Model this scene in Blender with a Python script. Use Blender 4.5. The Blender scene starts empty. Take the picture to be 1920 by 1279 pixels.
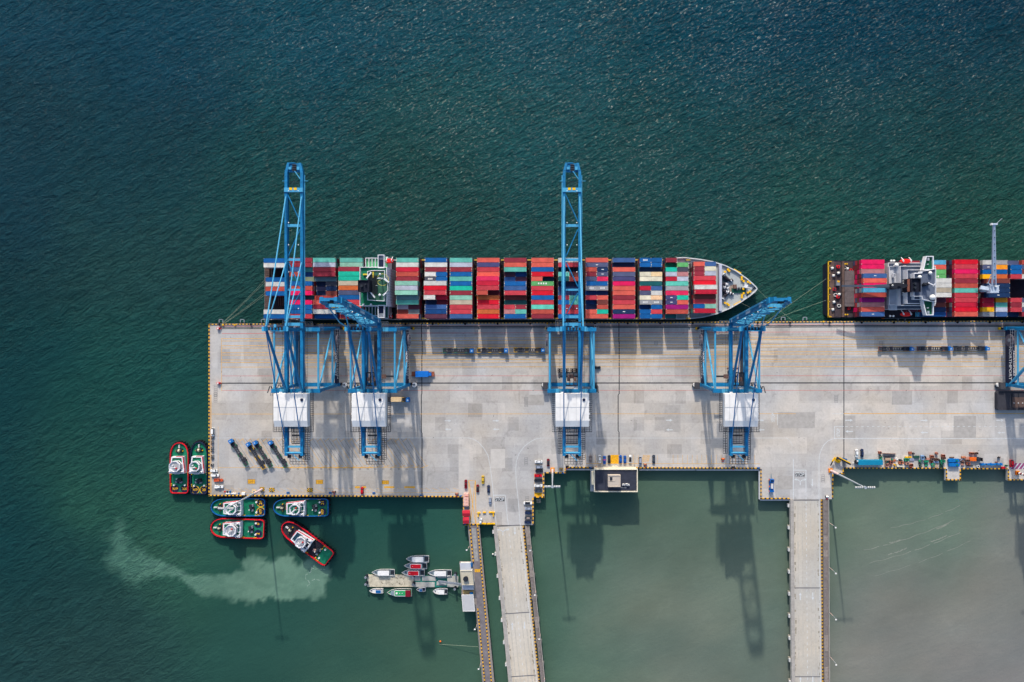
import bpy, math, random
import numpy as np
from mathutils import Vector, Matrix
random.seed(7); np.random.seed(7)
SC = bpy.context.scene; COL = SC.collection
# ---------------- camera: hovering 385 m above the quay, looking straight down ----------------
H, F, NX, NY = 385.0, 1290.0, 1038.0, 626.0
cam_d = bpy.data.cameras.new('camera'); cam = bpy.data.objects.new('camera', cam_d); COL.objects.link(cam)
cam.location = (0, 0, H); cam_d.sensor_width = 36; cam_d.lens = F/1920*36
cam_d.shift_x = (960-NX)/1920; cam_d.shift_y = (NY-639.5)/1920
cam_d.clip_start = 1; cam_d.clip_end = 20000; SC.camera = cam
# ---------------- world, sun, exposure ----------------
SUN = Vector((-0.11, 1.0, 0.55)).normalized()
elev = math.asin(SUN.z)
w = bpy.data.worlds.new('World'); SC.world = w; w.use_nodes = True
nt = w.node_tree; bg = nt.nodes['Background']; sky = nt.nodes.new('ShaderNodeTexSky')
sky.sky_type = 'NISHITA'; sky.sun_disc = False; sky.sun_elevation = elev
sky.sun_rotation = math.atan2(SUN.x, SUN.y); sky.dust_density = 2.5; sky.altitude = 50
nt.links.new(sky.outputs[0], bg.inputs[0]); bg.inputs[1].default_value = 0.15
sd = bpy.data.lights.new('sun', 'SUN'); so = bpy.data.objects.new('sun', sd); COL.objects.link(so)
sd.energy = 2.95; sd.angle = math.radians(0.9); sd.color = (1.0, 0.90, 0.78)
so.rotation_euler = (-SUN).to_track_quat('-Z', 'Y').to_euler(); so.location = (0, 0, 300)
SC.view_settings.view_transform = 'Standard'; SC.view_settings.look = 'None'
SC.view_settings.gamma = 1; SC.view_settings.exposure = 0.65
SC.render.resolution_x = 1024; SC.render.resolution_y = 682

# ---------------- helpers ----------------
DZ = 0.0
def S(z): return F/(H-(z-DZ))
def W(px, py, z=0.0): s = S(z); return ((px-NX)/s, (NY-py)/s)
def W3(px, py, z=0.0): a = W(px, py, z); return Vector((a[0], a[1], z))
def lin(c): c /= 255.0; return c/12.92 if c <= .04045 else ((c+.055)/1.055)**2.4
K = (1.28, 1.24, 1.22)
def alb(rgb): return tuple(min(.85, lin(c)/k) for c, k in zip(rgb, K))
MATS = {}
def mat(name, rgb, rough=.6, metal=0., var=.18, scale=.6, rnd=.0, spot=0., raw=False):
    if name in MATS: return MATS[name]
    m = bpy.data.materials.new(name); MATS[name] = m; m.use_nodes = True
    n = m.node_tree.nodes; L = m.node_tree.links; b = n['Principled BSDF']
    c = rgb if raw else alb(rgb)
    b.inputs['Roughness'].default_value = min(.95, rough+.1); b.inputs['Specular IOR Level'].default_value = .22 if metal == 0 and rough > .2 else .5; b.inputs['Metallic'].default_value = metal
    tc = n.new('ShaderNodeNewGeometry'); no = n.new('ShaderNodeTexNoise')
    no.inputs['Scale'].default_value = scale; no.inputs['Detail'].default_value = 5; no.inputs['Roughness'].default_value = .65
    L.new(tc.outputs['Position'], no.inputs['Vector'])
    mr = n.new('ShaderNodeMapRange'); mr.inputs[1].default_value = .3; mr.inputs[2].default_value = .7
    mr.inputs[3].default_value = 1-var; mr.inputs[4].default_value = 1+var*.6
    L.new(no.outputs['Fac'], mr.inputs[0])
    last = mr.outputs[0]
    if rnd:
        oi = n.new('ShaderNodeObjectInfo'); m2 = n.new('ShaderNodeMapRange')
        m2.inputs[3].default_value = 1-rnd; m2.inputs[4].default_value = 1+rnd
        L.new(oi.outputs['Random'], m2.inputs[0]); mm = n.new('ShaderNodeMath'); mm.operation = 'MULTIPLY'
        L.new(last, mm.inputs[0]); L.new(m2.outputs[0], mm.inputs[1]); last = mm.outputs[0]
    vm = n.new('ShaderNodeVectorMath'); vm.operation = 'SCALE'; vm.inputs[0].default_value = c
    L.new(last, vm.inputs['Scale']); out = vm.outputs[0]
    if spot:
        n2 = n.new('ShaderNodeTexNoise'); n2.inputs['Scale'].default_value = 1.1; n2.inputs['Detail'].default_value = 4
        L.new(tc.outputs['Position'], n2.inputs['Vector'])
        r2 = n.new('ShaderNodeMapRange'); r2.inputs[1].default_value = .66; r2.inputs[2].default_value = .74
        r2.inputs[4].default_value = spot
        L.new(n2.outputs['Fac'], r2.inputs[0])
        mx = n.new('ShaderNodeMix'); mx.data_type = 'RGBA'; L.new(r2.outputs[0], mx.inputs['Factor'])
        L.new(out, mx.inputs['A']); mx.inputs['B'].default_value = (.07, .035, .02, 1); out = mx.outputs['Result']
    L.new(out, b.inputs['Base Color'])
    return m
class MB:
    def __init__(s): s.v = []; s.f = []; s.m = []
    def add(s, v, f, mi=0):
        o = len(s.v); s.v += [tuple(p) for p in v]; s.f += [tuple(i+o for i in q) for q in f]; s.m += [mi]*len(f)
    def box(s, x0, x1, y0, y1, z0, z1, mi=0):
        s.add([(x0,y0,z0),(x1,y0,z0),(x1,y1,z0),(x0,y1,z0),(x0,y0,z1),(x1,y0,z1),(x1,y1,z1),(x0,y1,z1)],
              [(0,3,2,1),(4,5,6,7),(0,1,5,4),(1,2,6,5),(2,3,7,6),(3,0,4,7)], mi)
    def ob(s, cx, cy, z0, z1, lx, ly, rz=0, mi=0):
        c, n = math.cos(rz), math.sin(rz); p = []
        for z in (z0, z1):
            for a, b in ((-1,-1),(1,-1),(1,1),(-1,1)):
                x, y = a*lx/2, b*ly/2; p.append((cx+x*c-y*n, cy+x*n+y*c, z))
        s.add(p, [(0,3,2,1),(4,5,6,7),(0,1,5,4),(1,2,6,5),(2,3,7,6),(3,0,4,7)], mi)
    def beam(s, p0, p1, w=.4, h=None, mi=0, up=None):
        p0 = Vector(p0); p1 = Vector(p1); h = h or w; d = (p1-p0)
        if d.length < 1e-6: return
        d.normalize(); u = Vector(up) if up else (Vector((0,0,1)) if abs(d.z) < .95 else Vector((0,1,0)))
        a = d.cross(u).normalized(); b = a.cross(d)
        v = [p+a*i*w/2+b*j*h/2 for p in (p0, p1) for i, j in ((-1,-1),(1,-1),(1,1),(-1,1))]
        s.add(v, [(0,1,2,3),(7,6,5,4),(0,4,5,1),(1,5,6,2),(2,6,7,3),(3,7,4,0)], mi)
    def tube(s, p0, p1, r, mi=0, n=8, r1=None):
        p0 = Vector(p0); p1 = Vector(p1); r1 = r if r1 is None else r1; d = (p1-p0).normalized()
        u = Vector((0,0,1)) if abs(d.z) < .95 else Vector((0,1,0)); a = d.cross(u).normalized(); b = a.cross(d)
        v = []
        for p, q in ((p0, r), (p1, r1)):
            for k in range(n):
                t = 2*math.pi*k/n; v.append(p+a*math.cos(t)*q+b*math.sin(t)*q)
        f = [(k, (k+1) % n, n+(k+1) % n, n+k) for k in range(n)]+[tuple(range(n))[::-1], tuple(range(n, 2*n))]
        s.add(v, f, mi)
    def cyl(s, x, y, z0, z1, r, mi=0, n=14, r1=None): s.tube((x,y,z0), (x,y,z1), r, mi, n, r1)
    def prism(s, pts, z0, z1, mi=0, bot=None, side=None):
        n = len(pts); bot = bot or pts; zt = z1 if callable(z1) else (lambda x, y: z1)
        area = sum(pts[i][0]*pts[(i+1) % n][1]-pts[(i+1) % n][0]*pts[i][1] for i in range(n))
        if area < 0: pts = pts[::-1]; bot = bot[::-1]
        v = [(x, y, z0) for x, y in bot]+[(x, y, zt(x, y)) for x, y in pts]
        s.add(v, [tuple(range(n, 2*n)), tuple(range(n))[::-1]], mi)
        s.add(v, [(k, (k+1) % n, n+(k+1) % n, n+k) for k in range(n)], mi if side is None else side)
    def rim(s, pts, wd, z0, z1, mi=0, closed=True):
        n = len(pts)
        ar = sum(pts[i][0]*pts[(i+1) % n][1]-pts[(i+1) % n][0]*pts[i][1] for i in range(n))
        sg = 1 if ar > 0 else -1
        inn = []
        for i in range(n):
            a = Vector(pts[i-1] if (i or closed) else pts[0]); b = Vector(pts[i]); c = Vector(pts[(i+1) % n] if (i < n-1 or closed) else pts[-1])
            d1 = (b-a); d2 = (c-b)
            if d1.length < 1e-6: d1 = d2
            if d2.length < 1e-6: d2 = d1
            d1.normalize(); d2.normalize()
            n1 = Vector((-d1.y, d1.x))*sg; n2 = Vector((-d2.y, d2.x))*sg; m = n1+n2
            if m.length < .2: m = n1
            m.normalize(); k = max(.5, m.dot(n1)); inn.append(b+m*(wd/k))
        for i in range(n if closed else n-1):
            j = (i+1) % n; a, b, c, d = Vector(pts[i]), Vector(pts[j]), inn[j], inn[i]
            v = [(p.x, p.y, z) for z in (z0, z1) for p in (a, b, c, d)]
            f = [(4,5,6,7),(0,3,2,1),(0,1,5,4),(2,3,7,6)] if sg > 0 else [(7,6,5,4),(1,2,3,0),(4,5,1,0),(6,7,3,2)]
            s.add(v, f, mi)
    def ribbon(s, pts, wd, z, mi=0):
        P = [Vector(p[:2]) for p in pts]; L = []; R = []
        for i, p in enumerate(P):
            d = (P[min(i+1, len(P)-1)]-P[max(i-1, 0)]).normalized(); nn = Vector((-d.y, d.x))*wd/2
            L.append(p+nn); R.append(p-nn)
        for i in range(len(P)-1):
            s.add([(R[i].x,R[i].y,z),(R[i+1].x,R[i+1].y,z),(L[i+1].x,L[i+1].y,z),(L[i].x,L[i].y,z)], [(0,1,2,3)], mi)
    def rect(s, x0, x1, y0, y1, z, mi=0): s.add([(x0,y0,z),(x1,y0,z),(x1,y1,z),(x0,y1,z)], [(0,1,2,3)], mi)
    def grid(s, x0, x1, y0, y1, z, nx, ny, t=.12, mi=0):
        for i in range(nx+1):
            x = x0+(x1-x0)*i/nx; s.box(x-t/2, x+t/2, y0, y1, z-t/2, z+t/2, mi)
        for j in range(ny+1):
            y = y0+(y1-y0)*j/ny; s.box(x0, x1, y-t/2, y+t/2, z-t*.7, z+t*.7, mi)
    def sphere(s, c, r, mi=0, n=10, k=6, sz=1.):
        v = []; f = []
        for i in range(k+1):
            a = math.pi*i/k-math.pi/2
            for j in range(n):
                t = 2*math.pi*j/n; v.append((c[0]+r*math.cos(a)*math.cos(t), c[1]+r*math.cos(a)*math.sin(t), c[2]+r*sz*math.sin(a)))
        for i in range(k):
            for j in range(n): f.append((i*n+j, i*n+(j+1) % n, (i+1)*n+(j+1) % n, (i+1)*n+j))
        s.add(v, f, mi)
    def xf(s, M): s.v = [tuple(M @ Vector(p)) for p in s.v]; return s
    def merge(s, o):
        k = len(s.v); s.v += o.v; s.f += [tuple(i+k for i in q) for q in o.f]; s.m += o.m
    def mesh(s, name):
        me = bpy.data.meshes.new(name); me.from_pydata(s.v, [], s.f); me.polygons.foreach_set('material_index', s.m); me.update(); return me
CACHE = {}
def obj(name, mb, mats, parent=None, key=None, loc=None, rz=0):
    if key and key in CACHE: me = CACHE[key]
    else:
        if callable(mb): mb = mb()
        me = mb.mesh(name)
        if key: CACHE[key] = me
    mats = mats if isinstance(mats, (list, tuple)) else [mats]
    while len(me.materials) < len(mats): me.materials.append(mats[len(me.materials)])
    o = bpy.data.objects.new(name, me); COL.objects.link(o)
    for i, m in enumerate(mats):
        if me.materials[i] != m: o.material_slots[i].link = 'OBJECT'; o.material_slots[i].material = m
    if parent: o.parent = parent
    if loc: o.location = loc
    if rz: o.rotation_euler.z = rz
    return o
def tag(o, label=None, cat=None, group=None, kind=None):
    if label: o['label'] = label
    if cat: o['category'] = cat
    if group: o['group'] = group
    if kind: o['kind'] = kind
    return o
def thing(name, label, cat, loc=(0,0,0), rz=0, group=None):
    o = bpy.data.objects.new(name, None); COL.objects.link(o); o.location = loc; o.rotation_euler.z = rz
    o.empty_display_size = .5
    return tag(o, label, cat, group)
def struct(name, mb, mats, label=None): return tag(obj(name, mb, mats), label, None, None, 'structure')
def text_mb(s, size, spacing=1.0):
    cu = bpy.data.curves.new('lettering', 'FONT'); cu.body = s; cu.size = size; cu.align_x = 'CENTER'; cu.align_y = 'CENTER'
    cu.offset = size*.02; cu.resolution_u = 2; cu.space_character = spacing
    o = bpy.data.objects.new('lettering', cu); me = bpy.data.meshes.new_from_object(o)
    mb = MB(); mb.add([tuple(v.co) for v in me.vertices], [tuple(p.vertices) for p in me.polygons])
    bpy.data.objects.remove(o); bpy.data.meshes.remove(me); return mb
def text(name, s, size, m, parent, loc, rx=0, rz=0, sx=1., ry=0):
    mb = text_mb(s, size); M = Matrix.Rotation(rz, 4, 'Z') @ Matrix.Rotation(ry, 4, 'Y') @ Matrix.Rotation(rx, 4, 'X') @ Matrix.Diagonal((sx, 1, 1, 1))
    mb.xf(Matrix.Translation(loc) @ M); return obj(name, mb, m, parent)
ORD = ['first','second','third','fourth','fifth','sixth','seventh','eighth','ninth','tenth','eleventh','twelfth','thirteenth','fourteenth','fifteenth','sixteenth','seventeenth','eighteenth','nineteenth','twentieth']
R = math.radians

# common materials
BLUE = mat('crane_blue_paint', (12,118,170), .5, 0, .3, .35)
BLUE_L = mat('crane_pale_blue_paint', (72,160,202), .45, 0, .12, .3)
DARK = mat('dark_steel', (42,48,58), .6, 0, .3, .5)
STEEL = mat('grey_steel', (128,134,145), .5, 0, .2, .6)
LSTEEL = mat('galvanised_steel', (158,166,176), .45, 0, .15, .6)
WHITE = mat('white_paint', (236,234,232), .5, 0, .07, .3)
OFFW = mat('weathered_white_paint', (215,212,210), .6, 0, .22, .7)
YEL = mat('yellow_paint', (248,190,10), .5, 0, .12, .8)
BLACK = mat('black_rubber', (24,26,34), .8, 0, .3, .8)
RED = mat('red_paint', (214,22,40), .5, 0, .12, .4)
ORANGE = mat('orange_paint', (240,110,30), .5, 0, .15, .8)
GLASS = mat('tinted_glass', (26,34,46), .08, 0, .05, .5)
GREEN = mat('green_deck_paint', (14,122,90), .6, 0, .38, .5)
DGREEN = mat('dark_green_deck_paint', (22,84,72), .6, 0, .25, .4)
NAVY = mat('navy_paint', (22,34,66), .55, 0, .25, .6)
BOATBLUE = mat('blue_boat_paint', (15,95,160), .5, 0, .2, .5)
RUST = mat('rusty_steel', (160,95,75), .85, 0, .4, 1.2)
BROWN = mat('brown_steel', (120,92,84), .8, 0, .35, .9)
PINK = mat('faded_pink_paint', (214,168,158), .7, 0, .2, 1.)
CONC = mat('kerb_concrete', (176,166,158), .85, 0, .25, .8)
ROPE = mat('mooring_rope', (150,160,140), .9, 0, .2, 2.)
# ================= SETTING: water =================
WZ = -4.0
CP = [(0,0,25,66,81),(0,300,28,64,74),(0,640,28,62,66),(0,1000,27,62,66),(0,1279,38,66,68),(300,50,24,67,83),(600,50,24,73,88),(960,30,26,74,87),
(1300,30,18,67,83),(1600,30,14,61,80),(1920,20,14,56,75),(300,300,28,66,74),(600,250,30,76,80),(960,230,34,84,86),(1300,250,32,78,80),(1600,250,30,72,76),
(1900,230,28,70,74),(300,550,38,75,74),(500,420,34,78,74),(800,420,34,74,70),(1250,420,34,76,72),(1600,420,36,84,74),(1900,400,38,84,72),(200,850,33,67,66),
(300,700,32,74,70),(290,930,46,92,76),(100,1100,32,63,64),(200,1250,43,70,69),(500,1230,43,75,69),(350,1000,56,92,76),(450,1010,40,78,70),(700,980,41,83,75),(750,1180,70,97,80),
(850,1240,84,106,90),(700,1250,67,90,76),(650,1100,42,79,73),(910,1100,44,88,76),(940,1200,56,96,82),(600,1180,45,81,72),(1020,1000,76,108,92),(1250,960,90,108,94),(1250,905,66,100,86),(1090,925,42,84,74),  # last point puts the crane shadow's dark tone into the water colour
(1130,1130,104,118,105),(1100,1200,106,117,106),(1300,1200,114,120,110),(1400,1060,108,120,108),(1020,1130,74,104,90),(1040,1270,88,114,98),(1465,1010,84,108,96),(1465,1200,96,114,104),
(1230,1080,110,118,108),(1650,950,104,124,110),(1750,1100,124,126,118),(1700,1200,126,126,123),(1900,1080,122,124,119),(1600,1250,122,124,117),(1900,1250,124,124,124),(1700,910,96,118,104),(1330,960,96,113,99)]
def vnoise(x, y, seed, k):
    rs = np.random.RandomState(seed); g = rs.rand(64, 64)
    x = x*k+seed*3.1; y = y*k+seed*1.7; xi = np.floor(x).astype(int); yi = np.floor(y).astype(int)
    fx = x-xi; fy = y-yi; fx = fx*fx*(3-2*fx); fy = fy*fy*(3-2*fy)
    a = g[xi % 64, yi % 64]; b = g[(xi+1) % 64, yi % 64]; c = g[xi % 64, (yi+1) % 64]; d = g[(xi+1) % 64, (yi+1) % 64]
    return (a*(1-fx)+b*fx)*(1-fy)+(c*(1-fx)+d*fx)*fy
def fbm(x, y, seed, k, o=4): return sum(vnoise(x, y, seed+i, k*2**i)*.5**i for i in range(o))/(2-.5**(o-1))
linv = np.vectorize(lin)
def make_water():
    st = 1.4
    fx0, fy0 = W(-40, 1320, WZ); fx1, fy1 = W(1960, -40, WZ)
    xs = np.concatenate([[-9000,-3000,-900], np.arange(fx0, fx1, st), [900,3000,9000]])
    ys = np.concatenate([[-9000,-3000,-900], np.arange(fy0, fy1, st), [900,3000,9000]])
    X, Y = np.meshgrid(xs, ys); px = NX+X*S(WZ); py = NY-Y*S(WZ)
    qx = np.clip(px, -30, 1950); qy = np.clip(py, -30, 1310)
    wx = qx+(fbm(qx, qy, 11, 1/150)-.5)*160; wy = qy+(fbm(qx, qy, 21, 1/150)-.5)*120
    acc = np.zeros(X.shape+(3,)); ws = np.zeros(X.shape)
    for a, b, r, g, bl in CP:
        d2 = (wx-a)**2+(wy-b)**2; wt = np.exp(-d2/(2*95.**2))+1e-3/(1+d2/90000.)
        acc += wt[..., None]*np.array([lin(r), lin(g), lin(bl)]); ws += wt
    c = acc/ws[..., None]
    # sediment plume stirred up by the tug
    ox = px+(fbm(px, py, 31, 1/30)-.5)*34+(fbm(px, py, 61, 1/9, 4)-.5)*20; oy = py+(fbm(px, py, 41, 1/30)-.5)*30+(fbm(px, py, 71, 1/9, 4)-.5)*20
    pl = [(228,975,8),(222,1010,20),(234,1050,26),(262,1066,22),(300,1070,15),(330,1077,13),(360,1090,14),(400,1101,18),(440,1102,27),(475,1096,33),(505,1094,34),(540,1090,37),(580,1088,36),(592,1076,30)]
    sd_ = np.full(X.shape, 1e9); wr = np.zeros(X.shape)
    for i in range(len(pl)-1):
        a, b = pl[i], pl[i+1]; dx, dy = b[0]-a[0], b[1]-a[1]; t = np.clip(((ox-a[0])*dx+(oy-a[1])*dy)/(dx*dx+dy*dy), 0, 1)
        d = np.hypot(ox-a[0]-t*dx, oy-a[1]-t*dy)-(a[2]+t*(b[2]-a[2])); sd_ = np.minimum(sd_, d)
    for a in ((476,1056,18),(540,1060,18),(580,1064,22)):
        sd_ = np.minimum(sd_, np.hypot(ox-a[0], oy-a[1])-a[2])
    m = np.clip(.5-sd_/np.where(ox < 290, 22, 9), 0, 1); rt = np.clip((ox-250)/230, 0, 1)
    fr = .78+.22*rt; stn = (m*fr*(.55+.7*fbm(ox*.8, oy*1.3, 51, 1/14, 5)))[..., None]
    pc = (1-rt)[..., None]*np.array([lin(80), lin(120), lin(106)])+rt[..., None]*np.array([lin(106), lin(138), lin(120)])
    c = c*(1-np.clip(stn, 0, 1))+pc*np.clip(stn, 0, 1)
    halo = (np.clip(1-np.abs(sd_-14)/26, 0, 1)*.30*np.clip((1060-oy)/60, 0, 1)*np.clip((ox-250)/60, 0, 1))[..., None]
    c = c*(1-halo)+np.array([lin(84), lin(98), lin(76)])*halo
    # streaky swirls in the murky basin
    basin = np.clip((px-960)/60, 0, 1)*np.clip((py-860)/30, 0, 1)
    sw = np.abs(fbm(px+py*.9, py*2.2-px*.5, 81, 1/170, 4)-.5)*2
    c = c*(1+(basin*(np.clip(1-sw/.05, 0, 1)*.05+(fbm(px*.7, py, 91, 1/60)-.5)*.16))[..., None])
    hb = (basin*(fbm(px*.8+py*.4, py*1.5, 101, 1/120, 4)-.5))[..., None]; c = c*(1+hb*np.array([.38,.20,.12]))*(1+basin[..., None]*np.array([.0,.0,-.02]))
    sea = np.clip((610-py)/60, 0, 1)*np.clip((py+40)/260, 0, 1); c = c*(1+sea[..., None]*np.array([.06,-.085,-.05]))
    c = np.maximum(c-.0045, c*.12)/np.array(K)*.97
    nx, ny = len(xs), len(ys)
    me = bpy.data.meshes.new('water'); vs = np.stack([X, Y, np.full(X.shape, WZ)], -1).reshape(-1, 3)
    i = (np.arange(ny-1)[:, None]*nx+np.arange(nx-1)[None, :]).ravel()
    fs = np.stack([i, i+1, i+nx+1, i+nx], 1)
    me.vertices.add(len(vs)); me.vertices.foreach_set('co', vs.ravel())
    me.loops.add(fs.size); me.loops.foreach_set('vertex_index', fs.ravel())
    me.polygons.add(len(fs)); me.polygons.foreach_set('loop_start', np.arange(0, fs.size, 4)); me.polygons.foreach_set('loop_total', np.full(len(fs), 4))
    me.update(calc_edges=True)
    ca = me.color_attributes.new('turbidity_and_shade', 'FLOAT_COLOR', 'POINT')
    ca.data.foreach_set('color', np.concatenate([c.reshape(-1, 3), np.ones((len(vs), 1))], 1).ravel())
    m = bpy.data.materials.new('sea_water'); m.use_nodes = True; n = m.node_tree.nodes; L = m.node_tree.links; b = n['Principled BSDF']
    at = n.new('ShaderNodeAttribute'); at.attribute_name = 'turbidity_and_shade'
    g = n.new('ShaderNodeNewGeometry')
    def noise(sx, sy, rot, scale, det=4, rough=.6, dist=0.):
        m0 = n.new('ShaderNodeMapping'); m0.inputs['Rotation'].default_value = (0, 0, rot); L.new(g.outputs['Position'], m0.inputs['Vector'])
        mp = n.new('ShaderNodeMapping'); mp.inputs['Scale'].default_value = (sx, sy, 1)
        L.new(m0.outputs[0], mp.inputs['Vector']); t = n.new('ShaderNodeTexNoise'); t.inputs['Scale'].default_value = scale
        t.inputs['Detail'].default_value = det; t.inputs['Roughness'].default_value = rough; t.inputs['Distortion'].default_value = dist
        L.new(mp.outputs[0], t.inputs['Vector']); return t.outputs['Fac']
    # the harbour side is calm, the open side is choppy: mask by world Y and X
    sep = n.new('ShaderNodeSeparateXYZ'); L.new(g.outputs['Position'], sep.inputs[0])
    def mrange(src, a, b2, c0, c1, smooth=True):
        r = n.new('ShaderNodeMapRange'); r.inputs[1].default_value = a; r.inputs[2].default_value = b2; r.inputs[3].default_value = c0; r.inputs[4].default_value = c1
        L.new(src, r.inputs[0]); return r.outputs[0]
    def mth(op, a, b2):
        q = n.new('ShaderNodeMath'); q.operation = op
        for k, v in enumerate((a, b2)):
            if hasattr(v, 'links'): L.new(v, q.inputs[k])
            else: q.inputs[k].default_value = v
        return q.outputs[0]
    calm = mth('MAXIMUM', mrange(sep.outputs['Y'], -70, 10, 0, 1), mrange(sep.outputs['X'], -180, -240, 0, .7))
    w1 = noise(1, 2.2, R(-30), .13, 6, .66, .4); w2 = noise(1, 1.9, R(-36), .42, 4, .65, .3)
    wf = noise(1, 2.2, R(-32), .5, 4, .65, .5); fleck = mrange(wf, .53, .73, 0, 1)
    wc = noise(1, 1, 0, .03, 3, .6); zone = mth('MULTIPLY', mrange(sep.outputs['X'], -230, -60, .12, 1), mth('MULTIPLY', mrange(sep.outputs['Y'], 20, 130, .2, 1), mrange(sep.outputs['X'], 90, 240, 1, .45))); glit = mth('MULTIPLY', mth('MULTIPLY', fleck, mrange(wc, .38, .6, .25, 1)), zone)
    h = mth('ADD', mth('ADD', mth('MULTIPLY', w1, 1.25), mth('MULTIPLY', w2, .42)), mth('MULTIPLY', glit, .10))
    big = noise(1, 1.6, R(-20), .014, 4, .6)
    patch = mrange(big, .35, .65, .6, 1.2)
    amp = mth('MULTIPLY', mth('ADD', mth('MULTIPLY', calm, .9), .08), patch)
    bp = n.new('ShaderNodeBump'); bp.inputs['Distance'].default_value = 3.2
    L.new(amp, bp.inputs['Strength']); L.new(h, bp.inputs['Height']); L.new(bp.outputs[0], b.inputs['Normal'])
    tone = mth('ADD', mth('MULTIPLY', mth('SUBTRACT', w1, .5), mth('MULTIPLY', amp, 1.15)), 1.0)  # paler crests, darker troughs: wave shading put into the base colour
    tone = mth('ADD', tone, mth('MULTIPLY', mth('SUBTRACT', big, .5), .5))
    tone = mth('ADD', tone, mth('MULTIPLY', mth('SUBTRACT', noise(1,1,0,.9,3,.8), .5), .17))
    vm = n.new('ShaderNodeVectorMath'); vm.operation = 'SCALE'; L.new(at.outputs['Color'], vm.inputs[0]); L.new(tone, vm.inputs['Scale'])
    L.new(vm.outputs[0], b.inputs['Base Color']); b.inputs['IOR'].default_value = 1.45
    sl = mth('ADD', mth('MULTIPLY', mth('MULTIPLY', mrange(mth('MULTIPLY', fleck, mrange(wc, .38, .6, .6, 1)), .12, .35, 0, 1), mth('MULTIPLY', calm, zone)), .97), .016); L.new(sl, b.inputs['Specular IOR Level'])
    b.inputs['Roughness'].default_value = .17
    me.materials.append(m); o = bpy.data.objects.new('water', me); COL.objects.link(o); tag(o, kind='structure')
make_water()
fm = MB()
FO = [[(590,1060),(585,1064),(583,1072),(574,1078),(573,1086),(580,1090),(590,1086),(600,1088)],[(583,1064),(590,1067),(596,1066),(602,1068),(610,1068)],[(578,1090),(582,1094),(576,1100)],[(606,1056),(604,1062)],[(614,1058),(618,1054)]]
for P in FO:
    Q = []
    for i in range(len(P)-1):
        for k in range(4):
            t = k/4; Q.append(W(P[i][0]*(1-t)+P[i+1][0]*t+random.uniform(-.9,.9), P[i][1]*(1-t)+P[i+1][1]*t+random.uniform(-.9,.9), WZ))
    Q.append(W(*P[-1], WZ)); 
    for k in range(len(Q)-1):
        if random.random() < .8: fm.ribbon(Q[k:k+2], random.uniform(.15,.42), WZ+.02+.001*k)
tag(obj('foam', fm, mat('foam', (150,172,158), .9, 0, .3, .8)), 'white foam streaks on the muddy plume behind the turning tug', 'foam', kind='stuff')
wl = MB()
for x0,y0,x1,y1,wd in ((1620,1032,1790,975,.30),(1668,1018,1690,1012,.75),(1756,992,1778,981,.75),(1630,1056,1800,998,.3),(1665,1040,1700,1028,.6),(1745,1016,1775,1004,.55),(1640,1080,1820,1014,.22),(1670,990,1800,948,.22)):
    Q = []
    for k in range(25):
        t = k/24; Q.append(W(x0+(x1-x0)*t, y0+(y1-y0)*t+5*math.sin(t*3.1)*(1 if wd < .5 else .2)+math.sin(k*1.3+x0)*.8, WZ))
    
    for k in range(24):
        if random.random() < .9: wl.ribbon(Q[k:k+2], wd*random.uniform(.6,1.3), WZ+.012+.0005*k)
tag(obj('wavelets', wl, mat('wavelet_crest', (136,141,129), .6, 0, .2, .5)), 'thin pale wavelet crests on the murky water beside the right bridge', 'waves', kind='stuff')

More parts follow.
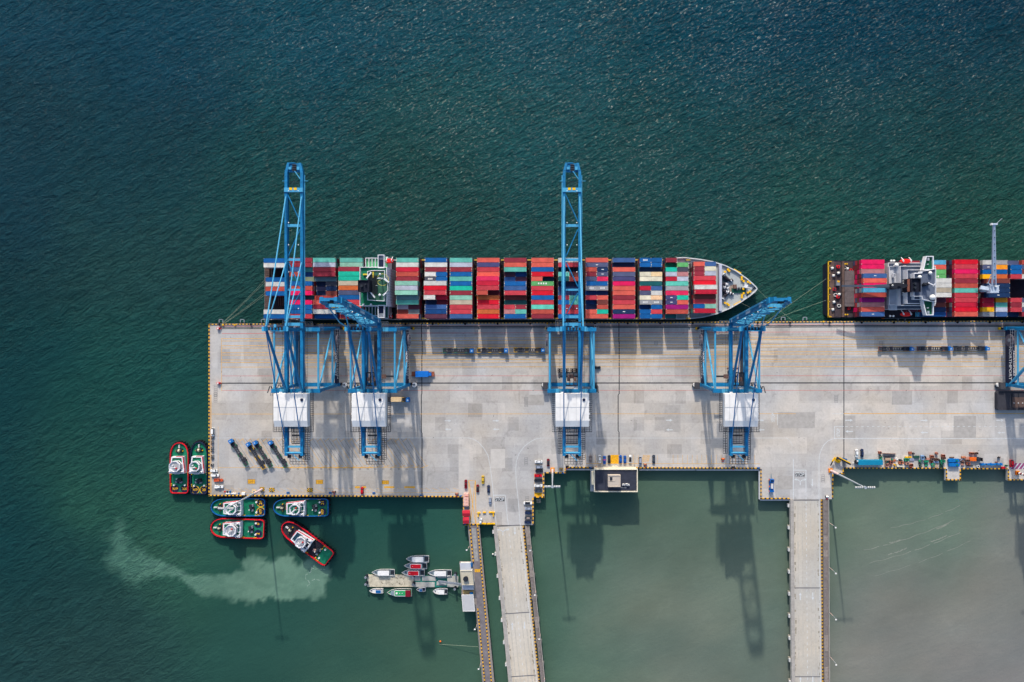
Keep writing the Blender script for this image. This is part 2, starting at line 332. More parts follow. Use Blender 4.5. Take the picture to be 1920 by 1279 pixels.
# ================= SETTING: quay =================
QP = [(391,607.2),(800,605.2),(1480,602.6),(1920,601.2),(2500,600),(2500,901),(1889,901),(1889,880),(1801.5,880),(1801.5,901),(1773,901),(1773,879.3),(1582,879),(1582,889.3),
      (1562.3,889.3),(1562.3,936),(1553,936),(1480,936),(1425.3,936),(1425.3,879.3),(1196,878.3),(1061,877.8),(1061,887.8),(1020.7,887.8),(1020.7,933.5),(1000.8,933.5),(1000.8,984.6),
      (993,984.6),(926,984.6),(926,982.8),(897,982.8),(897,984.6),(868,984.6),(868,932.4),(391,930.2)]
QW = [W(*p) for p in QP]
def concrete(name, rgb, bw=13., bh=10., patch=.16, tracks=False, aged=False):
    m = bpy.data.materials.new(name); m.use_nodes = True; n = m.node_tree.nodes; L = m.node_tree.links; b = n['Principled BSDF']
    b.inputs['Roughness'].default_value = .85; g = n.new('ShaderNodeNewGeometry'); c = alb(rgb)
    def mth(op, a, b2):
        q = n.new('ShaderNodeMath'); q.operation = op
        for k, v in enumerate((a, b2)):
            if hasattr(v, 'links'): L.new(v, q.inputs[k])
            else: q.inputs[k].default_value = v
        return q.outputs[0]
    def noise(sx, sy, scale, det=5, rough=.6, dist=0):
        mp = n.new('ShaderNodeMapping'); mp.inputs['Scale'].default_value = (sx, sy, 1); L.new(g.outputs['Position'], mp.inputs['Vector'])
        t = n.new('ShaderNodeTexNoise'); t.inputs['Scale'].default_value = scale; t.inputs['Detail'].default_value = det; t.inputs['Roughness'].default_value = rough; t.inputs['Distortion'].default_value = dist
        L.new(mp.outputs[0], t.inputs['Vector']); return t.outputs['Fac']
    def rng(s, a, b2, c0, c1):
        r = n.new('ShaderNodeMapRange'); r.inputs[1].default_value = a; r.inputs[2].default_value = b2; r.inputs[3].default_value = c0; r.inputs[4].default_value = c1
        L.new(s, r.inputs[0]); return r.outputs[0]
    def brick(bw, bh, off, mort):
        mp = n.new('ShaderNodeMapping'); mp.inputs['Location'].default_value = (off*3.3, off*1.7, 0); L.new(g.outputs['Position'], mp.inputs['Vector'])
        t = n.new('ShaderNodeTexBrick'); t.inputs['Scale'].default_value = 1; t.inputs['Brick Width'].default_value = bw; t.inputs['Row Height'].default_value = bh
        t.inputs['Mortar Size'].default_value = mort; t.offset = off; t.inputs['Color1'].default_value = (0,0,0,1); t.inputs['Color2'].default_value = (1,1,1,1); t.inputs['Mortar'].default_value = (.5,.5,.5,1)
        t.squash = 1.4; t.squash_frequency = 3
        L.new(mp.outputs[0], t.inputs['Vector']); return t
    b1 = brick(bw, bh, .37, .03); b2 = brick(bw*1.9, bh*1.3, .23, 0.); b3 = brick(bw*.45, bh*.8, .6, 0.)
    v = mth('ADD', 1.0, mth('MULTIPLY', mth('SUBTRACT', b1.outputs['Color'], .5), patch))
    v = mth('ADD', v, mth('MULTIPLY', mth('SUBTRACT', b2.outputs['Color'], .5), patch*.8))
    v = mth('ADD', v, mth('MULTIPLY', mth('GREATER_THAN', b3.outputs['Color'], .93), -patch*.9))
    v = mth('ADD', v, mth('MULTIPLY', b1.outputs['Fac'], -.10))
    v = mth('MULTIPLY', v, rng(noise(1,1,.05,6,.65), .3, .7, .88, 1.1))
    v = mth('MULTIPLY', v, rng(noise(1,1,.9,6,.8), .3, .75, 1.09, .86))
    v = mth('MULTIPLY', v, rng(noise(1,1,.22,6,.8,.6), .35, .7, 1.05, .92))
    v = mth('MULTIPLY', v, rng(noise(1,1,.35,5,.7,1.), .62, .78, 1., .72))
    if tracks:
        sp = n.new('ShaderNodeSeparateXYZ'); L.new(g.outputs['Position'], sp.inputs[0])
        y0, y1 = W(0, 690)[1], W(0, 622)[1]
        lane = mth('MULTIPLY', rng(sp.outputs['Y'], y0-2, y0+5, 0, 1), rng(sp.outputs['Y'], y1+2, y1-3, 0, 1))
        xm = mth('MULTIPLY', rng(sp.outputs['X'], W(520,0)[0], W(620,0)[0], .15, 1), rng(sp.outputs['X'], W(1700,0)[0], W(1500,0)[0], .25, .8))
        st = rng(noise(.012, 1, .95, 4, .6), .42, .62, 0, 1)
        v = mth('MULTIPLY', v, mth('SUBTRACT', 1., mth('MULTIPLY', mth('MULTIPLY', lane, xm), mth('MULTIPLY', st, .42))))
    if aged:
        s2 = n.new('ShaderNodeSeparateXYZ'); L.new(g.outputs['Position'], s2.inputs[0])
        v = mth('MULTIPLY', v, rng(s2.outputs['X'], -200, 230, .915, 1.09))
        v = mth('MULTIPLY', v, rng(noise(1.6,1,.11,5,.72,1.5), .54, .72, 1., .78))
        v = mth('MULTIPLY', v, rng(noise(1,2.5,.16,4,.7,2.5), .64, .72, 1., .88))
    hue = noise(1,1,.03,3,.5); mx = n.new('ShaderNodeMix'); mx.data_type = 'RGBA'; L.new(rng(hue, .35, .65, 0, 1), mx.inputs['Factor'])
    mx.inputs['A'].default_value = (c[0]*.93, c[1]*.97, c[2]*1.03, 1); mx.inputs['B'].default_value = (c[0]*1.05, c[1]*1.0, c[2]*.93, 1)
    vm = n.new('ShaderNodeVectorMath'); vm.operation = 'SCALE'; L.new(mx.outputs['Result'], vm.inputs[0]); L.new(v, vm.inputs['Scale'])
    L.new(vm.outputs[0], b.inputs['Base Color']); return m
QC = concrete('quay_concrete', (192,186,180), 13, 9.5, .20, True, True)
q = MB(); q.prism(QW, -1.6, 0)
struct('quay', q, QC)
pl = MB()
for x in range(-180, 330, 8):
    for px_y in (612, 660, 718, 770, 820, 868):
        y = W(0, px_y)[1]; pl.cyl(x+2, y, -14, -1.6, .55, n=6)
for x in range(-192, -50, 8): pl.cyl(x+3, W(0,920)[1], -14, -1.6, .55, n=6)
struct('quay_piles', pl, mat('pile_concrete', (120,116,110), .9))
# kerb: alternating yellow and dark blocks along the edges
kb = MB()
def kerb_run(a, b, wd=1.05, ln=1.75, z0=0.004, z1=.34, inset=.35, yel=.55, mi=(0,1)):
    a = Vector(a); b = Vector(b); d = b-a; n = max(1, int(d.length/ln)); st = d/n; nr = Vector((d.y, -d.x)).normalized()*inset
    for i in range(n):
        c0 = a+st*i; c1 = a+st*(i+yel); c2 = a+st*(i+1); r = math.atan2(d.y, d.x)
        for p, q2, k in ((c0, c1, mi[0]), (c1, c2, mi[1])):
            m = (p+q2)/2+nr; kb.ob(m.x, m.y, z0, z1, (q2-p).length-.01, wd*.82, r, k)
idx = [i for i in range(len(QP)-1)]
skip = {3, 4, 5, 6+0*9, 16, 17, 18, 27, 28, 30}
for i in range(len(QW)):
    a, b = QW[i], QW[(i+1) % len(QW)]
    if QP[i][0] > 2000 or (QP[(i+1) % len(QP)][0] > 2000 and QP[i][0] < 1950): 
        if i == 3: b = W(2300, 600.6)
        if i == 4: continue
        if i == 5: a = W(2300, 901)
    if i in (15, 16, 26, 27, 30): continue
    kerb_run(a, b, wd=.6 if i < 4 else .72, ln=1.9 if i < 4 else 2.05, inset=.35 if i < 4 else .42)
kerb_run(W(877,984.6), W(868,984.6))
KN = mat('kerb_navy_paint', (40,42,72), .8, 0, .3, 1.)
struct('kerb', kb, [mat('kerb_yellow_paint', (236,176,40), .7, 0, .25, .9), KN])
ledge = MB()
for a, b in (((1061,880.6),(1107,880.6)),((1200,881),(1303,881)),((1307,881.2),(1341,881.2)),((1344,881.2),(1425,881.2)),((1424,881),(1424,937.6)),((1424,937.6),(1480,937.6))):
    p, r = W(*a, -.6), W(*b, -.6); x0, x1 = sorted((p[0], r[0])); y0, y1 = sorted((p[1], r[1])); ledge.box(x0-.35, x1+.35, y0-.35, y1+.35, -1.6, -.55)
struct('fender_ledge', ledge, mat('pale_ledge_concrete', (205,205,208), .8))
gr = MB()
for x, y, n_, r in ((986.5,745,5,0),(986.5,858,4,0),(404.5,722,6,0),(404,737,5,0),(1568,741,4,0),(1543,890,4,0),(988.5,931,4,0),(1010,936,2,0),(1230,640,2,0),(1420,640,2,0),(1652,640,2,0)):
    p = W(x, y)
    for k in range(n_): gr.rim([(p[0]-1.0,p[1]-1.1*k-.9),(p[0]+1.0,p[1]-1.1*k-.9),(p[0]+1.0,p[1]-1.1*k),(p[0]-1.0,p[1]-1.1*k)], .14, .004, .02)
for k in range(150):
    x, y = random.uniform(400,1900), random.uniform(625,865); p = W(x, y); a = random.uniform(0,3.1); l = random.uniform(.2,.9); gr.ob(p[0], p[1], .004, .012, l, random.uniform(.12,.3), a, 1)
struct('drain_gratings', gr, [mat('grating_dark', (120,120,124), .8), mat('oil_spot', (104,102,102), .6)])
# painted lines --------------------------------------------------
LY = mat('line_yellow', (240,176,40), .8, 0, .35, 1.1); LW = mat('line_white', (212,215,217), .8, 0, .22, 1.1); LR = mat('line_red', (214,110,105), .8, 0, .3, 1.2); LD = mat('line_dark', (58,60,66), .85, 0, .3, 1.)
ly, lw, lr, ld = MB(), MB(), MB(), MB()
def seg(mb, a, b, w=.16, z=.008): mb.ribbon([W(*a), W(*b)], w, z)
def hl(mb, x0, x1, yl, yr, w, z=.008): # y at x=415 and at x=1900
    f = lambda x: yl+(yr-yl)*(x-415)/1485.; seg(mb, (x0, f(x0)), (x1, f(x1)), w, z)
for yl, yr in ((635,631),(639.5,636),(648.2,645),(652.8,649.7),(661.5,658.8),(666,663.4),(675,673),(679.7,678),(688.4,687.2)):
    hl(ly, 416, 2300, yl, yr, .23)
hl(ly, 397, 1492, 776.5, 775.6, .2); hl(ly, 1582, 2300, 775.7, 775.4, .3)
seg(ly, (415.3,634), (415.3,733), .2)
hl(lr, 416, 2300, 625.6, 621.5, .25); hl(lr, 416, 2300, 705, 704.5, .2); hl(lr, 416, 2300, 732.3, 731.9, .2)
hl(lr, 413, 2300, 611.6, 607.5, .2, .012)
hl(ld, 413, 2300, 613.6, 609.8, .55); hl(ld, 413, 2300, 616.4, 612.2, .45); hl(ld, 413, 2300, 718.6, 717.9, .62)
for pts in ([(790.5,606),(790.5,638),(791.5,640),(791.5,664),(791,668),(791,738),(790,741),(790,810),(791.3,812),(791.3,931)],
            [(1160.5,604),(1160.5,640),(1161,642),(1161,738),(1159,741),(1159,808),(1160.7,810),(1160.7,853)],[(1582.3,603),(1582.3,878)]):
    ld.ribbon([W(*p) for p in pts], .5, .006)
seg(lw, (400,821.2), (878,821.2), .2); seg(lw, (1014,821.4), (1475,821.4), .22); seg(lw, (1566,822.4), (2300,822.4), .35)
lw.ribbon([W(*p) for p in [(878,821.2),(888,823.5),(897,829),(907,840),(915,854),(918,868),(920,881),(924,915),(928,959),(930.6,986)]], .28, .009)
lw.ribbon([W(*p) for p in [(1014,821.4),(1005,823),(995,828),(983,837),(973,851),(968.5,864),(967,880),(968,905),(971,932),(973.5,960),(975.5,986)]], .28, .009)
lw.ribbon([W(*p) for p in [(1475,821.4),(1479,824),(1484,831),(1486,836)]], .18, .009)
lw.ribbon([W(*p) for p in [(1535.7,937),(1535.7,862),(1537,852),(1540,843),(1545,834),(1552,827),(1560,823.5),(1567,822.4)]], .35, .009)
seg(lw, (1487.7,861), (1487.7,937), .42); seg(lw, (1488,881.6), (1511.4,881.6), .42); seg(lw, (1511.2,881), (1511.2,922), .42); seg(lw, (925,928.6), (947.6,928.6), .38)
lw.ribbon([W(947.3,928), W(950,958), W(953,984)], .3, .009)
seg(lw, (1564.7,799.5), (1564.7,822.4), .35); seg(lw, (1564.7,799.5), (1582,799.5), .3); seg(lw, (1560,776), (1582,776), .25); seg(lw, (1458,776), (1458,797), .25)
for x in range(1585, 2100, 10): seg(lw, (x,799.8), (x+4.5,799.8), .28)
for y in range(926, 985, 7): seg(lw, (1511.2,y), (1511.2,y+3.4), .3)
for x in (987.,1566.): 
    pass
def arrow(px, py, rz, L_=4.2, fork=False, z=.01):
    mb = MB(); 
    if fork:
        mb.ribbon([(0,-2),(0,.2)], .45, 0); mb.ribbon([(0,0),(1.2,.9),(2.2,1.1)], .45, 0); mb.ribbon([(-2.2,1.1),(-1.2,.9),(0,0)], .45, 0)
        for s in (-1, 1): mb.add([(s*2.1,.4,0),(s*3.5,1.2,0),(s*2.1,1.9,0)], [(0,1,2) if s > 0 else (2,1,0)])
    else: mb.ribbon([(0,-L_/2),(0,L_/2-1.4)], .5, 0); mb.add([(-.75,L_/2-1.5,0),(.75,L_/2-1.5,0),(0,L_/2,0)], [(0,1,2)])
    p = W(px, py); mb.xf(Matrix.Translation((p[0], p[1], z)) @ Matrix.Rotation(rz, 4, 'Z')); lw.merge(mb)
arrow(1500.5,903,0,fork=True); arrow(1523,905.5,math.pi); arrow(943,997,0,fork=True); arrow(965.5,996,math.pi); arrow(960.5,1174,0); arrow(983.5,1173,math.pi)
arrow(1500.5,1118,0); arrow(1524,1118,math.pi); arrow(1501,1276,0); arrow(1524,1276,math.pi)
for x, y, r in ((1592,788,-90),(1592,809,90),(1733,788.3,-90),(1733,811,90),(1875,788.3,-90),(1877,811.4,90)): arrow(x, y, R(r))
for x, y, r in ((840,789,-90),(840,805,90),(930,789,-90),(930,805,90),(1255,788,-90),(1255,806,90),(1427,788,-90),(1427,806,90)): arrow(x, y, R(r), 3.6)
for (x, y, r, sz) in ((937,936.6,0,2.6),(1499.5,890,0,2.7),(1572,811,90,2.4),(1450,783,90,2.4)):
    p = W(x, y)
    if r == 0: ld.ob(p[0], p[1], .006, .0075, sz*2.25 if False else 5.4, 2.1, R(r)) 
    mb = text_mb('STOP', sz*1.02); mb.xf(Matrix.Translation((p[0], p[1], .012)) @ Matrix.Rotation(R(r), 4, 'Z') @ Matrix.Diagonal((.78, 1.05, 1, 1))); lw.merge(mb)
# diagonal trailer bays
for k in range(23):
    x = 440+k*14.6
    (ly if k % 2 else ld).ribbon([W(x, 822.5), W(x+34, 875)], .17 if k % 2 else .12, .008)
    x2 = x+5.5; (ld if k % 2 else ly).ribbon([W(x2, 822.5), W(x2+34, 875)], .12, .008)
    ly.ribbon([W(x-6, 828), W(x+2, 822)], .18, .010); ly.ribbon([W(x+30,877), W(x+42, 872.5)], .18, .010)
    if k > 1: p = W(x+16, 879.5); ld.rim([(p[0]-.7,p[1]),(p[0],p[1]-.6),(p[0]+.7,p[1]),(p[0],p[1]+.6)], .14, .006, .0078)
seg(ly, (410,876.6), (795,876.6), .16); seg(ly, (520,877.2), (700,877.2), .3, .009)
# parking lines
for x in range(1098, 1240, 9): seg(ly, (x,853), (x,868), .12)
for x in range(1262, 1424, 9): seg(ly, (x,853), (x,869), .14)
seg(ly, (1098,869.3), (1425,869.8), .2)
p0, p1 = W(1145,869), W(1160,853); ly.rect(p0[0], p1[0], p0[1], p1[1], .007); p0, p1 = W(1001,932.5), W(1018.5,925.5); 
ly.rect(W(1002,0)[0], W(1016.5,0)[0], W(0,931.8)[1], W(0,924)[1], .007)
for i in range(7): seg(ly, (1203+i*2, 866), (1207+i*2, 853), .2, .009)
for y in (871,879.5,888,896.5,905.5,915,924): seg(ly, (1002,y), (1017.5,y), .12)
for x in (1002,1017.7): seg(ly, (x,888), (x,931), .16)
for y in (948.5,957,966,975): seg(ly, (984,y), (998,y), .12)
seg(ly, (998.4,934.5), (998.4,983), .3)
ly.ribbon([W(*p) for p in [(878.5,901),(891.5,901),(892.5,982),(882.5,982),(878.5,901)]], .3, .009)
seg(ly, (879,901), (892,982), .28, .010); seg(ly, (891,902), (882,981), .28, .011)
for x, y, w_, h_ in ((471.5,903,13,7.5),(599,903.7,12.5,7),(722.5,904.5,12.5,6.5)):
    p = W(x, y); ly.ob(p[0], p[1], .006, .0085, w_/3.35, h_/3.35); 
    for i in range(5): ld.ob(p[0]-1.4+i*.7, p[1], .009, .0105, .22, 1.2+.3*(i % 2)); 
    ld.rim([(p[0]-w_/6.7-.15,p[1]-h_/6.7-.15),(p[0]+w_/6.7+.15,p[1]-h_/6.7-.15),(p[0]+w_/6.7+.15,p[1]+h_/6.7+.15),(p[0]-w_/6.7-.15,p[1]+h_/6.7+.15)], .15, .006, .0095)
for x, w_ in ((670,9),(683,7),(730,19),(768,20)):
    p = W(x, 913.5); ly.ob(p[0], p[1], .006, .0085, w_/3.35, .9)
seg(ly, (409,800), (409,926), .12); seg(ly, (395.5,740), (395.5,925), .35)
for i in range(34):
    x = 420+i*13; seg(ly, (x, 915+random.uniform(-1,1)), (x+12, 921+random.uniform(-3,2)), .12, .008+.0002*i)
seg(ly, (418,922.5), (860,923.5), .14)
mb_ = mat('crossing_magenta', (150,70,120), .8, 0, .2)
ry = MB(); ry.rect(W(1893,0)[0], W(2100,0)[0], W(0,879.5)[1], W(0,868.5)[1], .006)
for i in range(24): lw.ribbon([W(1894+i*7.5,879.3), W(1902+i*7.5,868.7)], .6, .0095)
struct('painted_crossing', ry, mb_)
struct('yellow_markings', ly, LY); struct('white_markings', lw, LW); struct('red_markings', lr, LR); struct('crane_rails_and_joints', ld, LD)
# darker repair slabs
ps = MB()
for x0, y0, x1, y1, k in ((457,652.5,507,681,0),(641,666,726,672,0),(1459,773,1528,803,0),(1458,892,1486,918,0),(1672,733,1710,759,0),(1748,656,1820,666,0),(1582,779,1604,821,0),(1788,780,1830,821,0),(860,842,880,924,1),(1458,653,1560,690,0),(1246,760,1276,810,0),(745,810,785,845,0),(920,842,947,878,1),(985,740,1020,760,0)):
    a = W(x0, y1); b = W(x1, y0); ps.rect(a[0], b[0], a[1], b[1], .004, k)
struct('repair_slabs', ps, [mat('repair_dark', (178,173,168), .85, 0, .16, .4), mat('repair_pale', (202,196,190), .85, 0, .12, .4)])
# ================= bridges and jetty =================
RC = concrete('bridge_concrete', (198,190,178), 15.5, 60, .12); WALK = mat('walkway_concrete', (150,140,134), .85, 0, .25, .9)
ASPH = mat('jetty_asphalt', (128,122,126), .85, 0, .3, .35)
def lerp(a, b, t): return (a[0]+(b[0]-a[0])*t, a[1]+(b[1]-a[1])*t)
def strip(mb, tl, bl, tr, br, z0, z1, mi=0): mb.prism([W(*tl), W(*tr), W(*br), W(*bl)], z0, z1, mi)
def bridge(name, label, y0, y1, Lf, Rt, cat='bridge'):
    # Lf/Rt give pixel x at offsets; all measured on the deck plane
    t = thing(name, label, cat, (0,0,0)); return t
def ext(x0, x1, y0, y1, y2): return x1+(x1-x0)*(y2-y1)/(y1-y0)
YB = 1620
def edge(x0, x1, y0): return (x0, y0), (ext(x0, x1, y0, 1279, YB), YB)
def build_bridge(label, y0, xs, walk=True):
    t = thing('road_bridge', label, 'bridge', (*W(xs['l'][0], y0), 0)); o = Vector(t.location)
    inv = Matrix.Translation(-o)
    E = {k: edge(v[0], v[1], y0) for k, v in xs.items()}
    d = MB(); strip(d, E['l'][0], E['l'][1], E['k'][0], E['k'][1], -1.5, -.006); obj('deck', d.xf(inv), RC, t)
    p = MB(); strip(p, E['l'][0], E['l'][1], E['ll'][0], E['ll'][1], 0, .8)
    strip(p, (E['w'][0][0]-1.0, y0), (E['w'][1][0]-1.0, YB), E['w'][0], E['w'][1], .0, 1.0); obj('parapet', p.xf(inv), mat('parapet_concrete', (172,166,160), .85, 0, .2, .5), t)
    k = MB(); a0, a1 = W(*E['kk'][0]), W(*E['kk'][1]); kerb_w = .75
    for (A, B) in ((E['k'], 0), (E['kl'], 0)):
        a, b = Vector(W(*A[0])), Vector(W(*A[1])); n = int((b-a).length/1.9); st = (b-a)/n; r = math.atan2(st.y, st.x)
        for i in range(n):
            for q, (u, v) in enumerate(((0,.55),(.55,1))):
                m = a+st*(i+(u+v)/2); k.ob(m.x, m.y, 0, .3, st.length*(v-u)-.01, kerb_w, r, q)
    obj('kerb_blocks', k.xf(inv), [mat('kerb_yellow_worn', (206,156,50), .8, 0, .4, .9), KN], t)
    wk = MB(); strip(wk, E['kk'][0], E['kk'][1], (E['w'][0][0]-1.0, y0), (E['w'][1][0]-1.0, YB), -1.2, -.01)
    rr = 0
    y = y0
    while y < YB-30:
        h = random.choice((14, 22, 30)); tt = (y-y0)/(YB-y0); t2 = (min(y+h, YB)-y0)/(YB-y0)
        xa = lerp(E['kk'][0], E['kk'][1], tt)[0]+.8; xb = lerp(E['w'][0], E['w'][1], tt)[0]-1.8
        xc = lerp(E['kk'][0], E['kk'][1], t2)[0]+.8; xd = lerp(E['w'][0], E['w'][1], t2)[0]-1.8
        wk.prism([W(xa, y+1), W(xb, y+1), W(xd, y+h), W(xc, y+h)], -.01, random.uniform(.05,.3), random.choice((0,1,1))); y += h
    obj('walkway', wk.xf(inv), [WALK, mat('walkway_cover', (128,120,118), .9, 0, .25, .8)], t)
    pr = MB(); y = y0+12
    while y < YB:
        tt = (y-y0)/(YB-y0); xl = lerp(E['l'][0], E['l'][1], tt)[0]; xr = lerp(E['w'][0], E['w'][1], tt)[0]
        a, b = W(xl, y), W(xr, y); pr.box(a[0]-.8, b[0]+.2, a[1]-1, a[1]+1, -3, -1.5); 
        pr.box(a[0]-1.0, a[0]-.05, a[1]-.9, a[1]+.9, -1.3, -.4, 1)
        for i in range(5): x = a[0]+1+(b[0]-a[0]-2)*i/4; pr.cyl(x, a[1], -14, -3, .5, n=8)
        y += 41.5
    obj('pier', pr.xf(inv), [mat('pier_concrete', (150,145,138), .9), mat('pier_cap_pale', (205,205,205), .8)], t)
    # painted lines and joints
    m = MB(); 
    for key, wv in (('ll', .3), ('rl', .3)): m.ribbon([W(*E[key][0]), W(*E[key][1])], wv if key == 'rl' else .35, .004)
    cx = ((E['ll'][0][0]+E['rl'][0][0])/2, (E['ll'][1][0]+E['rl'][1][0])/2); y = y0+4
    while y < YB:
        f = lambda yy: cx[0]+(cx[1]-cx[0])*(yy-y0)/(YB-y0)
        m.ribbon([W(f(y), y), W(f(y+4.5), y+4.5)], .3, .004); y += 11
    obj('lane_line', m.xf(inv), LW, t)
    sm = MB(); rs = random.Random(int(y0))
    lx = lambda yy, f_: lerp(E['ll'][0], E['ll'][1], (yy-y0)/(YB-y0))[0]*(1-f_)+lerp(E['rl'][0], E['rl'][1], (yy-y0)/(YB-y0))[0]*f_
    for f_ in (.17, .34, .66, .83):
        yy = y0+3
        while yy < YB-30: l_ = rs.uniform(14, 40); sm.ribbon([W(lx(yy, f_), yy), W(lx(yy+l_, f_+rs.uniform(-.01,.01)), yy+l_)], rs.uniform(.35,.8), .0015, 0); yy += l_+rs.uniform(0, 12)
    for k_ in range(150):
        yy = rs.uniform(y0+3, YB-10); f_ = rs.choice((rs.uniform(.01,.07), rs.uniform(.93,.99))); l_ = rs.uniform(1, 7); sm.ribbon([W(lx(yy, f_), yy), W(lx(yy+l_, f_), yy+l_)], rs.uniform(.2,.9), .0025+k_*.00001, 1)
    obj('wear_mark', sm.xf(inv), [mat('wheel_track', (192,185,174), .85, 0, .14, .6), mat('edge_dirt', (158,150,136), .9, 0, .25, .9)], t)
    j = MB()
    for yy in (y0+1.5, y0+166 if walk else y0+165, 1269):
        tt = (yy-y0)/(YB-y0); a = W(lerp(*E['ll'], tt)[0], yy); b = W(lerp(*E['rl'], tt)[0], yy-(3 if not walk else 0))
        j.ribbon([a, b], .55, .008)
    obj('expansion_joint', j.xf(inv), mat('joint_grey', (112,112,116), .8), t)
    return t
B1 = build_bridge('slanting two lane concrete road bridge right of the narrow grey jetty', 986, dict(l=(925.3,953.5), ll=(931,960), kl=(927.6,956.3), rl=(975.5,1006), k=(981,1011), kk=(984,1014.5), w=(992.5,1022.5)), False)
B2 = build_bridge('straight two lane concrete road bridge running south at the right of the photo', 936.5, dict(l=(1481,1483.5), ll=(1487.4,1490), kl=(1483.8,1486.2), rl=(1536,1538.5), k=(1540,1542.3), kk=(1543,1545.2), w=(1553.2,1555)), True)
# narrow jetty
jt = thing('service_jetty', 'narrow slanting grey asphalt jetty with yellow and black kerbs left of the bridges', 'jetty', (*W(888,985), 0)); inv = Matrix.Translation(-Vector(jt.location))
e = {k: edge(a, b, 984.8) for k, (a, b) in dict(l=(877,904.4), kl=(881,909), kr=(895.5,921.5), r=(898.8,927)).items()}
d = MB(); strip(d, e['l'][0], e['l'][1], e['r'][0], e['r'][1], -1.3, -.006); obj('deck', d.xf(inv), [ASPH], jt)
d = MB()
def je(k, y): return (lerp(*e[k], (y-984.8)/(YB-984.8))[0], y)
for ya, yb in ((984.8, 1055.5), (1141, YB)):
    d.prism([W(*je('l', ya)), W(*je('kl', ya)), W(*je('kl', yb)), W(*je('l', yb))], 0, .12)
d.prism([W(*e['kr'][0]), W(*e['r'][0]), W(*e['r'][1]), W(*e['kr'][1])], 0, .12)
d.prism([W(884,990), W(892,990), W(897,1052), W(890,1052)], .0, .02, 1)
obj('edge_strip', d.xf(inv), [WALK, mat('worn_pale_track', (160,158,156), .9, 0, .3, .6)], jt)
k = MB()
for key, ya, yb in (('kl', 984.8, 1055.5), ('kl', 1141, YB), ('kr', 984.8, YB)):
    a, b = Vector(W(*je(key, ya))), Vector(W(*je(key, yb))); n = int((b-a).length/1.95); st = (b-a)/n; r = math.atan2(st.y, st.x)
    for i in range(n):
        for q_, (u, v) in enumerate(((0,.55),(.55,1))):
            m_ = a+st*(i+(u+v)/2); k.ob(m_.x, m_.y, .0 if q_ else .0, .45, st.length*(v-u)-.01, .62, r, q_)
for i in range(5): 
    a = W(886.5+i*3.1, 1070); k.ob(a[0], a[1], .002, .02, .75, 1.9, R(-18), 0)
obj('kerb_blocks', k.xf(inv), [MATS['kerb_yellow_paint'], KN], jt)
d = MB()
for y in range(995, 1600, 36):
    a = W(je('l', y)[0], y); b = W(je('r', y)[0], y); d.box(a[0], b[0], a[1]-.8, a[1]+.8, -2.6, -1.3)
    for x in (a[0]+1, b[0]-1): d.cyl(x, a[1], -14, -2.6, .45, n=8)
obj('pier', d.xf(inv), MATS['pier_concrete'], jt)
# buildings on the jetty platform
def gable_or_flat(name, label, px0, px1, py0, py1, z, m, cat='building', sk=2.2):
    pass
t = thing('landing_building', 'pale cream and grey jetty building with round roof vent beside the pontoons', 'building', (*W(875,1078), 0)); inv = Matrix.Translation(-Vector(t.location))
def quad(x0, x1, y0, y1, z, sk): return [W(x0, y0, z), W(x1, y0, z), W(x1+sk, y1, z), W(x0+sk, y1, z)]
b = MB(); b.prism(quad(861.5,889,1054,1147,0,6), -1.2, .05); obj('platform', b.xf(inv), WALK, t)
b = MB(); b.prism(quad(863.5,885,1070,1096.5,4.5,3), 0, 4.4); b.prism(quad(862.8,881.5,1057.5,1070,3.6,1.5), 0, 3.4); obj('wall', b.xf(inv), OFFW, t)
b = MB(); b.prism(quad(862.8,885.5,1069.8,1097,4.8,3), 4.4, 4.8); b.rim(quad(862.8,885.5,1069.8,1097,4.8,3), .35, 4.8, 5.1); obj('roof', b.xf(inv), mat('cream_roof', (196,188,170), .8, 0, .12, .4), t)
b = MB(); b.prism(quad(862,882,1056,1070,3.8,1.5), 3.4, 3.8); obj('lean_to_roof', b.xf(inv), mat('pale_grey_roof', (186,190,200), .6, 0, .08, .4), t)
b = MB(); b.prism(quad(866,887,1097.4,1106,3.0,1.2), .05, 3.0); obj('lean_to_roof', b.xf(inv), mat('pale_grey_roof', (186,190,200)), t)
b = MB(); b.cyl(*W(873.8,1084.5,5), 4.8, 6.1, 1.2); b.cyl(*W(873.8,1084.5,5), 6.1, 6.2, 1.5); obj('roof_vent', b.xf(inv), mat('vent_black', (40,44,54), .5), t)
b = MB(); b.prism(quad(868,888,1107,1112.5,.2,.8), .05, .9, 0); b.prism(quad(881,887,1110,1113,1,.3), .9, 2.2, 1); b.prism(quad(882,886,1056,1062,1,.3), .05, 2, 1)
obj('planter', b.xf(inv), [mat('ochre_box', (206,172,110), .8), BOATBLUE], t)
t = thing('boat_canopy', 'flat light grey canopy roof on posts at the south end of the jetty building', 'canopy', (*W(878,1131), 0)); inv = Matrix.Translation(-Vector(t.location))
b = MB(); b.prism(quad(865.5,887.5,1115.8,1146,4.2,2.8), 3.9, 4.2); obj('roof', b.xf(inv), mat('canopy_grey', (188,188,190), .7, 0, .06, .3), t)
b = MB(); b.rim(quad(865.3,887.7,1115.6,1146.2,4.2,2.8), .2, 3.8, 4.32); obj('gutter', b.xf(inv), WHITE, t)
for x, y in ((868,1118),(885,1118),(870,1143),(887,1143)):
    p = W(x, y, 2); b = MB(); b.cyl(p[0], p[1], 0, 3.9, .12, n=6); obj('post', b.xf(inv), STEEL, t)

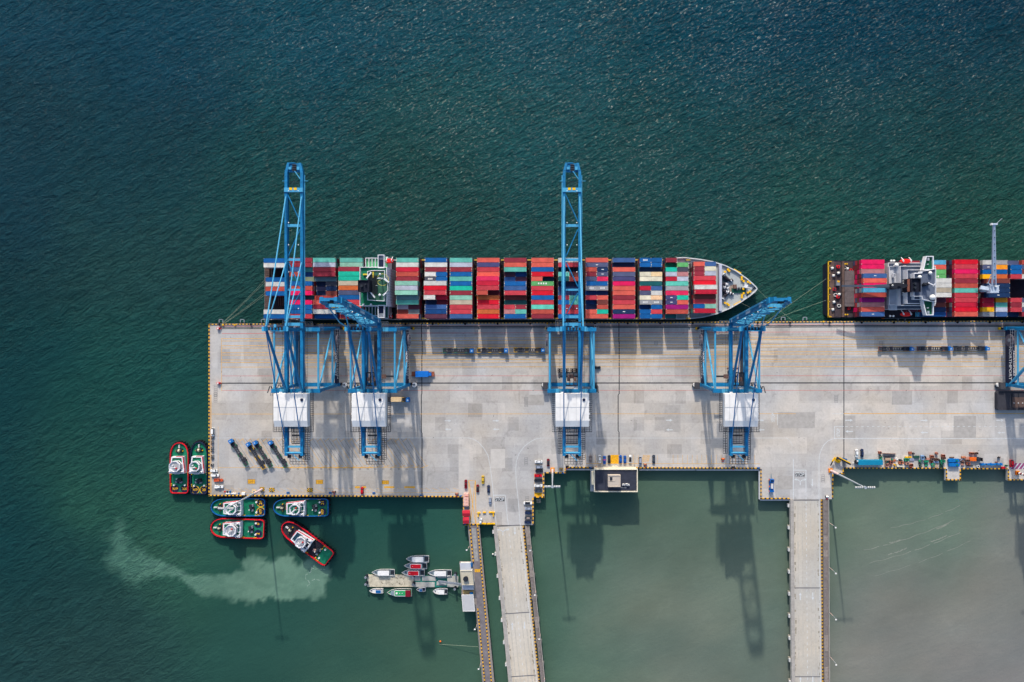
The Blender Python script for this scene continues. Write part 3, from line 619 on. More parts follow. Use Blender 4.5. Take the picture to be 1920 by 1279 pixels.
# building over the water
t = thing('office_building', 'dark flat roofed building with cream parapet projecting over the water', 'building', (*W(1154,902), 0)); inv = Matrix.Translation(-Vector(t.location))
z = 7.5; A = W(1113.8, 879.5, z); Bq = W(1195.8, 922.6, z)
b = MB(); b.box(A[0]+.3, Bq[0]-.3, Bq[1]+.3, A[1]-.3, -1.2, 7.0); obj('wall', b.xf(inv), mat('cream_wall', (214,204,184), .7), t)
b = MB(); b.box(A[0]+.6, Bq[0]-.6, Bq[1]+.6, A[1]-.6, 7.0, 7.15); obj('roof', b.xf(inv), mat('dark_roof_felt', (58,62,76), .9, 0, .25, .4), t)
b = MB(); b.rim([(A[0],Bq[1]),(Bq[0],Bq[1]),(Bq[0],A[1]),(A[0],A[1])], .42, 6.6, 7.7); obj('parapet', b.xf(inv), mat('cream_parapet', (232,222,200), .7, 0, .06, .4), t)
a1 = W(1140,891,9.6); a2 = W(1163.5,913,9.6)
b = MB(); b.box(a1[0], a2[0], a2[1], a1[1], 7.15, 9.6); b.rim([(a1[0],a2[1]),(a2[0],a2[1]),(a2[0],a1[1]),(a1[0],a1[1])], .35, 9.6, 9.85); b.box(a1[0]+1, a1[0]+2.4, a1[1]-3.6, a1[1]-1, 9.605, 9.62, 1); b.box(a1[0]+.35, a2[0]-3, (a1[1]+a2[1])/2-.1, (a1[1]+a2[1])/2+.15, 9.6, 9.8)
obj('stair_tower', b.xf(inv), [mat('beige_roof', (200,186,172), .8, 0, .1, .5), DARK], t)
for x, y in ((1169,909),(1175,908.5),(1178,909.5)):
    p = W(x, y, 8); b = MB(); b.ob(p[0], p[1], 7.15, 8.2, 1.2, .9, 0); b.cyl(p[0], p[1], 8.2, 8.26, .38, 1, 10); obj('air_conditioner', b.xf(inv), [WHITE, STEEL], t)
b = MB(); b.tube(W3(1150,914.5,7.4), W3(1174,915,7.4), .15); b.tube(W3(1174,915,7.4), W3(1174,910,7.4), .12); obj('pipe', b.xf(inv), STEEL, t)
b = MB(); p = W(1107,880,0); r_ = W(1114.5,921,0); b.box(p[0], r_[0]+.8, r_[1], p[1], -1.2, .4); p = W(1109,885,2.5); r_ = W(1115,909,2.5); b.box(p[0], r_[0], r_[1], p[1], .4, 2.6, 1); obj('annex', b.xf(inv), [LSTEEL, mat('annex_cream', (220,214,196), .7)], t)
for x in (1118,1137,1156,1175,1192):
    for y in (884, 918):
        p = W(x, y); b = MB(); b.cyl(p[0], p[1], -14, -1.2, .45, n=8); obj('pile', b.xf(inv), MATS['pile_concrete'], t)

# ================= ship-to-shore cranes =================
YF, YL = 3.0, -28.2
def crane(cx, raised, side, label, text_side, variant=False, cage=True):
    t = thing('gantry_crane', label, 'crane', (cx, 0, 0), 0, 'ship to shore cranes on the quay rails')
    HX = 11.2; ZT = 35.0; ZG = 37.4
    for y in (YF, YL):
        b = MB(); b.box(-HX-1.1, HX+1.1, y-1, y+1, 2.4, 4.6); obj('sill_beam', b, BLUE, t)
        for sx in (-1, 1):
            b = MB(); x0 = sx*(HX+1.2)
            for k in range(2):
                xx = sx*(HX-2.4+k*3.4); b.box(xx-1.4, xx+1.4, y-.55, y+.55, .9, 2.4, 0)
                for q_ in (-.8, .8): b.tube((xx+q_, y-.3, .5), (xx+q_, y+.3, .5), .48, 1, 10)
            b.box(sx*(HX+2.4)-.6, sx*(HX+2.4)+.6, y-.7, y+.7, .5, 2.0, 2); obj('bogie', b, [DARK, BLACK, YEL], t)
            b = MB(); b.beam((sx*HX, y, 4.6), (sx*HX, y+(-.8 if y > 0 else -.8), ZT-1.2), 1.5, 1.5, up=(0,1,0)); obj('leg', b, BLUE, t)
        b = MB(); yy = y-.8; b.box(-HX-1.2, HX+1.2, yy-.95, yy+.95, ZT-1.3, ZT+1.0)
        for sx in (-1, 1): b.box(sx*6.6-1.5, sx*6.6+1.5, yy-1.0, yy+1.0, ZT+1.0, ZT+1.06, 1)
        obj('cross_beam', b, [BLUE, BLUE_L], t)
    for sx in (-1, 1):
        x = sx*HX; isdark = (sx == text_side)
        b = MB(); b.box(x-.55, x+.55, YL+1, YF-1, 3.0, 7.2 if not variant else 9.4); obj('tie_beam', b, NAVY if isdark else BLUE, t)  # lettered beam navy: the shade on its side put into the paint
        if isdark:
            zc = 5.1 if not variant else 7.2; sz = 2.9 if not variant else 3.1
            text('lettering', 'NORTHPORT', sz, WHITE, t, Vector((x-side_face(cx)*.0+(.57 if cx < 0 else -.57), -16.2, zc)), R(90), R(90) if cx < 0 else R(-90), .98)
            text('lettering', 'NORTHPORT', 1.2, WHITE, t, Vector((x, -16.2, (7.2 if not variant else 9.4)+.01)), 0, R(-90), 1.9)
        b = MB(); b.tube((x, YL-.8, 12.6), (x, YF-.8, 12.6), .5); obj('side_tube', b, BLUE_L, t); b = MB(); b.tube((x, YL-.8, ZT), (x, YF-.8, ZT), .52); obj('side_tube', b, BLUE_L, t)
        b = MB(); b.tube((x, YF-.8, 13), (x, YL-.2, ZT-.5), .5)
        if not variant: b.tube((x, YF-.8, 12.4), (x, (YF+YL)/2, 5.5), .42); b.tube((x, YL-.4, 12.4), (x, (YF+YL)/2, 5.5), .42)
        else: b.tube((x, YL, 6), (x, (YF+YL)/2+1, 26), .8)
        obj('side_brace', b, BLUE_L, t)
    # main girders and their trimmings
    for sx in (-1, 1):
        b = MB(); x = sx*3.95; b.box(x-.75, x+.75, -61.5, 5.5, ZG-1.4, ZG+1.1)
        for k in range(22): b.box(x-.78, x+.78, 4-k*3., 4.12-k*3., ZG-1.42, ZG+1.13)
        obj('girder', b, BLUE, t)
        b = MB(); xx = sx*5.5; b.grid(min(xx, xx+sx*.9), max(xx, xx+sx*.9), -60, 4, ZG-.6, 1, 44, .09); obj('walkway', b, DARK, t)
    for y, w_ in ((-47.5,.7),(-57.0,.8),(-60.2,1.1),(4.8,1.6)): b = MB(); b.box(-4.7, 4.7, y-w_/2, y+w_/2, ZG-.9, ZG+.7); obj('girder_cross_beam', b, BLUE_L, t)
    b = MB()
    b.tube((-1.0,-60.5,ZG+.6), (2.6,-64.0,ZG+.4), .22); b.tube((-4,-60,ZG+.9), (4,-60,ZG+.9), .4)
    obj('end_frame', b, BLUE_L, t)
    b = MB()
    for x in (-3.2,-2.2,2.4,3.3): b.tube((x,-62.8,ZG-.3), (x,-61.2,ZG-.3), .5, 0, 8)
    obj('sheave', b, DARK, t)
    b = MB(); b.grid(-3, 3.2, -56, -47.8, ZG-4.2, 8, 9, .19); b.grid(3.4, 6.8, -64, -47, ZG-3, 3, 16, .2); b.grid(-7, -4.9, -61, -47, ZG-3, 2, 11, .17)
    for y in (-56,-52,-47.8): b.box(-3, 3.2, y-.22, y+.22, ZG-4.4, ZG-4)
    b.grid(-3.6, 5.6, -66.5, -61, ZG-3.4, 6, 4, .18); obj('maintenance_cage', b, DARK, t)
    b = MB(); b.box(-.6+3.6*(cx > 0), .8+3.6*(cx > 0), -27, 1, 29.2, 30.0); obj('cable_tray', b, mat('cable_tray_dark', (62,66,76), .7), t)
    # machinery house
    z0, z1 = 38.6, 43.2; hx = 8.3
    b = MB(); y0, y1, ys = -46.3, -29.8, -43.2
    b.add([(-hx,y0,z0),(hx,y0,z0),(hx,y1,z0),(-hx,y1,z0),(-hx,y0,z1-1.2),(hx,y0,z1-1.2),(hx,y1,z1-.12),(-hx,y1,z1-.12),(-hx,ys,z1-.15),(hx,ys,z1-.15),(-hx,-36.5,z1),(hx,-36.5,z1)],
          [(0,3,2,1),(0,1,5,4),(2,3,7,6),(1,2,6,11,9,5),(3,0,4,8,10,7),(4,5,9,8),(8,9,11,10),(10,11,6,7)])
    obj('machinery_house', b, mat('white_house_roof', (240,237,234), .45, 0, .10, .35), t)
    b = MB(); 
    for sx in (-1, 1): b.box(sx*(hx+.02)-.02, sx*(hx+.02)+.02, y0+.6, y1-.6, z0+.6, z1-1.6)
    obj('house_side_panel', b, mat('house_side_grey', (200,206,218), .5), t)
    b = MB(); b.cyl(5.8, -32.8, z1-.4, z1+.35, .75); obj('roof_vent', b, NAVY, t)
    b = MB()
    for x in (-6,-2,2,6): b.box(x-.04, x+.04, ys, y1, z1-.13, z1+.03)
    b.box(-hx, hx, -36.6, -36.4, z1-.02, z1+.05); obj('roof_seam', b, LSTEEL, t)
    b = MB(); b.grid(-hx-1.7, hx+1.7, y0-3.0, y0-.2, z0-.2, 16, 3, .17); b.grid(hx+.1, hx+1.7, y0-.2, y1, z0-.2, 2, 16, .17); b.grid(-hx-1.7, -hx-.1, y0-.2, y1, z0-.2, 2, 16, .17)
    for i in range(14):
        b.beam((hx+1.7, y0-3+i*1.4, z0-.2), (hx+1.7, y0-3+i*1.4, z0+1), .08)
    b.beam((hx+1.7, y0-3, z0+1), (hx+1.7, y1, z0+1), .1); b.beam((-hx-1.7, y0-3, z0+1), (-hx-1.7, y1, z0+1), .1); b.beam((-hx-1.7, y0-3, z0+1), (hx+1.7, y0-3, z0+1), .1)
    obj('house_walkway', b, DARK, t)
    b = MB()
    for y in (-34,-40,-43): b.box(-side_face(cx)*(hx+.35)-.3, -side_face(cx)*(hx+.35)+.3, y-.35, y+.35, z1-2.4, z1-1.5)
    for x in (-5, 4.5): b.box(x-.7, x+.7, y1+.25, y1+.85, z1-1.2, z1-.6)
    obj('air_conditioner', b, WHITE, t)
    # pylon
    PT = 61.0; py = 2.3
    b = MB(); b.box(-6.3, 6.3, py-.7, py+.7, PT-1, PT+.3)
    for sx in (-1, 1):
        b.beam((sx*4.6, YF-.8, ZT+1), (sx*4.6, py, PT-.6), 1.1, 1.1, up=(0,1,0)); b.tube((sx*4.6, py-1, PT+.5), (sx*4.6, py+1.3, PT+.5), .8, 0, 10)
        b.box(sx*5.6-.6, sx*5.6+.6, py-1.1, py+1.1, PT+.3, PT+.9, 1)
    for k in range(5): b.tube((-3+k*1.5, py-.6, PT+.4), (-3+k*1.5, py+.7, PT+.4), .42, 2, 8)
    b.box(-.5, .5, py+.7, py+2.2, PT, PT+1, 1)
    obj('pylon', b, [BLUE, BLUE_L, DARK], t)
    b = MB()
    for sx in (-1, 1): b.beam((sx*4.6, py-.4, PT-.4), (sx*3.95, YL-.6, ZG+1.1), .95, .95)
    obj('pylon_strut', b, BLUE, t)
    b = MB()
    for sx in (-1, 1): b.tube((sx*4.6, py-.6, PT+.2), (sx*3.95, -56.8, ZG+1), .26, 0, 6)
    obj('backstay', b, mat('stay_blue', (40,112,168), .5), t)
    b = MB(); b.grid(-8.3, 2.2, YF-3.2, YF+3.8, ZT-3.6, 11, 8, .16); b.grid(2.2, 7.2, YF-4.6, YF+3.2, ZT-2.8, 6, 9, .16); b.grid(-3, 1.2, YF-6.6, YF-3.4, ZT-6, 4, 4, .15); b.grid(-13.2, -11.5, YF-1.8, YF+1.6, ZT, 2, 3, .16); b.grid(11.6, 13.6, YF-3, YF+1.8, ZT, 2, 3, .16)
    b.grid(-13.6, -8, YL-3.4, YL-1.9, ZT-1, 6, 2, .11)
    obj('catwalk', b, mat('grating_grey', (84,94,108), .6), t)
    b = MB(); b.cyl(-.2, YF+.2, ZT+1, ZT+2.2, .5); b.box(-4.6,-3.2, YF-2.6, YF-.6, ZT+1.05, ZT+2.0); obj('junction_box', b, WHITE, t)
    # boom
    BL = 80.0 if not raised else 67.0
    bm, cr, dg, st_, lt, ye, mc, rp = MB(), MB(), MB(), MB(), MB(), MB(), MB(), MB()
    hw = 3.95
    for sx in (-1, 1):
        x = sx*hw; bm.box(x-.7, x+.7, 0, BL-5, -1.3, 1.1); bm.box(x+sx*.75-.0, x+sx*1.25, 2, BL-6, -.5, -.3, 1)
        bm.add([(x-.7,BL-5,-1.3),(x+.7,BL-5,-1.3),(x*.72+.6,BL,-1),(x*.72-.6,BL,-1),(x-.7,BL-5,1.1),(x+.7,BL-5,1.1),(x*.72+.6,BL,.8),(x*.72-.6,BL,.8)], [(0,3,2,1),(4,5,6,7),(0,1,5,4),(1,2,6,5),(2,3,7,6),(3,0,4,7)])
        for k in range(int(BL/3)): bm.box(x-.74, x+.74, 1+k*3, 1.15+k*3, -1.34, 1.14)
        for y in ((.84*BL) if not raised else .84*BL, .64*BL, .5*BL, .33*BL, .1*BL): lt.sphere((x*.62, y-1.5, 1.4), .33, 0, 6, 4)
        st_.box(x+.72*(-side_face(cx)*-1), x+.76*(-side_face(cx)*-1), 0, 0.01, 0, .01)
    crs = [MB()]; crs[0].box(-4.7, 4.7, .815*BL, .815*BL+2.1, .2, 1.6)
    for f, wd in ((.605,1.3),(.39,1.2),(.2,1.),(.03,1.4)): crs.append(MB()); crs[-1].box(-3.3, 3.3, f*BL-wd/2, f*BL+wd/2, -.4, .9)
    for f0, x0, f1, x1 in ((.80,-3.2,.63,3.0),(.58,3.0,.41,-3.0),(.375,-3.0,.22,3.0),(.18,3.0,.04,-3.0)): dg.tube((x0, f0*BL, .6), (x1, f1*BL, .6), .3, 0, 6)
    for x in (-1.3, 1.0): ye.box(x-.75, x+.75, .82*BL+.5, .82*BL+1.7, 1.6, 1.75)
    mc.box(-3.0, 3.0, BL-4.6, BL-.1, -.6, .3); mc.box(-3.4, .6, BL-.3, BL+.15, 0, .8)
    for k in range(4): mc.tube((-.8, BL-1.2-k*.9, .8), (1.2, BL-1.2-k*.9, .8), .4, 1, 8)
    mc.box(-2.6, -1.2, BL-3.4, BL-2.2, .3, 1.2, 2); mc.box(1.5, 2.8, BL-3.6, BL-2.0, .3, 1.1, 2); mc.tube((.4, BL-4.2, 1), (3.2, BL-8.2, 1), .24, 2, 6)
    mc.tube((hw+.7, BL-9, 0), (hw+3, BL-9, 0), .14, 2, 6); mc.tube((-hw-.7, BL-9, 0), (-hw-2.2, BL-9, 0), .14, 2, 6)
    for x in (-2.3,-.6,.9,2.6): rp.tube((x, 1, -.9), (x, BL-4, -.9), .07, 0, 4)
    rp.grid(-2.6, 2.6, .835*BL+2.6, .835*BL+4.0, -.2, 6, 2, .07)
    if raised: M = Matrix.Translation((0, 6.2, ZG)) @ Matrix.Rotation(R(83.2), 4, 'X')
    else: M = Matrix.Translation((0, 6.2, ZG))
    for n_, mb, mm in (('boom', bm, [BLUE, BLUE_L]), ('boom_brace', dg, BLUE), ('boom_tip', mc, [BLUE, DARK, BLUE_L]), ('floodlight', lt, WHITE), ('boom_marker', ye, YEL), ('boom_rope', rp, DARK)):
        obj(n_, mb.xf(M), mm, t)
    for q_ in crs: obj('boom_cross_beam', q_.xf(M), BLUE_L, t)
    if raised:
        # sign plates on the outer girder face and the folded stays
        sg = MB(); fx = side_face(cx)*hw
        for y, w_, ln in ((.78*BL,1.8,3.2),(.5*BL,1.8,7.2),(.24*BL,1.8,3.2),(.07*BL,1.2,1.8)): sg.box(fx+side_face(cx)*.72-.03, fx+side_face(cx)*.72+.03, y-ln/2, y+ln/2, -.9, .9)
        obj('sign_plate', sg.xf(M), mat('sign_pale_blue', (190,208,226), .6), t)
        b = MB()
        for sx in (-1, 1):
            A = Vector((sx*4.4, py+.4, PT)); Bp = M @ Vector((sx*hw, .45*BL, 1.3)); Cp = M @ Vector((sx*hw, .82*BL, 1.3)); mid = (A+Bp)/2+Vector((0,-1,-1)); m2 = (A+Cp)/2+Vector((0,-2,-1))
            b.tube(A, mid, .32, 0, 6); b.tube(mid, Bp, .32, 0, 6); b.tube(A, m2, .3, 0, 6); b.tube(m2, Cp, .3, 0, 6)
        obj('forestay', b, BLUE_L, t)
        b = MB()
        for k in range(8):
            y = .12*BL+k*.095*BL; b.box(-3.3, 3.3, y-.3, y+.3, 1.6, 2.2); b.tube((-3.2, y, 1.9), (3.2, y+.09*BL, 1.9), .22, 0, 6)
        obj('boom_lattice', b.xf(M), BLUE_L, t)
    else:
        b = MB()
        for sx in (-1, 1):
            b.tube((sx*4.7, py+.4, PT), (sx*hw, 6.2+.785*BL, ZG+1.2), .34, 0, 6); b.tube((sx*4.6, py+.4, PT-.5), (sx*hw, 6.2+.37*BL, ZG+1.2), .32, 0, 6)
        obj('forestay', b, BLUE_L, t)
    # trolley, cab and spreader
    ty = -23.0
    tr = MB(); tr.box(-3.1, 3.1, ty-3.5, ty-2.9, ZG-2.2, ZG-1.5); tr.box(-3.1, 3.1, ty+2.9, ty+3.5, ZG-2.2, ZG-1.5)
    for x in (-3,-1,1,3): tr.box(x-.2, x+.2, ty-3.2, ty+3.2, ZG-2.1, ZG-1.6)
    tr.tube((-1.8,ty-1,ZG-1), (-1.8,ty+1,ZG-1), .6, 1, 10); tr.tube((1.6,ty-1,ZG-1), (1.6,ty+1,ZG-1), .6, 1, 10)
    if cage: obj('trolley', tr, [DARK, BROWN], t)
    cb = MB(); cb.box(1.0, 3.0, ty-6.4, ty-4.2, ZG-4.6, ZG-2.2); 
    if cage: c_ = obj('operator_cab', cb, WHITE, t)
    sp = MB(); zs = 12.5; sp.box(-6.0, 6.0, ty-.45, ty+.45, zs, zs+.7); 
    for x in (-6, 6): sp.box(x-.25, x+.25, ty-1.22, ty+1.22, zs-.1, zs+.5)
    sp.box(-1.6, 1.6, ty-1.1, ty+1.1, zs+.7, zs+1.6, 1)
    if cage: obj('spreader', sp, [DARK, BROWN], t)
    rp = MB()
    for x in (-1.3, 1.3):
        for y in (ty-.9, ty+.9): rp.tube((x, y, zs+1.6), (x, y, ZG-2), .05, 0, 4)
    if cage: obj('hoist_rope', rp, DARK, t)
    # cable reel & white cable drum
    sx = side_face(cx)
    b = MB(); b.tube((sx*(HX+1.3), YF-6.6, 8.5), (sx*(HX+2.1), YF-6.6, 8.5), 3.3, 0, 22); b.tube((sx*(HX+1.2), YF-6.6, 8.5), (sx*(HX+2.3), YF-6.6, 8.5), 1.0, 1, 12); b.grid(sx*(HX+1.2)-.0 if sx > 0 else sx*(HX+1.2)-2.2, sx*(HX+1.2)+2.2 if sx > 0 else sx*(HX+1.2), YF-12, YF-.5, 11.6, 2, 6, .12, 1)
    obj('cable_reel', b, [mat('reel_grey', (96,88,100) if not variant else (110,72,72), .6), STEEL], t)
    b = MB(); X = sx*(HX+3.2); b.box(X-1.6*1, X+1.2, YL-1.6, YL-.1, .3, 1.0); b.cyl(X, YL-.2, 1.0, 2.4, 1.4, 1, 12); b.cyl(X, YL-.2, 2.4, 2.5, .5, 0, 8); obj('cable_drum', b, [DARK, WHITE], t)
    if side_face(cx) < 0 or abs(cx) < 30:
        b = MB(); b.box(-HX-4.0, -HX-1.3, YL-2.4, YL+1.2, .6, 4.2); obj('power_cabinet', b, mat('cabinet_dark', (72,72,78), .7), t)
    b = MB(); zz = 4.6
    while zz < 34:
        b.beam((sx*-(HX+1.5), YL-1.6, zz), (sx*-(HX+1.5), YL+1.6, zz+2.8), .5, .12); b.beam((sx*-(HX+2.1), YL+1.6, zz+2.8), (sx*-(HX+2.1), YL-1.6, zz+5.6), .5, .12); zz += 5.6
    obj('stair', b, DARK, t)
    return t
def side_face(cx): return 1 if cx < 0 else -1
crane((599.5-NX)/3.35, False, 1, 'leftmost blue gantry crane, boom lowered over the ship stern', 1, cage=False)
crane((729.8-NX)/3.35, True, 1, 'blue gantry crane with raised boom, second from the left', 1)
crane((1069-NX)/3.35, False, 1, 'blue gantry crane with lowered boom at the middle of the quay', 99)
crane((1351-NX)/3.35, True, -1, 'blue gantry crane with raised boom beside the ship bow', -1)
crane((1917.5-NX)/3.35, False, -1, 'blue gantry crane cut off by the right edge, NORTHPORT on its side beam', -1, True)
# ================= containers =================
CC = {  # code: (word, rgb, variant)
'bl': ('blue', (0,92,160)), 'te': ('teal', (96,182,168)), 'pt': ('pale green', (140,196,176)), 'tq': ('turquoise', (20,186,158)), 'lt': ('light turquoise', (100,205,185)),
'wh': ('white', (208,206,202)), 'cr': ('cream', (226,218,194)), 'pe': ('peach', (238,206,160)), 're': ('bright red', (216,12,42)), 'cm': ('crimson', (196,26,56)),
'ro': ('rose red', (198,62,74)), 'br': ('brick red', (188,78,66)), 'sa': ('salmon', (220,96,82)), 'ma': ('maroon', (146,44,60)), 'pl': ('plum', (92,48,68)),
'nv': ('navy', (20,50,90)), 'sl': ('slate', (82,88,120)), 'sb': ('slate blue', (60,96,150)), 'dt': ('dark teal', (14,90,94)), 'hp': ('hot pink', (236,20,96)),
'mg': ('magenta', (158,12,116)), 'gr': ('green', (96,172,104)), 'dg': ('dark green', (20,104,80)), 'or': ('orange', (240,150,34)), 'gy': ('grey', (156,156,160)),
'dk': ('dark grey', (74,76,90)), 'bn': ('brown', (122,60,55)), 'ru': ('rusty orange', (205,102,52)), 'pg': ('dusty pink', (186,124,126)), 'li': ('lilac white', (186,190,206)),
'lb': ('light blue', (84,164,200)), 'ye': ('yellow', (245,180,22)), 'dn': ('dark navy', (26,34,62)), 'gt': ('grey teal', (112,140,146)), 'hr': ('hot rose', (226,42,92)), 'in': ('indigo', (72,72,118)), 'wr': ('white and rusty', (232,190,150)), 'ol': ('olive', (140,150,120)), 'ta': ('tan stained', (186,172,152)), 'db': ('deep blue', (6,66,124))}
CM = {k: mat('container_'+v[0].replace(' ', '_'), v[1],   .5, 0, .24, .4, .09, .6 if k in ('wr','ru','ta') else .38) for k, v in CC.items()}
CAST = mat('corner_casting', (206,190,170), .7, 0, .3, 1.5)
def box_mesh(Ln, var):
    def f():
        b = MB(); h = 2.55; hw = 1.215 if Ln not in (12.7, 6.3) else 1.25
        b.box(.03, Ln-.03, -hw+.03, hw-.03, .05, h-.05)
        n = 20 if Ln > 8 else 10
        for i in range(n):
            x = .35+(Ln-.7)*(i+.25)/n; d = (Ln-.7)/n*.5; b.box(x, x+d, -hw+.12, hw-.12, h-.06, h-.012)
            b.box(x, x+d, -hw, -hw+.04, .2, h-.18); b.box(x, x+d, hw-.04, hw, .2, h-.18)
        for y in (-hw, hw-.07): b.box(0, Ln, y, y+.07, h-.12, h)
        for x in (0, Ln-.09): b.box(x, x+.09, -hw+.07, hw-.07, h-.12, h)
        for x in (0, Ln-.3):
            for y in (-hw-.015, hw-.165): b.box(x, x+.3, y, y+.18, h-.16, h+.02, 1)
        if var == 'w':
            for x in (.06, Ln-.34):
                b.box(x, x+.28, -.5, .5, h-.01, h+.012, 1)
        if var == 'd': b.box(Ln/2-.62, Ln/2+.62, -.18, .18, h-.01, h+.015, 2)
        if var == 't':
            for k in range(4): b.box(Ln*.3+k*Ln*.11, Ln*.3+k*Ln*.11+Ln*.06, -.45, .45, h-.01, h+.015, 2)
        return b
    return f
ncont = 0
def container(x, y, z, L20, code, label, group, parent=None, var=None, big=0):
    global ncont; ncont += 1
    Ln = (6.3 if L20 else 12.7) if big else (6.06 if L20 else 12.19); cd = code
    if cd[-1] in '!^~': var = {'!': 'd', '^': 't', '~': 'w'}[cd[-1]]; cd = cd[:-1]
    o = obj('shipping_container', box_mesh(Ln, var), [CM[cd], CAST, WHITE], None, key=('c', L20, var, big)); o.location = (x, y, z)
    tag(o, label.format(CC[cd][0]), 'container', group); return o
LOW = MB(); LOWC = ['bl','br','ma','te','sl','ro','wh','nv','bn','pl','hp','gy']
# bay: (x0, default tiers, first row, [rows])   '+k' / '-k' = tiers above or below the default
S1 = [
 (None, 4, 0, "bl wh -2 -2 bl-1 wh-1 br-1 bl-1 - - - wh bl", 494.2),
 (None, 5, 0, "ma ma sb|te-1 br|db-1 dt|ol-1 bl br hp nv|dt-1 hp bl bl ro", 543.2),
 (None, 5, 0, "te li ma ma gt-1 nv-2|dk-1 sl-2|nv-1 nv-2|bn-1 br-1 sa ma wh bl-1", 586.7),
 (None, 6, 0, "te-1 pt-1 ma tq tq ta ru sl bl ro sa ma-1 ma-1", 634.3),
 (None, 5, 0, "te~ wh cm br ma pt+1 li+1 pt+1 gt te li-1|pl-1 bn-1|gt-1 sa", 742.5),
 (None, 5, 0, "bl~ wh ma~ wh^|bl dk^|bl wh+1 re+1 ro+1~ wh^+1|cm nv-1|ma-1 sb~ db~ pl", 796.2),
 (None, 5, 0, "te li ma~ bl~ te bl~ tq ma~ pt ta ro ro~ sb", 843.2),
 (None, 5, 0, "sa in ro sa hr+1 cm+1 ro+1 br+1|ma-1 ru re~ ro ru re~", 894.4),
 (None, 5, 0, "ma sa te pl-1|db-1 sb-1|pl-1 bl~ sb ro~ bn-1 dt-1 ro|ma~ pg|te bl~", 945.0),
 (None, 5, 0, "sa sa bl re~ sa|nv-1 gr^ ro re~ bl ro lt br ma", 996.2),
 (None, 5, 0, "wh ro nv-2 te|bn dt|br nv-2 sb-2 sb-2 ma|te bl|te ma ro bl", 1046.6),
 (None, 5, 0, "sa sl! br|nv! ma~|sl! sl|hr bl~ gy^|gy^ db-1|db-1 ro|sa db-1|bn nv-1|br sa|tq sa", 1098.3),
 (None, 5, 0, "sb nv-1 sa sl in hp sa sa ma ro sa nv! mg", 1149.0),
 (None, 5, 0, "bl^|bl bl|bl~ nv-1 cr|pe cr|cr dt cm|sb sl|wh cr|wr gy^|gy^ db-1|bl bl|ro bl|bl", 1199.6),
 (None, 5, 0, "ma| dg-1|gr tq|dk li|pg cm|li lt gy hr in!|tq in!|sa mg br dt-1|", 1248.6),
 (None, 5, 1, "sa|sb ma~|cr ma~|li ro re wh+1 cm+1~ bn ro bl|pt cm~", 1300.6),
]
S2 = [
 (None, 4, 0, "hp hp pg sb!+1 sa+1 hp+1 lb+1 br+1 mg pg sa sb!", 1615),
 (202.8, 3, 0, "lb sa gr gr^ wh+2 wh+2 ta+2 wh+2 pl bn nv db"),
 (None, 4, 0, "re ro hp ro ma br te+0 ro ro cm re sa", 1790),
 (None, 3, 0, "wh|gy sl!|or bl|bl ye|ru bn+1 nv!+1 nv!+1 nv!+1 cm|or cm|te ye|li gy|sb", 1842.6),
 (None, 3, 0, "sl-1| bl| bl| ro| - - - - ro| ma| ro| nv-1|", 1895.0),
]
def ship_containers(bays, base, ybase, pref, fb, shipname, gap20, PIT):
    nb = len(bays); xs = []
    for bi, bay in enumerate(bays):
        x0, nd, r0, rows = bay[:4]; ztop = base+2.6*nd
        if x0 is None: x0 = (bay[4]-NX)/S(ztop)
        xs.append(x0); rows = rows.split(' '); nr = len(rows)
        rr = []
        for t_ in rows:
            if t_ == '-2': t_ = '-'
            rr.append(t_)
        yb = ybase if r0 == 0 else ybase-1.1*(0 if r0 == 0 else 1)
        for i, t_ in enumerate(rr):
            if t_ == '-': continue
            yc = ybase-PIT*(i+r0+.5)+(0.45 if r0 else 0)
            parts = t_.split('|')
            frm = ORD[(12 if pref == 1 else 11)-(i+r0)]
            bn = (fb-bi) if pref == 1 else bi
            for hi, p in enumerate(parts):
                if not p: continue
                d = 0
                for sfx in ('+1','+2','-1','-2','+0'):
                    if sfx in p: d = int(sfx); p = p.replace(sfx, '')
                n = nd+d; half = len(parts) == 2
                x = x0 + (0 if not half else (0 if hi == 0 else gap20)) + (.6 if (not half and pref == 2 and bi == 3) else 0)
                if pref == 1: lab = ('short' if half else 'long')+' {} container'+((', aft half' if hi == 0 else ', fore half') if half else '')+', %s row from quay, %s bay from bow' % (frm, ORD[bn])
                else: lab = ('short' if half else 'long')+' {} container'+((', aft half' if hi == 0 else ', fore half') if half else '')+", %s row from quay, %s bay from right ship's stern" % (frm, ORD[bn])
                lab = lab.replace('short {}', '{} short').replace('long {}', '{}')
                container(x, yc, base+2.6*(n-1), half, p, lab, 'containers on the '+shipname, big=pref-1)
                Ln = (6.06 if half else 12.19) if pref == 1 else (6.3 if half else 12.7)
                for k in range(n-1):
                    mi = random.randrange(12); split = (not half) and random.random() < .4
                    if pref == 2: mi = random.choice((2,2,8,5,4,10,9,11))
                    z = base+2.6*k
                    for (u, v) in ([(0, 6.06), (6.13, 12.19)] if split else [(0, Ln)]):
                        LOW.box(x+u, x+v, yc-1.2, yc+1.2, z+.02, z+2.58, mi)
    return xs
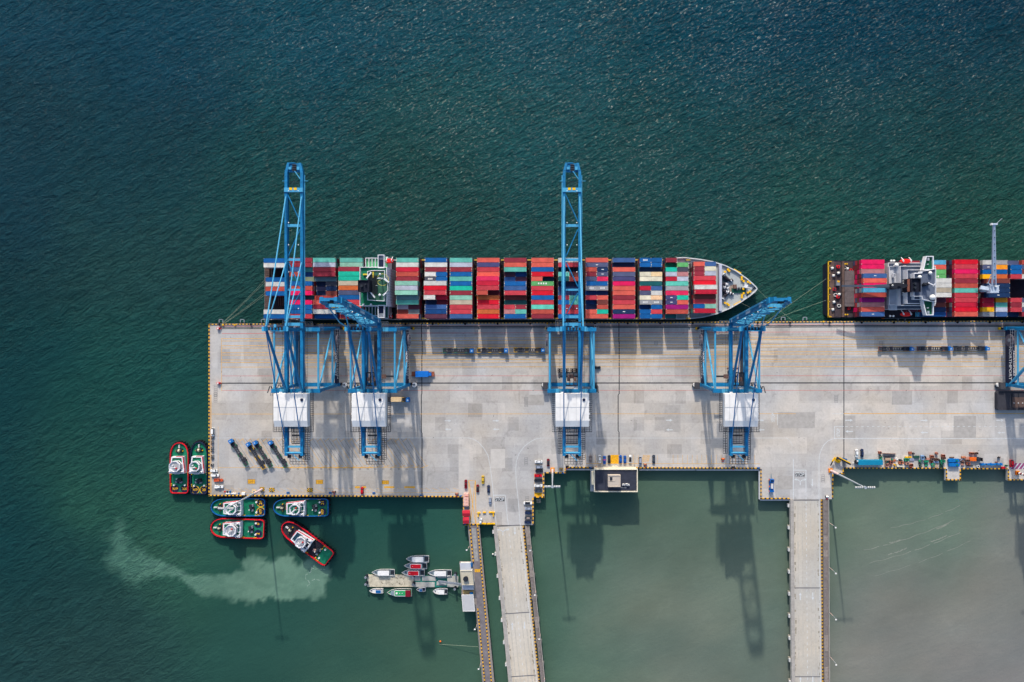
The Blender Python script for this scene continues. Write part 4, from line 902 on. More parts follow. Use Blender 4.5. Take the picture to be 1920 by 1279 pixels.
# ship deck coordinates
SB1, SY1, PIT1 = -2.0, (NY-483.2)/S(11.0), 8.79/S(11.0)
SB2, SY2, PIT2 = -0.5, (NY-486.5)/S(9.9), 8.92/S(9.9)
gx = ship_containers(S1, SB1, SY1, 1, 15, 'long ship', 6.13, PIT1)
ship_containers(S2, SB2, SY2, 2, 0, 'right ship', 7.3, PIT2)
for i, c_ in enumerate("ma nv re ro - - - - sa ma ro cm".split()):
    if c_ == '-': continue
    yc = SY2-PIT2*(i+.5)
    for k in range(3): LOW.box(257.2, 269.8, yc-1.2, yc+1.2, SB2+2.6*k+.02, SB2+2.6*k+2.58, random.randrange(12))
tag(obj('stacked_containers', LOW, [CM[c] for c in LOWC]), 'lower tiers of the container stacks on both moored ships', 'containers', kind='stuff')

# ================= ship one =================
HULL = mat('black_hull', (22,28,42), .5, 0, .2, .2); DECKD = mat('dark_deck', (44,40,48), .8, 0, .35, .5); DECKB = mat('brown_deck', (104,84,78), .8, 0, .35, .5)
DECKG = mat('pale_grey_deck', (178,184,186), .65, 0, .1, .35); SHIPW = mat('ship_white', (226,226,232), .5, 0, .1, .4); LILAC = mat('lilac_white_wall', (190,194,214), .55, 0, .08, .3)
MONK = mat('monkey_deck_green', (52,98,80), .6, 0, .3, .5); BGREY = mat('blue_grey_deck', (94,104,124), .6, 0, .15, .35); LGRN = mat('light_green_deck', (96,176,124), .6, 0, .15, .5)
DZ = 4.5
yN1, yS1 = SY1+.3, SY1-13*PIT1-.4
s1 = thing('container_ship', 'long black container ship with green deckhouse moored along the quay, grey bow to the right', 'ship', (0, (yN1+yS1)/2, WZ))
i1 = Matrix.Translation(-Vector(s1.location)) @ Matrix.Translation((0,0,-DZ))
zf = 5.5
bow = [W(*p, zf) for p in ((1268,482.6),(1285,482.2),(1315,485.8),(1336,489.6),(1360,497),(1380,507),(1400,521),(1411,530.5),(1419.5,539),(1420.5,542),(1416,548),(1405,556.5),(1390,567),(1370,578.5),(1345,589),(1320,595.3),(1295,598.4),(1268,599))]
xb = bow[0][0]; XS = W(497.6, 540, 1.2)[0]
top = [(XS, yN1), (xb, bow[0][1])]+bow[1:-1]+[(xb, bow[-1][1]), (XS, yS1)]
cyl_ = (yN1+yS1)/2
def pull(p): 
    x, y = p; k = max(0, (x-xb)/(bow[8][0]-xb)); return (x-(12*k), cyl_+(y-cyl_)*(1-.55*k*(1-.0)))
bot = [(XS+2, yN1-1.5)]+[(xb-6, yN1-.8)]+[pull(p) for p in bow[1:-1]]+[(xb-6, yS1+.8), (XS+2, yS1+1.5)]
b = MB(); b.prism(top, -2, 1.2, 0, bot=bot); obj('hull', b.xf(i1), HULL, s1)
b = MB(); ft = bow[3:-3]; b.prism(bow, 1.2, 4.4, 0); obj('forecastle', b.xf(i1), [DECKG], s1)
b = MB(); b.rim(bow, .55, 1.2, zf+.1, 0); b.rim([(XS, yS1), (xb, yS1), (xb, yN1), (XS, yN1)], .35, 1.2, 2.3, 0); obj('bulwark', b.xf(i1), mat('pale_rail', (206,208,212), .5), s1)
b = MB(); b.box(XS+.4, xb+6, yS1+.4, yN1-.4, 1.2, 2.0); b.box(XS+6, xb+4, yS1+2, yN1-2, 2.0, 2.4); 
obj('deck', b.xf(i1), DECKD, s1)
b = MB(); x0 = XS+.5; b.box(x0, x0+2.6, yS1+.5, yN1-.5, 2.0, 3.4); 
for k in range(26): b.box(x0+.1, x0+2.4, yS1+1+k*1.2, yS1+1.3+k*1.2, 3.4, 3.6)
for k in range(10): b.box(XS+8+k*1., XS+8.3+k*1., yS1+8, yS1+16, 2.4, 2.9)
obj('stern_deck', b.xf(i1), DECKB, s1)
# lashing bridges in the gaps between bays
for bi in range(len(gx)-1):
    a, c = gx[bi]+12.3, gx[bi+1]-.1
    if c-a > 6 or bi == 3: continue
    b = MB(); zt = 7.5; m = (a+c)/2; y0, y1 = yS1+.3, yN1-.3
    for x in (a+.25, c-.25): b.box(x-.12, x+.12, y0, y1, zt-.3, zt)
    for k in range(14):
        y = y0+.4+(y1-y0-.8)*k/13
        for x in (a+.25, c-.25): b.box(x-.1, x+.1, y-.1, y+.1, 2.0, zt)
        b.box(a+.2, c-.2, y-.14, y+.14, zt-.35, zt-.06); 
        if k in (0, 13): b.box(a+.15, c-.15, y-.35, y+.35, zt, zt+.25, 1)
        elif k % 2: b.box(a+.5, a+.8, y-.15, y+.15, zt, zt+.3, 1 if k % 3 else 2)
    obj('lashing_bridge', b.xf(i1), [mat('lashing_dark', (56,48,50), .8, 0, .4, .9), mat('lashing_ochre', (196,160,70), .7), RUST], s1)
# bow gear
b = MB(); x = W(1348.5, 0, 5)[0]; b.box(x-.75, x+.75, W(0,583,7)[1], W(0,496,7)[1], 4.4, 8.2); obj('breakwater', b.xf(i1), LILAC, s1)
for (px, py) in ((1364.5,505.4),(1367,508),(1359,510),(1390.5,519.8),(1390.5,523.8),(1394,527.3),(1402,528.5),(1406.3,530.7),(1393.5,541.8),(1394,550),(1390.8,553.6),(1390.8,557.6),(1402,548.6),(1406.3,546.7),(1359,568),(1363.5,569.6),(1366.3,572.2)):
    p = W(px, py, 5); bb = MB(); bb.cyl(p[0], p[1], 4.4, 5.2, .42, 0, 8); bb.cyl(p[0], p[1], 5.2, 5.55, .62, 0, 10); obj('bollard', bb.xf(i1), YEL, s1)
for a, c in (((1377,505.6),(1388,511.8)),((1377.3,572),(1388.3,566))):
    bb = MB()
    for k in range(5):
        p = W(a[0]+(c[0]-a[0])*k/4, a[1]+(c[1]-a[1])*k/4, 5); bb.cyl(p[0], p[1], 4.4, 5.2, .5, 0, 8)
    obj('fairlead', bb.xf(i1), YEL, s1)
def winch(path, label=None):
    bb = MB(); rnd = random.Random(int(path[0][0]*7))
    for i in range(len(path)-1):
        a, c = Vector(W(*path[i], 5)), Vector(W(*path[i+1], 5)); d = (c-a); n = int(d.length/1.0)+1
        for k in range(n):
            p = a+d*k/n; q = a+d*(k+.6)/n; bb.tube((p.x, p.y, 5.3), (q.x, q.y, 5.3), rnd.uniform(.5,1.1), rnd.choice((0,1,2,0)), 8)
        bb.beam((a.x, a.y, 4.6), (c.x, c.y, 4.6), 1.4, .4, 0)
    obj('winch', bb.xf(i1), [mat('winch_dark', (58,54,66), .6), SHIPW, STEEL], s1)
winch([(1355,513.5),(1361,521),(1370,527),(1374,524)]); winch([(1355,561),(1359,554.5),(1366,549),(1376,552)]); winch([(1351,532),(1366,534)]); winch([(1352,538),(1366,541)])
winch([(1356,545),(1366,549)]); winch([(1381,541),(1392,541)])
bb = MB(); p0, p1 = W(1366,535,5), W(1376,546,5); bb.prism([W(1367,540,5),W(1371,534.8,5),W(1376.5,534.8,5),W(1376.5,547,5),W(1370,547,5)], 4.4, 4.7); obj('hatch', bb.xf(i1), mat('hatch_tan', (168,148,136), .7), s1)
bb = MB(); p = W3(1377.5,537.5,5); bb.ob(p.x, p.y, 4.4, 6, 1.8, 2.2); bb.ob(W(1385,545,5)[0], W(1385,545,5)[1], 4.4, 4.9, 8, 2.6, 0, 1); obj('windlass', bb.xf(i1), [BROWN, DGREEN], s1)
bb = MB(); p = W3(1398,537,5); bb.ob(p.x, p.y, 4.4, 6.4, 1.6, 2.0, R(-20)); bb.tube((p.x, p.y-.8, 6.4), W3(1409,540.2,13), .22, 0, 6); obj('foremast', bb.xf(i1), SHIPW, s1)
bb = MB()
for k in range(11): p = W3(1401.5+k*1.4, 553.5-k*1.45, 5); bb.ob(p.x, p.y, 4.4, 4.9, .35, .6, R(45))
for k in range(22):
    p = W3(1350+k*.35, 516+k*1.7 if k < 12 else 534+(k-12)*2.1, 5); 
obj('roller', bb.xf(i1), DARK, s1)
bb = MB(); bb.prism([W(1350,513,5),W(1353,512,5),W(1366,528,5),W(1353,533,5),W(1350,532,5)], 4.4, 4.43); bb.prism([W(1350,541,5),W(1357,541,5),W(1368,551,5),W(1353,564,5),W(1350,563,5)], 4.4, 4.43); obj('deck_opening', bb.xf(i1), mat('opening_dark', (46,62,72), .8), s1)
bb = MB(); bb.prism([W(1284,485,3),W(1330,491,3),W(1331,494,3),W(1296,492,3),W(1284,490,3)], 2, 3.2); bb.prism([W(1296,588,3),W(1345,585,3),W(1330,593,3),W(1300,597,3)], 2, 3.2); obj('side_deck', bb.xf(i1), mat('side_deck_blue_grey', (150,164,184), .7), s1)
# superstructure (green decks, lilac front)
zt = 22.0
def X(px, z=zt): return (px-NX)/S(z)
def Y(py, z=zt): return (NY-py)/S(z)
b = MB(); xf_ = X(726); b.box(X(675.2), xf_, Y(573.8), Y(501), 2.0, zt); obj('deckhouse', b.xf(i1), LILAC, s1)
b = MB(); b.box(X(677), xf_-.4, Y(573), Y(502), zt, zt+.06); obj('bridge_deck', b.xf(i1), GREEN, s1)
b = MB(); b.rim([(X(675.2),Y(573.8)),(X(675.2),Y(501)),(xf_,Y(501)),(xf_,Y(573.8))], .28, zt, zt+1.0); obj('railing', b.xf(i1), SHIPW, s1)
b = MB()
for k in range(5):
    for j in range(13): b.box(xf_, xf_+.03, Y(567)+j*1.45, Y(567)+j*1.45+.45, 5.5+k*3.2, 6.1+k*3.2)
obj('window', b.xf(i1), GLASS, s1)
for sgn, y0, y1 in ((1, 478, 503), (-1, 572, 596.4)):
    ya, yb = sorted((Y(y0), Y(y1))); b = MB(); b.box(X(709.2), X(721.6), ya, yb, zt-1.2, zt-.1); 
    b.rim([(X(709.2),ya),(X(721.6),ya),(X(721.6),yb),(X(709.2),yb)], .35, zt-.1, zt+1.1, 1); b.box(X(710.2), X(720.6), ya+.3, yb-.3, zt-.1, zt-.04, 2)
    yo = yb-2.6 if sgn > 0 else ya; b.box(X(709.4), X(720.9), yo+.1, yo+2.5, zt-.04, zt+.15, 3)
    obj('bridge_wing', b.xf(i1), [LILAC, SHIPW, NAVY, STEEL], s1)
b = MB(); zw = 25.0
oc = [W(x_, y_, zw) for x_, y_ in ((689,509),(697,507),(722,507),(722,521),(728,527),(728,545),(721,552),(721,565),(689,563))]
b.prism(oc, zt+.06, zw); b.rim(oc, .3, zw, zw+.5, 1); b.prism([(x_*.995, y_) for x_, y_ in oc], zw, zw+.05, 2); obj('wheelhouse', b.xf(i1), [SHIPW, SHIPW, MONK], s1)
b = MB()
c0 = Vector(W(717.5, 524.5, zw)); 
for k in range(28):
    a0, a1 = 2*math.pi*k/28, 2*math.pi*(k+1)/28; b.ribbon([(c0.x+3.1*math.cos(a0), c0.y+3.1*math.sin(a0)), (c0.x+3.1*math.cos(a1), c0.y+3.1*math.sin(a1))], .28, zw+.07)
b.ribbon([W(705.5,529,zw), W(717,523,zw)], .28, zw+.075); obj('deck_marking', b.xf(i1), mat('ring_yellow', (190,180,90), .7), s1)
b = MB(); fz = 31.0
fx0, fx1, fy0, fy1 = X(671,fz), X(692,fz), Y(547.3,fz), Y(525,fz); b.box(fx0, fx1, fy0, fy1, 2, fz-.8, 0); b.rim([(fx0,fy0),(fx1,fy0),(fx1,fy1),(fx0,fy1)], .25, fz-.8, fz, 0); b.tube((fx0+2,(fy0+fy1)/2,fz-.8), (fx0+2,(fy0+fy1)/2,fz+.6), .7, 1); b.tube((fx0+4,(fy0+fy1)/2+.8,fz-.8), (fx0+4,(fy0+fy1)/2+.8,fz+.4), .45, 1)
obj('funnel', b.xf(i1), [mat('funnel_black', (24,28,44), .5), DARK], s1)
b = MB(); b.box(X(690,24), X(701,24), Y(559,24), Y(513,24), zt+.06, 25.3); 
for k in range(9): b.box(X(692,26)+.5*k, X(692,26)+.5*k+.2, Y(552,26), Y(516,26), 25.3, 25.9, 1)
obj('casing', b.xf(i1), [mat('casing_grey_green', (70,92,98), .6), DARK], s1)
b = MB()
for a_, c_ in (((687.5,522),(696,510.5)),((692.5,546),(703,558)),((720,523),(729,529.5)),((718,554),(724,549))): b.beam(W3(*a_,26.2), W3(*c_,26.2), .7, .5)
obj('derrick', b.xf(i1), SHIPW, s1)
b = MB(); p = W3(714.5,522.5,27); b.cyl(p.x, p.y, zw, 31, .35, 0, 8); b.box(p.x-1.6, p.x+1.6, p.y-.15, p.y+.15, 29, 29.3); b.sphere((p.x-.8, p.y+2.4, 26.2), .6); p = W3(711,553,27); b.sphere((p.x, p.y, 26), .7); p = W3(706,535.5,27); b.cyl(p.x, p.y, zw, 28, .15, 0, 6)
obj('mast', b.xf(i1), SHIPW, s1)
b = MB()
for x_, y_ in ((681.5,571),(695.5,571),(693,561.5),(717,561)): p = W3(x_, y_, zt+1); b.cyl(p.x, p.y, zt+.06, zt+1.4, .5, 0, 8)
b.box(X(681.5), X(692.5), Y(516.2), Y(513.5), zt+.1, zt+1, 1); b.box(X(702), X(704), Y(522), Y(511), zt+3.2, zt+3.7, 1)
obj('deck_locker', b.xf(i1), [SHIPW, mat('locker_yellow', (226,200,60), .6)], s1)
for k, (y0, y1) in enumerate(((483,501),(573.8,592))):
    b = MB(); ya, yb = sorted((Y(y0,12), Y(y1,12))); b.box(X(684,12), X(709,12), ya, yb, 2, 10-5*k*0); b.box(X(685,12), X(708,12), ya+.4, yb-.4, 10, 10.06, 1)
    b.rim([(X(684,12),ya),(X(709,12),ya),(X(709,12),yb),(X(684,12),yb)], .3, 10, 11, 0); b.box(X(720,12), X(727,12), ya-1.5, yb+.5, 2, 11); b.box(X(720.5,12), X(726.5,12), ya-1.2, yb+.2, 11, 11.06, 1)
    for q in range(3): b.box(X(690+q*6,12), X(691+q*6,12), ya, yb, 10.06, 10.9, 0)
    obj('side_deck', b.xf(i1), [SHIPW, LGRN if k == 0 else DGREEN], s1)
def lifeboat(parent, inv, px, py, z, ln, wd, pointed=True, nm='orange red'):
    b = MB(); p = W3(px, py, z); n = 13
    pts = []
    for k in range(n):
        t_ = -1+2*k/(n-1); hwid = wd/2*(max(0, 1-abs(t_)**(2.2 if pointed else 6)))**.6; pts.append((p.x+t_*ln/2, p.y+hwid))
    pts += [(x_, 2*p.y-y_) for x_, y_ in pts[::-1][1:-1]]
    small = [(p.x+(x_-p.x)*.8, p.y+(y_-p.y)*.55) for x_, y_ in pts]
    b.prism(pts, z-1.3, z, 0, bot=small); b.prism([(p.x+(x_-p.x)*.82, p.y+(y_-p.y)*.6) for x_, y_ in pts], z, z+.9, 0, bot=pts)
    o = obj('lifeboat', b.xf(inv), mat('lifeboat_red', (232,28,30), .4, 0, .08, .5), parent)
    b = MB()
    for sx in (-.3, .32):
        b.beam((p.x+sx*ln, p.y, z+2.2), (p.x+sx*ln, p.y+(2.2 if py < 540 else 2.2), z-1), .3, .4); b.beam((p.x+sx*ln-.3, p.y+.4, z+1.2), (p.x+sx*ln+.4, p.y-.5, z+1.2), .3, .3)
    obj('davit', b.xf(inv), SHIPW, parent); return o
lifeboat(s1, i1, 730.3, 489.5, 12, 4.6, 2.5, False); lifeboat(s1, i1, 729.5, 593.6, 8, 4.2, 2.1, False)

# ================= ship two =================
DZ = 5.5
yN2, yS2 = SY2+.6, SY2-12*PIT2-.6
s2 = thing('container_ship', 'dark container ship with white tiered deckhouse, stern in view, cut off by the right edge', 'ship', (200, (yN2+yS2)/2, WZ))
i2 = Matrix.Translation(-Vector(s2.location)) @ Matrix.Translation((0,0,-DZ)); zd = 4.4
def X2(px, z=zd): return (px-NX)/S(z)
def Y2(py, z=zd): return (NY-py)/S(z)
x0 = X2(1551); ru = 2.5
tp = [(x0, yS2+1), (x0+1, yS2), (330, yS2), (330, yN2), (x0+1, yN2), (x0, yN2-1)]
bt = [(x0-2.2, yS2+3), (x0+2, yS2+.8), (330, yS2+.5), (330, yN2-.5), (x0+2, yN2-.8), (x0-2.2, yN2-3)]
b = MB(); b.prism(tp, 0, zd, 0, bot=bt); obj('hull', b.xf(i2), HULL, s2)
b = MB(); b.box(x0+.3, x0+24, yS2+.6, yN2-.6, zd, zd+.1, 0); b.box(x0+1.3, x0+3.6, yS2+.4, yN2-.4, zd+.1, zd+.5, 1); b.box(X2(1577), X2(1581), yS2+.6, yN2-.6, zd+.1, zd+1.6, 1)
b.box(X2(1600.5), X2(1603), yS2+.4, yN2-.4, zd+.1, zd+2.6, 1)
obj('stern_deck', b.xf(i2), [mat('stern_dark_deck', (74,64,70), .8, 0, .4, .8), DECKB], s2)
b = MB(); b.box(X2(1581), X2(1600), Y2(575), Y2(508), zd+.1, zd+2.2); 
for k in range(3): b.box(X2(1581), X2(1600), Y2(575)+2+k*6.2, Y2(575)+2.2+k*6.2, zd+2.2, zd+2.3)
obj('hatch_cover', b.xf(i2), mat('hatch_grey_brown', (108,98,100), .75, 0, .3, .4), s2)
b = MB(); b.box(x0+.1, x0+.5, yS2+.6, yN2-.6, zd+.1, zd+1.2)
for k in range(8): b.box(x0+.1, x0+1.2, yS2+1+k*4, yS2+1.3+k*4, zd+1.1, zd+1.2)
b.box(x0+.1, x0+2, yN2-.9, yN2-.5, zd, zd+1.2); b.box(x0+.1, x0+2, yS2+.5, yS2+.9, zd, zd+1.2)
for px, py in ((1584.5,494.8),(1588.3,494.8),(1584.8,589.8),(1589,589.8),(1571,527),(1556.5,541)): p = W3(px, py, 6); b.ob(p.x, p.y, zd, zd+1.8, .7, .7)
obj('yellow_fitting', b.xf(i2), mat('fitting_yellow', (226,176,40), .6), s2)
def clutter(parent, inv, pts, seed, z):
    rnd = random.Random(seed)
    for px, py, k in pts:
        p = W(px, py, z+1); b = MB(); r = rnd.uniform(0, 3.14)
        if k == 'w': b.tube((p[0]-.9, p[1]-.2, z+.9), (p[0]+.3, p[1]+.1, z+.9), .75, 0, 10); b.tube((p[0]+.3, p[1]+.1, z+.9), (p[0]+1.1, p[1]+.2, z+.9), .4, 1, 8); b.ob(p[0], p[1], z, z+.5, 2.4, 1.2, r, 1)
        elif k == 'r': b.cyl(p[0], p[1], z, z+1.1, .95, 2, 12); b.cyl(p[0], p[1], z+1.1, z+1.3, .4, 1, 8)
        elif k == 'c':
            for q in range(12):
                a0 = q*math.pi/6; b.tube((p[0]+math.cos(a0), p[1]+.8*math.sin(a0), z+.4), (p[0]+math.cos(a0+.52), p[1]+.8*math.sin(a0+.52), z+.4), .22, 0, 6)
        elif k == 's': b.ob(p[0], p[1], z, z+1.3, 1.6, 1.6, 0, 2); b.ob(p[0], p[1], z+1.3, z+1.35, 1.2, 1.2, 0, 1)
        else: b.ob(p[0], p[1], z, z+1.6, 1.9, 2.8, 0, 3); b.ob(p[0]+.1, p[1]+.8, z+1.6, z+1.75, 1.2, .8, 0, 4)
        obj('winch' if k in 'wr' else ('rope_coil' if k == 'c' else 'deck_box'), b.xf(inv), [OFFW, DARK, RED, STEEL, YEL], parent)
clutter(s2, i2, [(1561.5,503,'w'),(1572,500,'r'),(1563.5,517,'w'),(1571,531,'b'),(1564.5,542.5,'s'),(1567.5,553,'c'),(1571.3,556.5,'r'),(1564.5,566.5,'w'),(1574,573.5,'c'),(1562.5,580.5,'w'),(1584.5,501.5,'c'),(1590,504,'w'),(1596,506.5,'r'),(1592,578,'r'),(1574.5,552,'w'),(1573,512,'w')], 3, zd+.1)
# white tiered deckhouse, aft face toward the stern
zm = 28.0
A_ = lambda x_, z_: (x_-NX)/S(z_)
def blk(nm, x0p, x1p, y0p, y1p, zb, zt_, mt, rail=True, deck=None):
    b = MB(); a, c = A_(x0p, zt_), A_(x1p, zt_); d, e = (NY-y1p)/S(zt_), (NY-y0p)/S(zt_); b.box(a, c, d, e, zb, zt_-.02, 0)
    b.box(a+.25, c-.25, d+.25, e-.25, zt_-.02, zt_+.04, 1)
    if rail: b.rim([(a,d),(c,d),(c,e),(a,e)], .22, zt_+.0, zt_+1.0, 0)
    return obj(nm, b.xf(i2), [SHIPW, deck or BGREY], s2)
blk('accommodation', 1664, 1727, 493, 580, 4.4, 12, SHIPW, True, BGREY)
blk('accommodation', 1666, 1750, 500, 572, 12, 15, SHIPW, True, mat('pale_deck', (190,192,200), .6, 0, .1, .4))
blk('accommodation', 1686, 1752, 499, 573, 15, 18.5, SHIPW, True, BGREY)
blk('accommodation', 1699, 1753, 506, 569.5, 18.5, 22, SHIPW, True, BGREY)
blk('accommodation', 1712, 1753, 512, 562, 22, 24, SHIPW, True, BGREY)
b = MB(); z_ = 26.0; pts = [W(x_, y_, z_) for x_, y_ in ((1727,512),(1727,508.5),(1738,507),(1753.5,503.8),(1753.5,566.5),(1740,564.5),(1727,561),(1727,556),(1712,556),(1712,513))]
b.prism(pts, 23, z_); b.rim(pts, .25, z_, z_+.9, 0); b.prism([((x_-200)*.998+200, y_) for x_, y_ in pts], z_, z_+.05, 1); obj('wheelhouse', b.xf(i2), [SHIPW, BGREY], s2)
for (yo, yi) in ((480.5, 507), (591.3, 563)):
    z_ = 24.5; pts = [W(x_, y_, z_) for x_, y_ in ((1734.5, yo), (1748.5, yo), (1749, yi), (1728, yi), (1729.5, yo+(22 if yo < 540 else -20)))]
    b = MB(); b.prism(pts, z_-2.2, z_); b.rim(pts, .45, z_, z_+1.1, 0); b.prism([(sum(p[0] for p in pts)/5+(x_-sum(p[0] for p in pts)/5)*.84, sum(p[1] for p in pts)/5+(y_-sum(p[1] for p in pts)/5)*.93) for x_, y_ in pts], z_, z_+.06, 1)
    c_ = W(1741, yo+(5.5 if yo < 540 else -5.5), z_+1); b.ob(c_[0], c_[1], z_, z_+1, 1.0, 1.5, 0, 2); c_ = W(1740, yo+(15 if yo < 540 else -14), z_+1); b.ob(c_[0], c_[1], z_, z_+.9, 1.0, .5, 0.2, 2)
    obj('bridge_wing', b.xf(i2), [SHIPW, DGREEN if False else mat('wing_green', (16,92,66), .6), LSTEEL], s2)
b = MB(); fz = 28; a, c, d, e = A_(1708.5,fz), A_(1726.5,fz), (NY-547.3)/S(fz), (NY-521.7)/S(fz); b.box(a, c, d, e, 12, fz-1, 0); b.rim([(a,d),(c,d),(c,e),(a,e)], .3, fz-1, fz+.1, 0); b.box(a-.02, a+.0, d+.3, e-.3, 24, fz-1.5, 1)
for y_ in (.3,.6): b.cyl(a+2.2, d+(e-d)*y_, fz-1, fz+.2, .6, 2, 10)
obj('funnel', b.xf(i2), [mat('funnel_black', (24,28,44), .5), mat('funnel_rust', (190,120,100), .7), DARK], s2)
b = MB()
for px, py, r in ((1744.3,512,.95),(1748.3,557.3,1.5),(1699.3,563.2,.9),(1691.5,508,1.2),(1681,497,1.1),(1724.5,519.6,1.0)):
    z_ = 27.2 if px > 1720 else 17; p = W3(px, py, z_); b.cyl(p.x, p.y, z_-3, z_-.6, .25, 0, 6); b.sphere((p.x, p.y, z_), r, 0, 12, 8)
obj('radome', b.xf(i2), WHITE, s2)
b = MB(); b.beam(W3(1740.5,530,30), W3(1752,535.5,30), .45, .35); b.beam(W3(1749.5,537,30), W3(1753.5,531.5,30), .35, .35); p = W3(1738,533,28)
b.cyl(p.x, p.y, 26, 30, .4, 1, 8); b.tube(W3(1730,534,26.5), W3(1746,531,28), .35, 1, 6); b.ob(p.x, p.y, 26.05, 27.5, 3.4, 1.4, .3, 1); b.ob(p.x-1, p.y, 27.5, 29, 2, .9, -.3, 1)
obj('mast', b.xf(i2), [SHIPW, mat('mast_dark', (40,44,54), .6)], s2)
b = MB()
for px, py, w_, h_ in ((1671,489,4,1.2),(1676,489,4,1.2),(1669,592.5,3,.9),(1675,592.7,3,.9),(1710,511,9,1.2),(1696,499,6,1)):
    z_ = 13; p = W3(px, py, z_); b.tube((p.x-w_/8, p.y, z_), (p.x+w_/8, p.y, z_), .5, 0, 8)
obj('liferaft', b.xf(i2), WHITE, s2)
b = MB()
for x_, y_ in ((1689.5,513),(1692,519.5),(1675,516.5),(1696,545),(1700,553),(1706,559)):
    z_ = 16 if x_ < 1695 else 19.5; p = W3(x_, y_, z_); b.ob(p.x, p.y, z_-.6, z_+1.1, 1.2, 2.2, 0, 0); b.ob(p.x, p.y, z_+1.1, z_+1.15, .9, 1.6, 0, 1)
for y_ in (527,531,549,553): p = W3(1703, y_, 20); b.box(p.x-3, p.x+1, p.y-.2, p.y+.2, 19, 20.4, 0)
for k in range(6): p = W3(1669+k*2.5, 576.5, 13); b.box(p.x-.2, p.x+.2, p.y-1.5, p.y+2, 12, 12.9, 0)
obj('vent_housing', b.xf(i2), [SHIPW, STEEL], s2)
b = MB(); p = W3(1676,590,5); b.box(A_(1654,3), A_(1727,3), (NY-597.3)/S(3), (NY-595.8)/S(3), 2.2, 3.1); b.box(A_(1653,3), A_(1657,3), (NY-598)/S(3), (NY-595)/S(3), 2.6, 3.6, 1)
for x_ in (1683.5,1697): b.box(A_(x_,3), A_(x_+1.3,3), (NY-601.5)/S(3), (NY-594)/S(3), 1.6, 3.3)
obj('accommodation_ladder', b.xf(i2), [LSTEEL, ORANGE], s2)
lifeboat(s2, i2, 1698.3, 490, 15, 6.8, 2.5); lifeboat(s2, i2, 1698.5, 589.4, 13, 6.6, 2.4)
# deck cranes of ship two
CRN = mat('deck_crane_blue_grey', (190,202,220), .5, 0, .12, .4); CRD = mat('stowed_crane_dark', (70,80,96), .5, 0, .15, .4)
b = MB(); pz = 23
b.beam(W3(1578,536.2,19), W3(1668,536.5,22.5), 1.0, 1.2); b.beam(W3(1640,535.0,21.5), W3(1668,533.6,22.5), .6, .8); b.beam(W3(1640,537.6,21.5), W3(1668,539.8,22.5), .6, .8)
p = W3(1684,536,pz); b.prism([W(x_,y_,pz) for x_,y_ in ((1668,533),(1676,530.5),(1688,531),(1697,534),(1698,538.5),(1690,541),(1674,542),(1668,539.5))], 15.5, pz+1.5, 1)
b.cyl(p.x, p.y, 4.4, 16, 1.5, 0, 14); b.sphere((W3(1672.5,536,24).x, p.y+.1, 24.6), .5, 2)
b.beam((p.x-1, p.y, pz+1.5), (p.x+2.5, p.y, pz+5), .8, .8, 1)
obj('stowed_crane', b.xf(i2), [CRD, mat('crane_black', (34,38,50), .6), OFFW], s2)
# raised deck crane: placed between bays C and D
pz = 24; b = MB()
hd = W3(1863.5,420.5,34); ft_ = W3(1863.5,543,23)
def tap(a, c, w0, w1):
    for sx in (-1, 1): b.beam((a.x+sx*w0, a.y, a.z), (c.x+sx*w1, c.y, c.z), .42, 1.1, 0)
tap(ft_, hd, .95, .25)
a0 = ft_+(hd-ft_)*.16
b.add([(a0.x-.85,a0.y,a0.z+.5),(a0.x+.85,a0.y,a0.z+.5),(hd.x+.4,hd.y,hd.z+.5),(hd.x-.4,hd.y,hd.z+.5),(a0.x-.85,a0.y,a0.z-.5),(a0.x+.85,a0.y,a0.z-.5),(hd.x+.4,hd.y,hd.z-.5),(hd.x-.4,hd.y,hd.z-.5)], [(0,1,2,3),(7,6,5,4),(0,4,5,1),(2,6,7,3),(1,5,6,2),(3,7,4,0)])
for k in range(8): q = ft_+(hd-ft_)*(.2+.1*k); b.ob(q.x, q.y, q.z+.5, q.z+.75, .4, .4, 0, 1)
b.box(hd.x-1.4, hd.x+1.6, hd.y-.4, hd.y+.4, hd.z-.4, hd.z+.7); b.box(hd.x-1.7, hd.x-1.2, hd.y-.5, hd.y+.5, hd.z-.6, hd.z+.8, 2); b.tube(hd+Vector((.8,0,.3)), hd+Vector((4.2,3,.2)), .07, 0, 5)
p = W3(1862,541,22); b.cyl(p.x, p.y, 12, 20, 1.5, 0, 16); b.box(p.x-2.2, p.x+2.4, p.y-2.4, p.y+1.6, 20, 23.2, 0); b.cyl(p.x+.3, p.y+1.2, 23.2, 24.2, .6, 2, 8)
b.beam(W3(1859,536,24.5), W3(1852,530,24.5), .35, .35); b.beam(W3(1853,531,24.5), W3(1858,516,27), .3, .3); b.beam((p.x-1.5, p.y-.3, 21.5), W3(1838,539,20), 1.9, 1.4)
obj('deck_crane', b.xf(i2), [CRN, DARK, WHITE], s2)
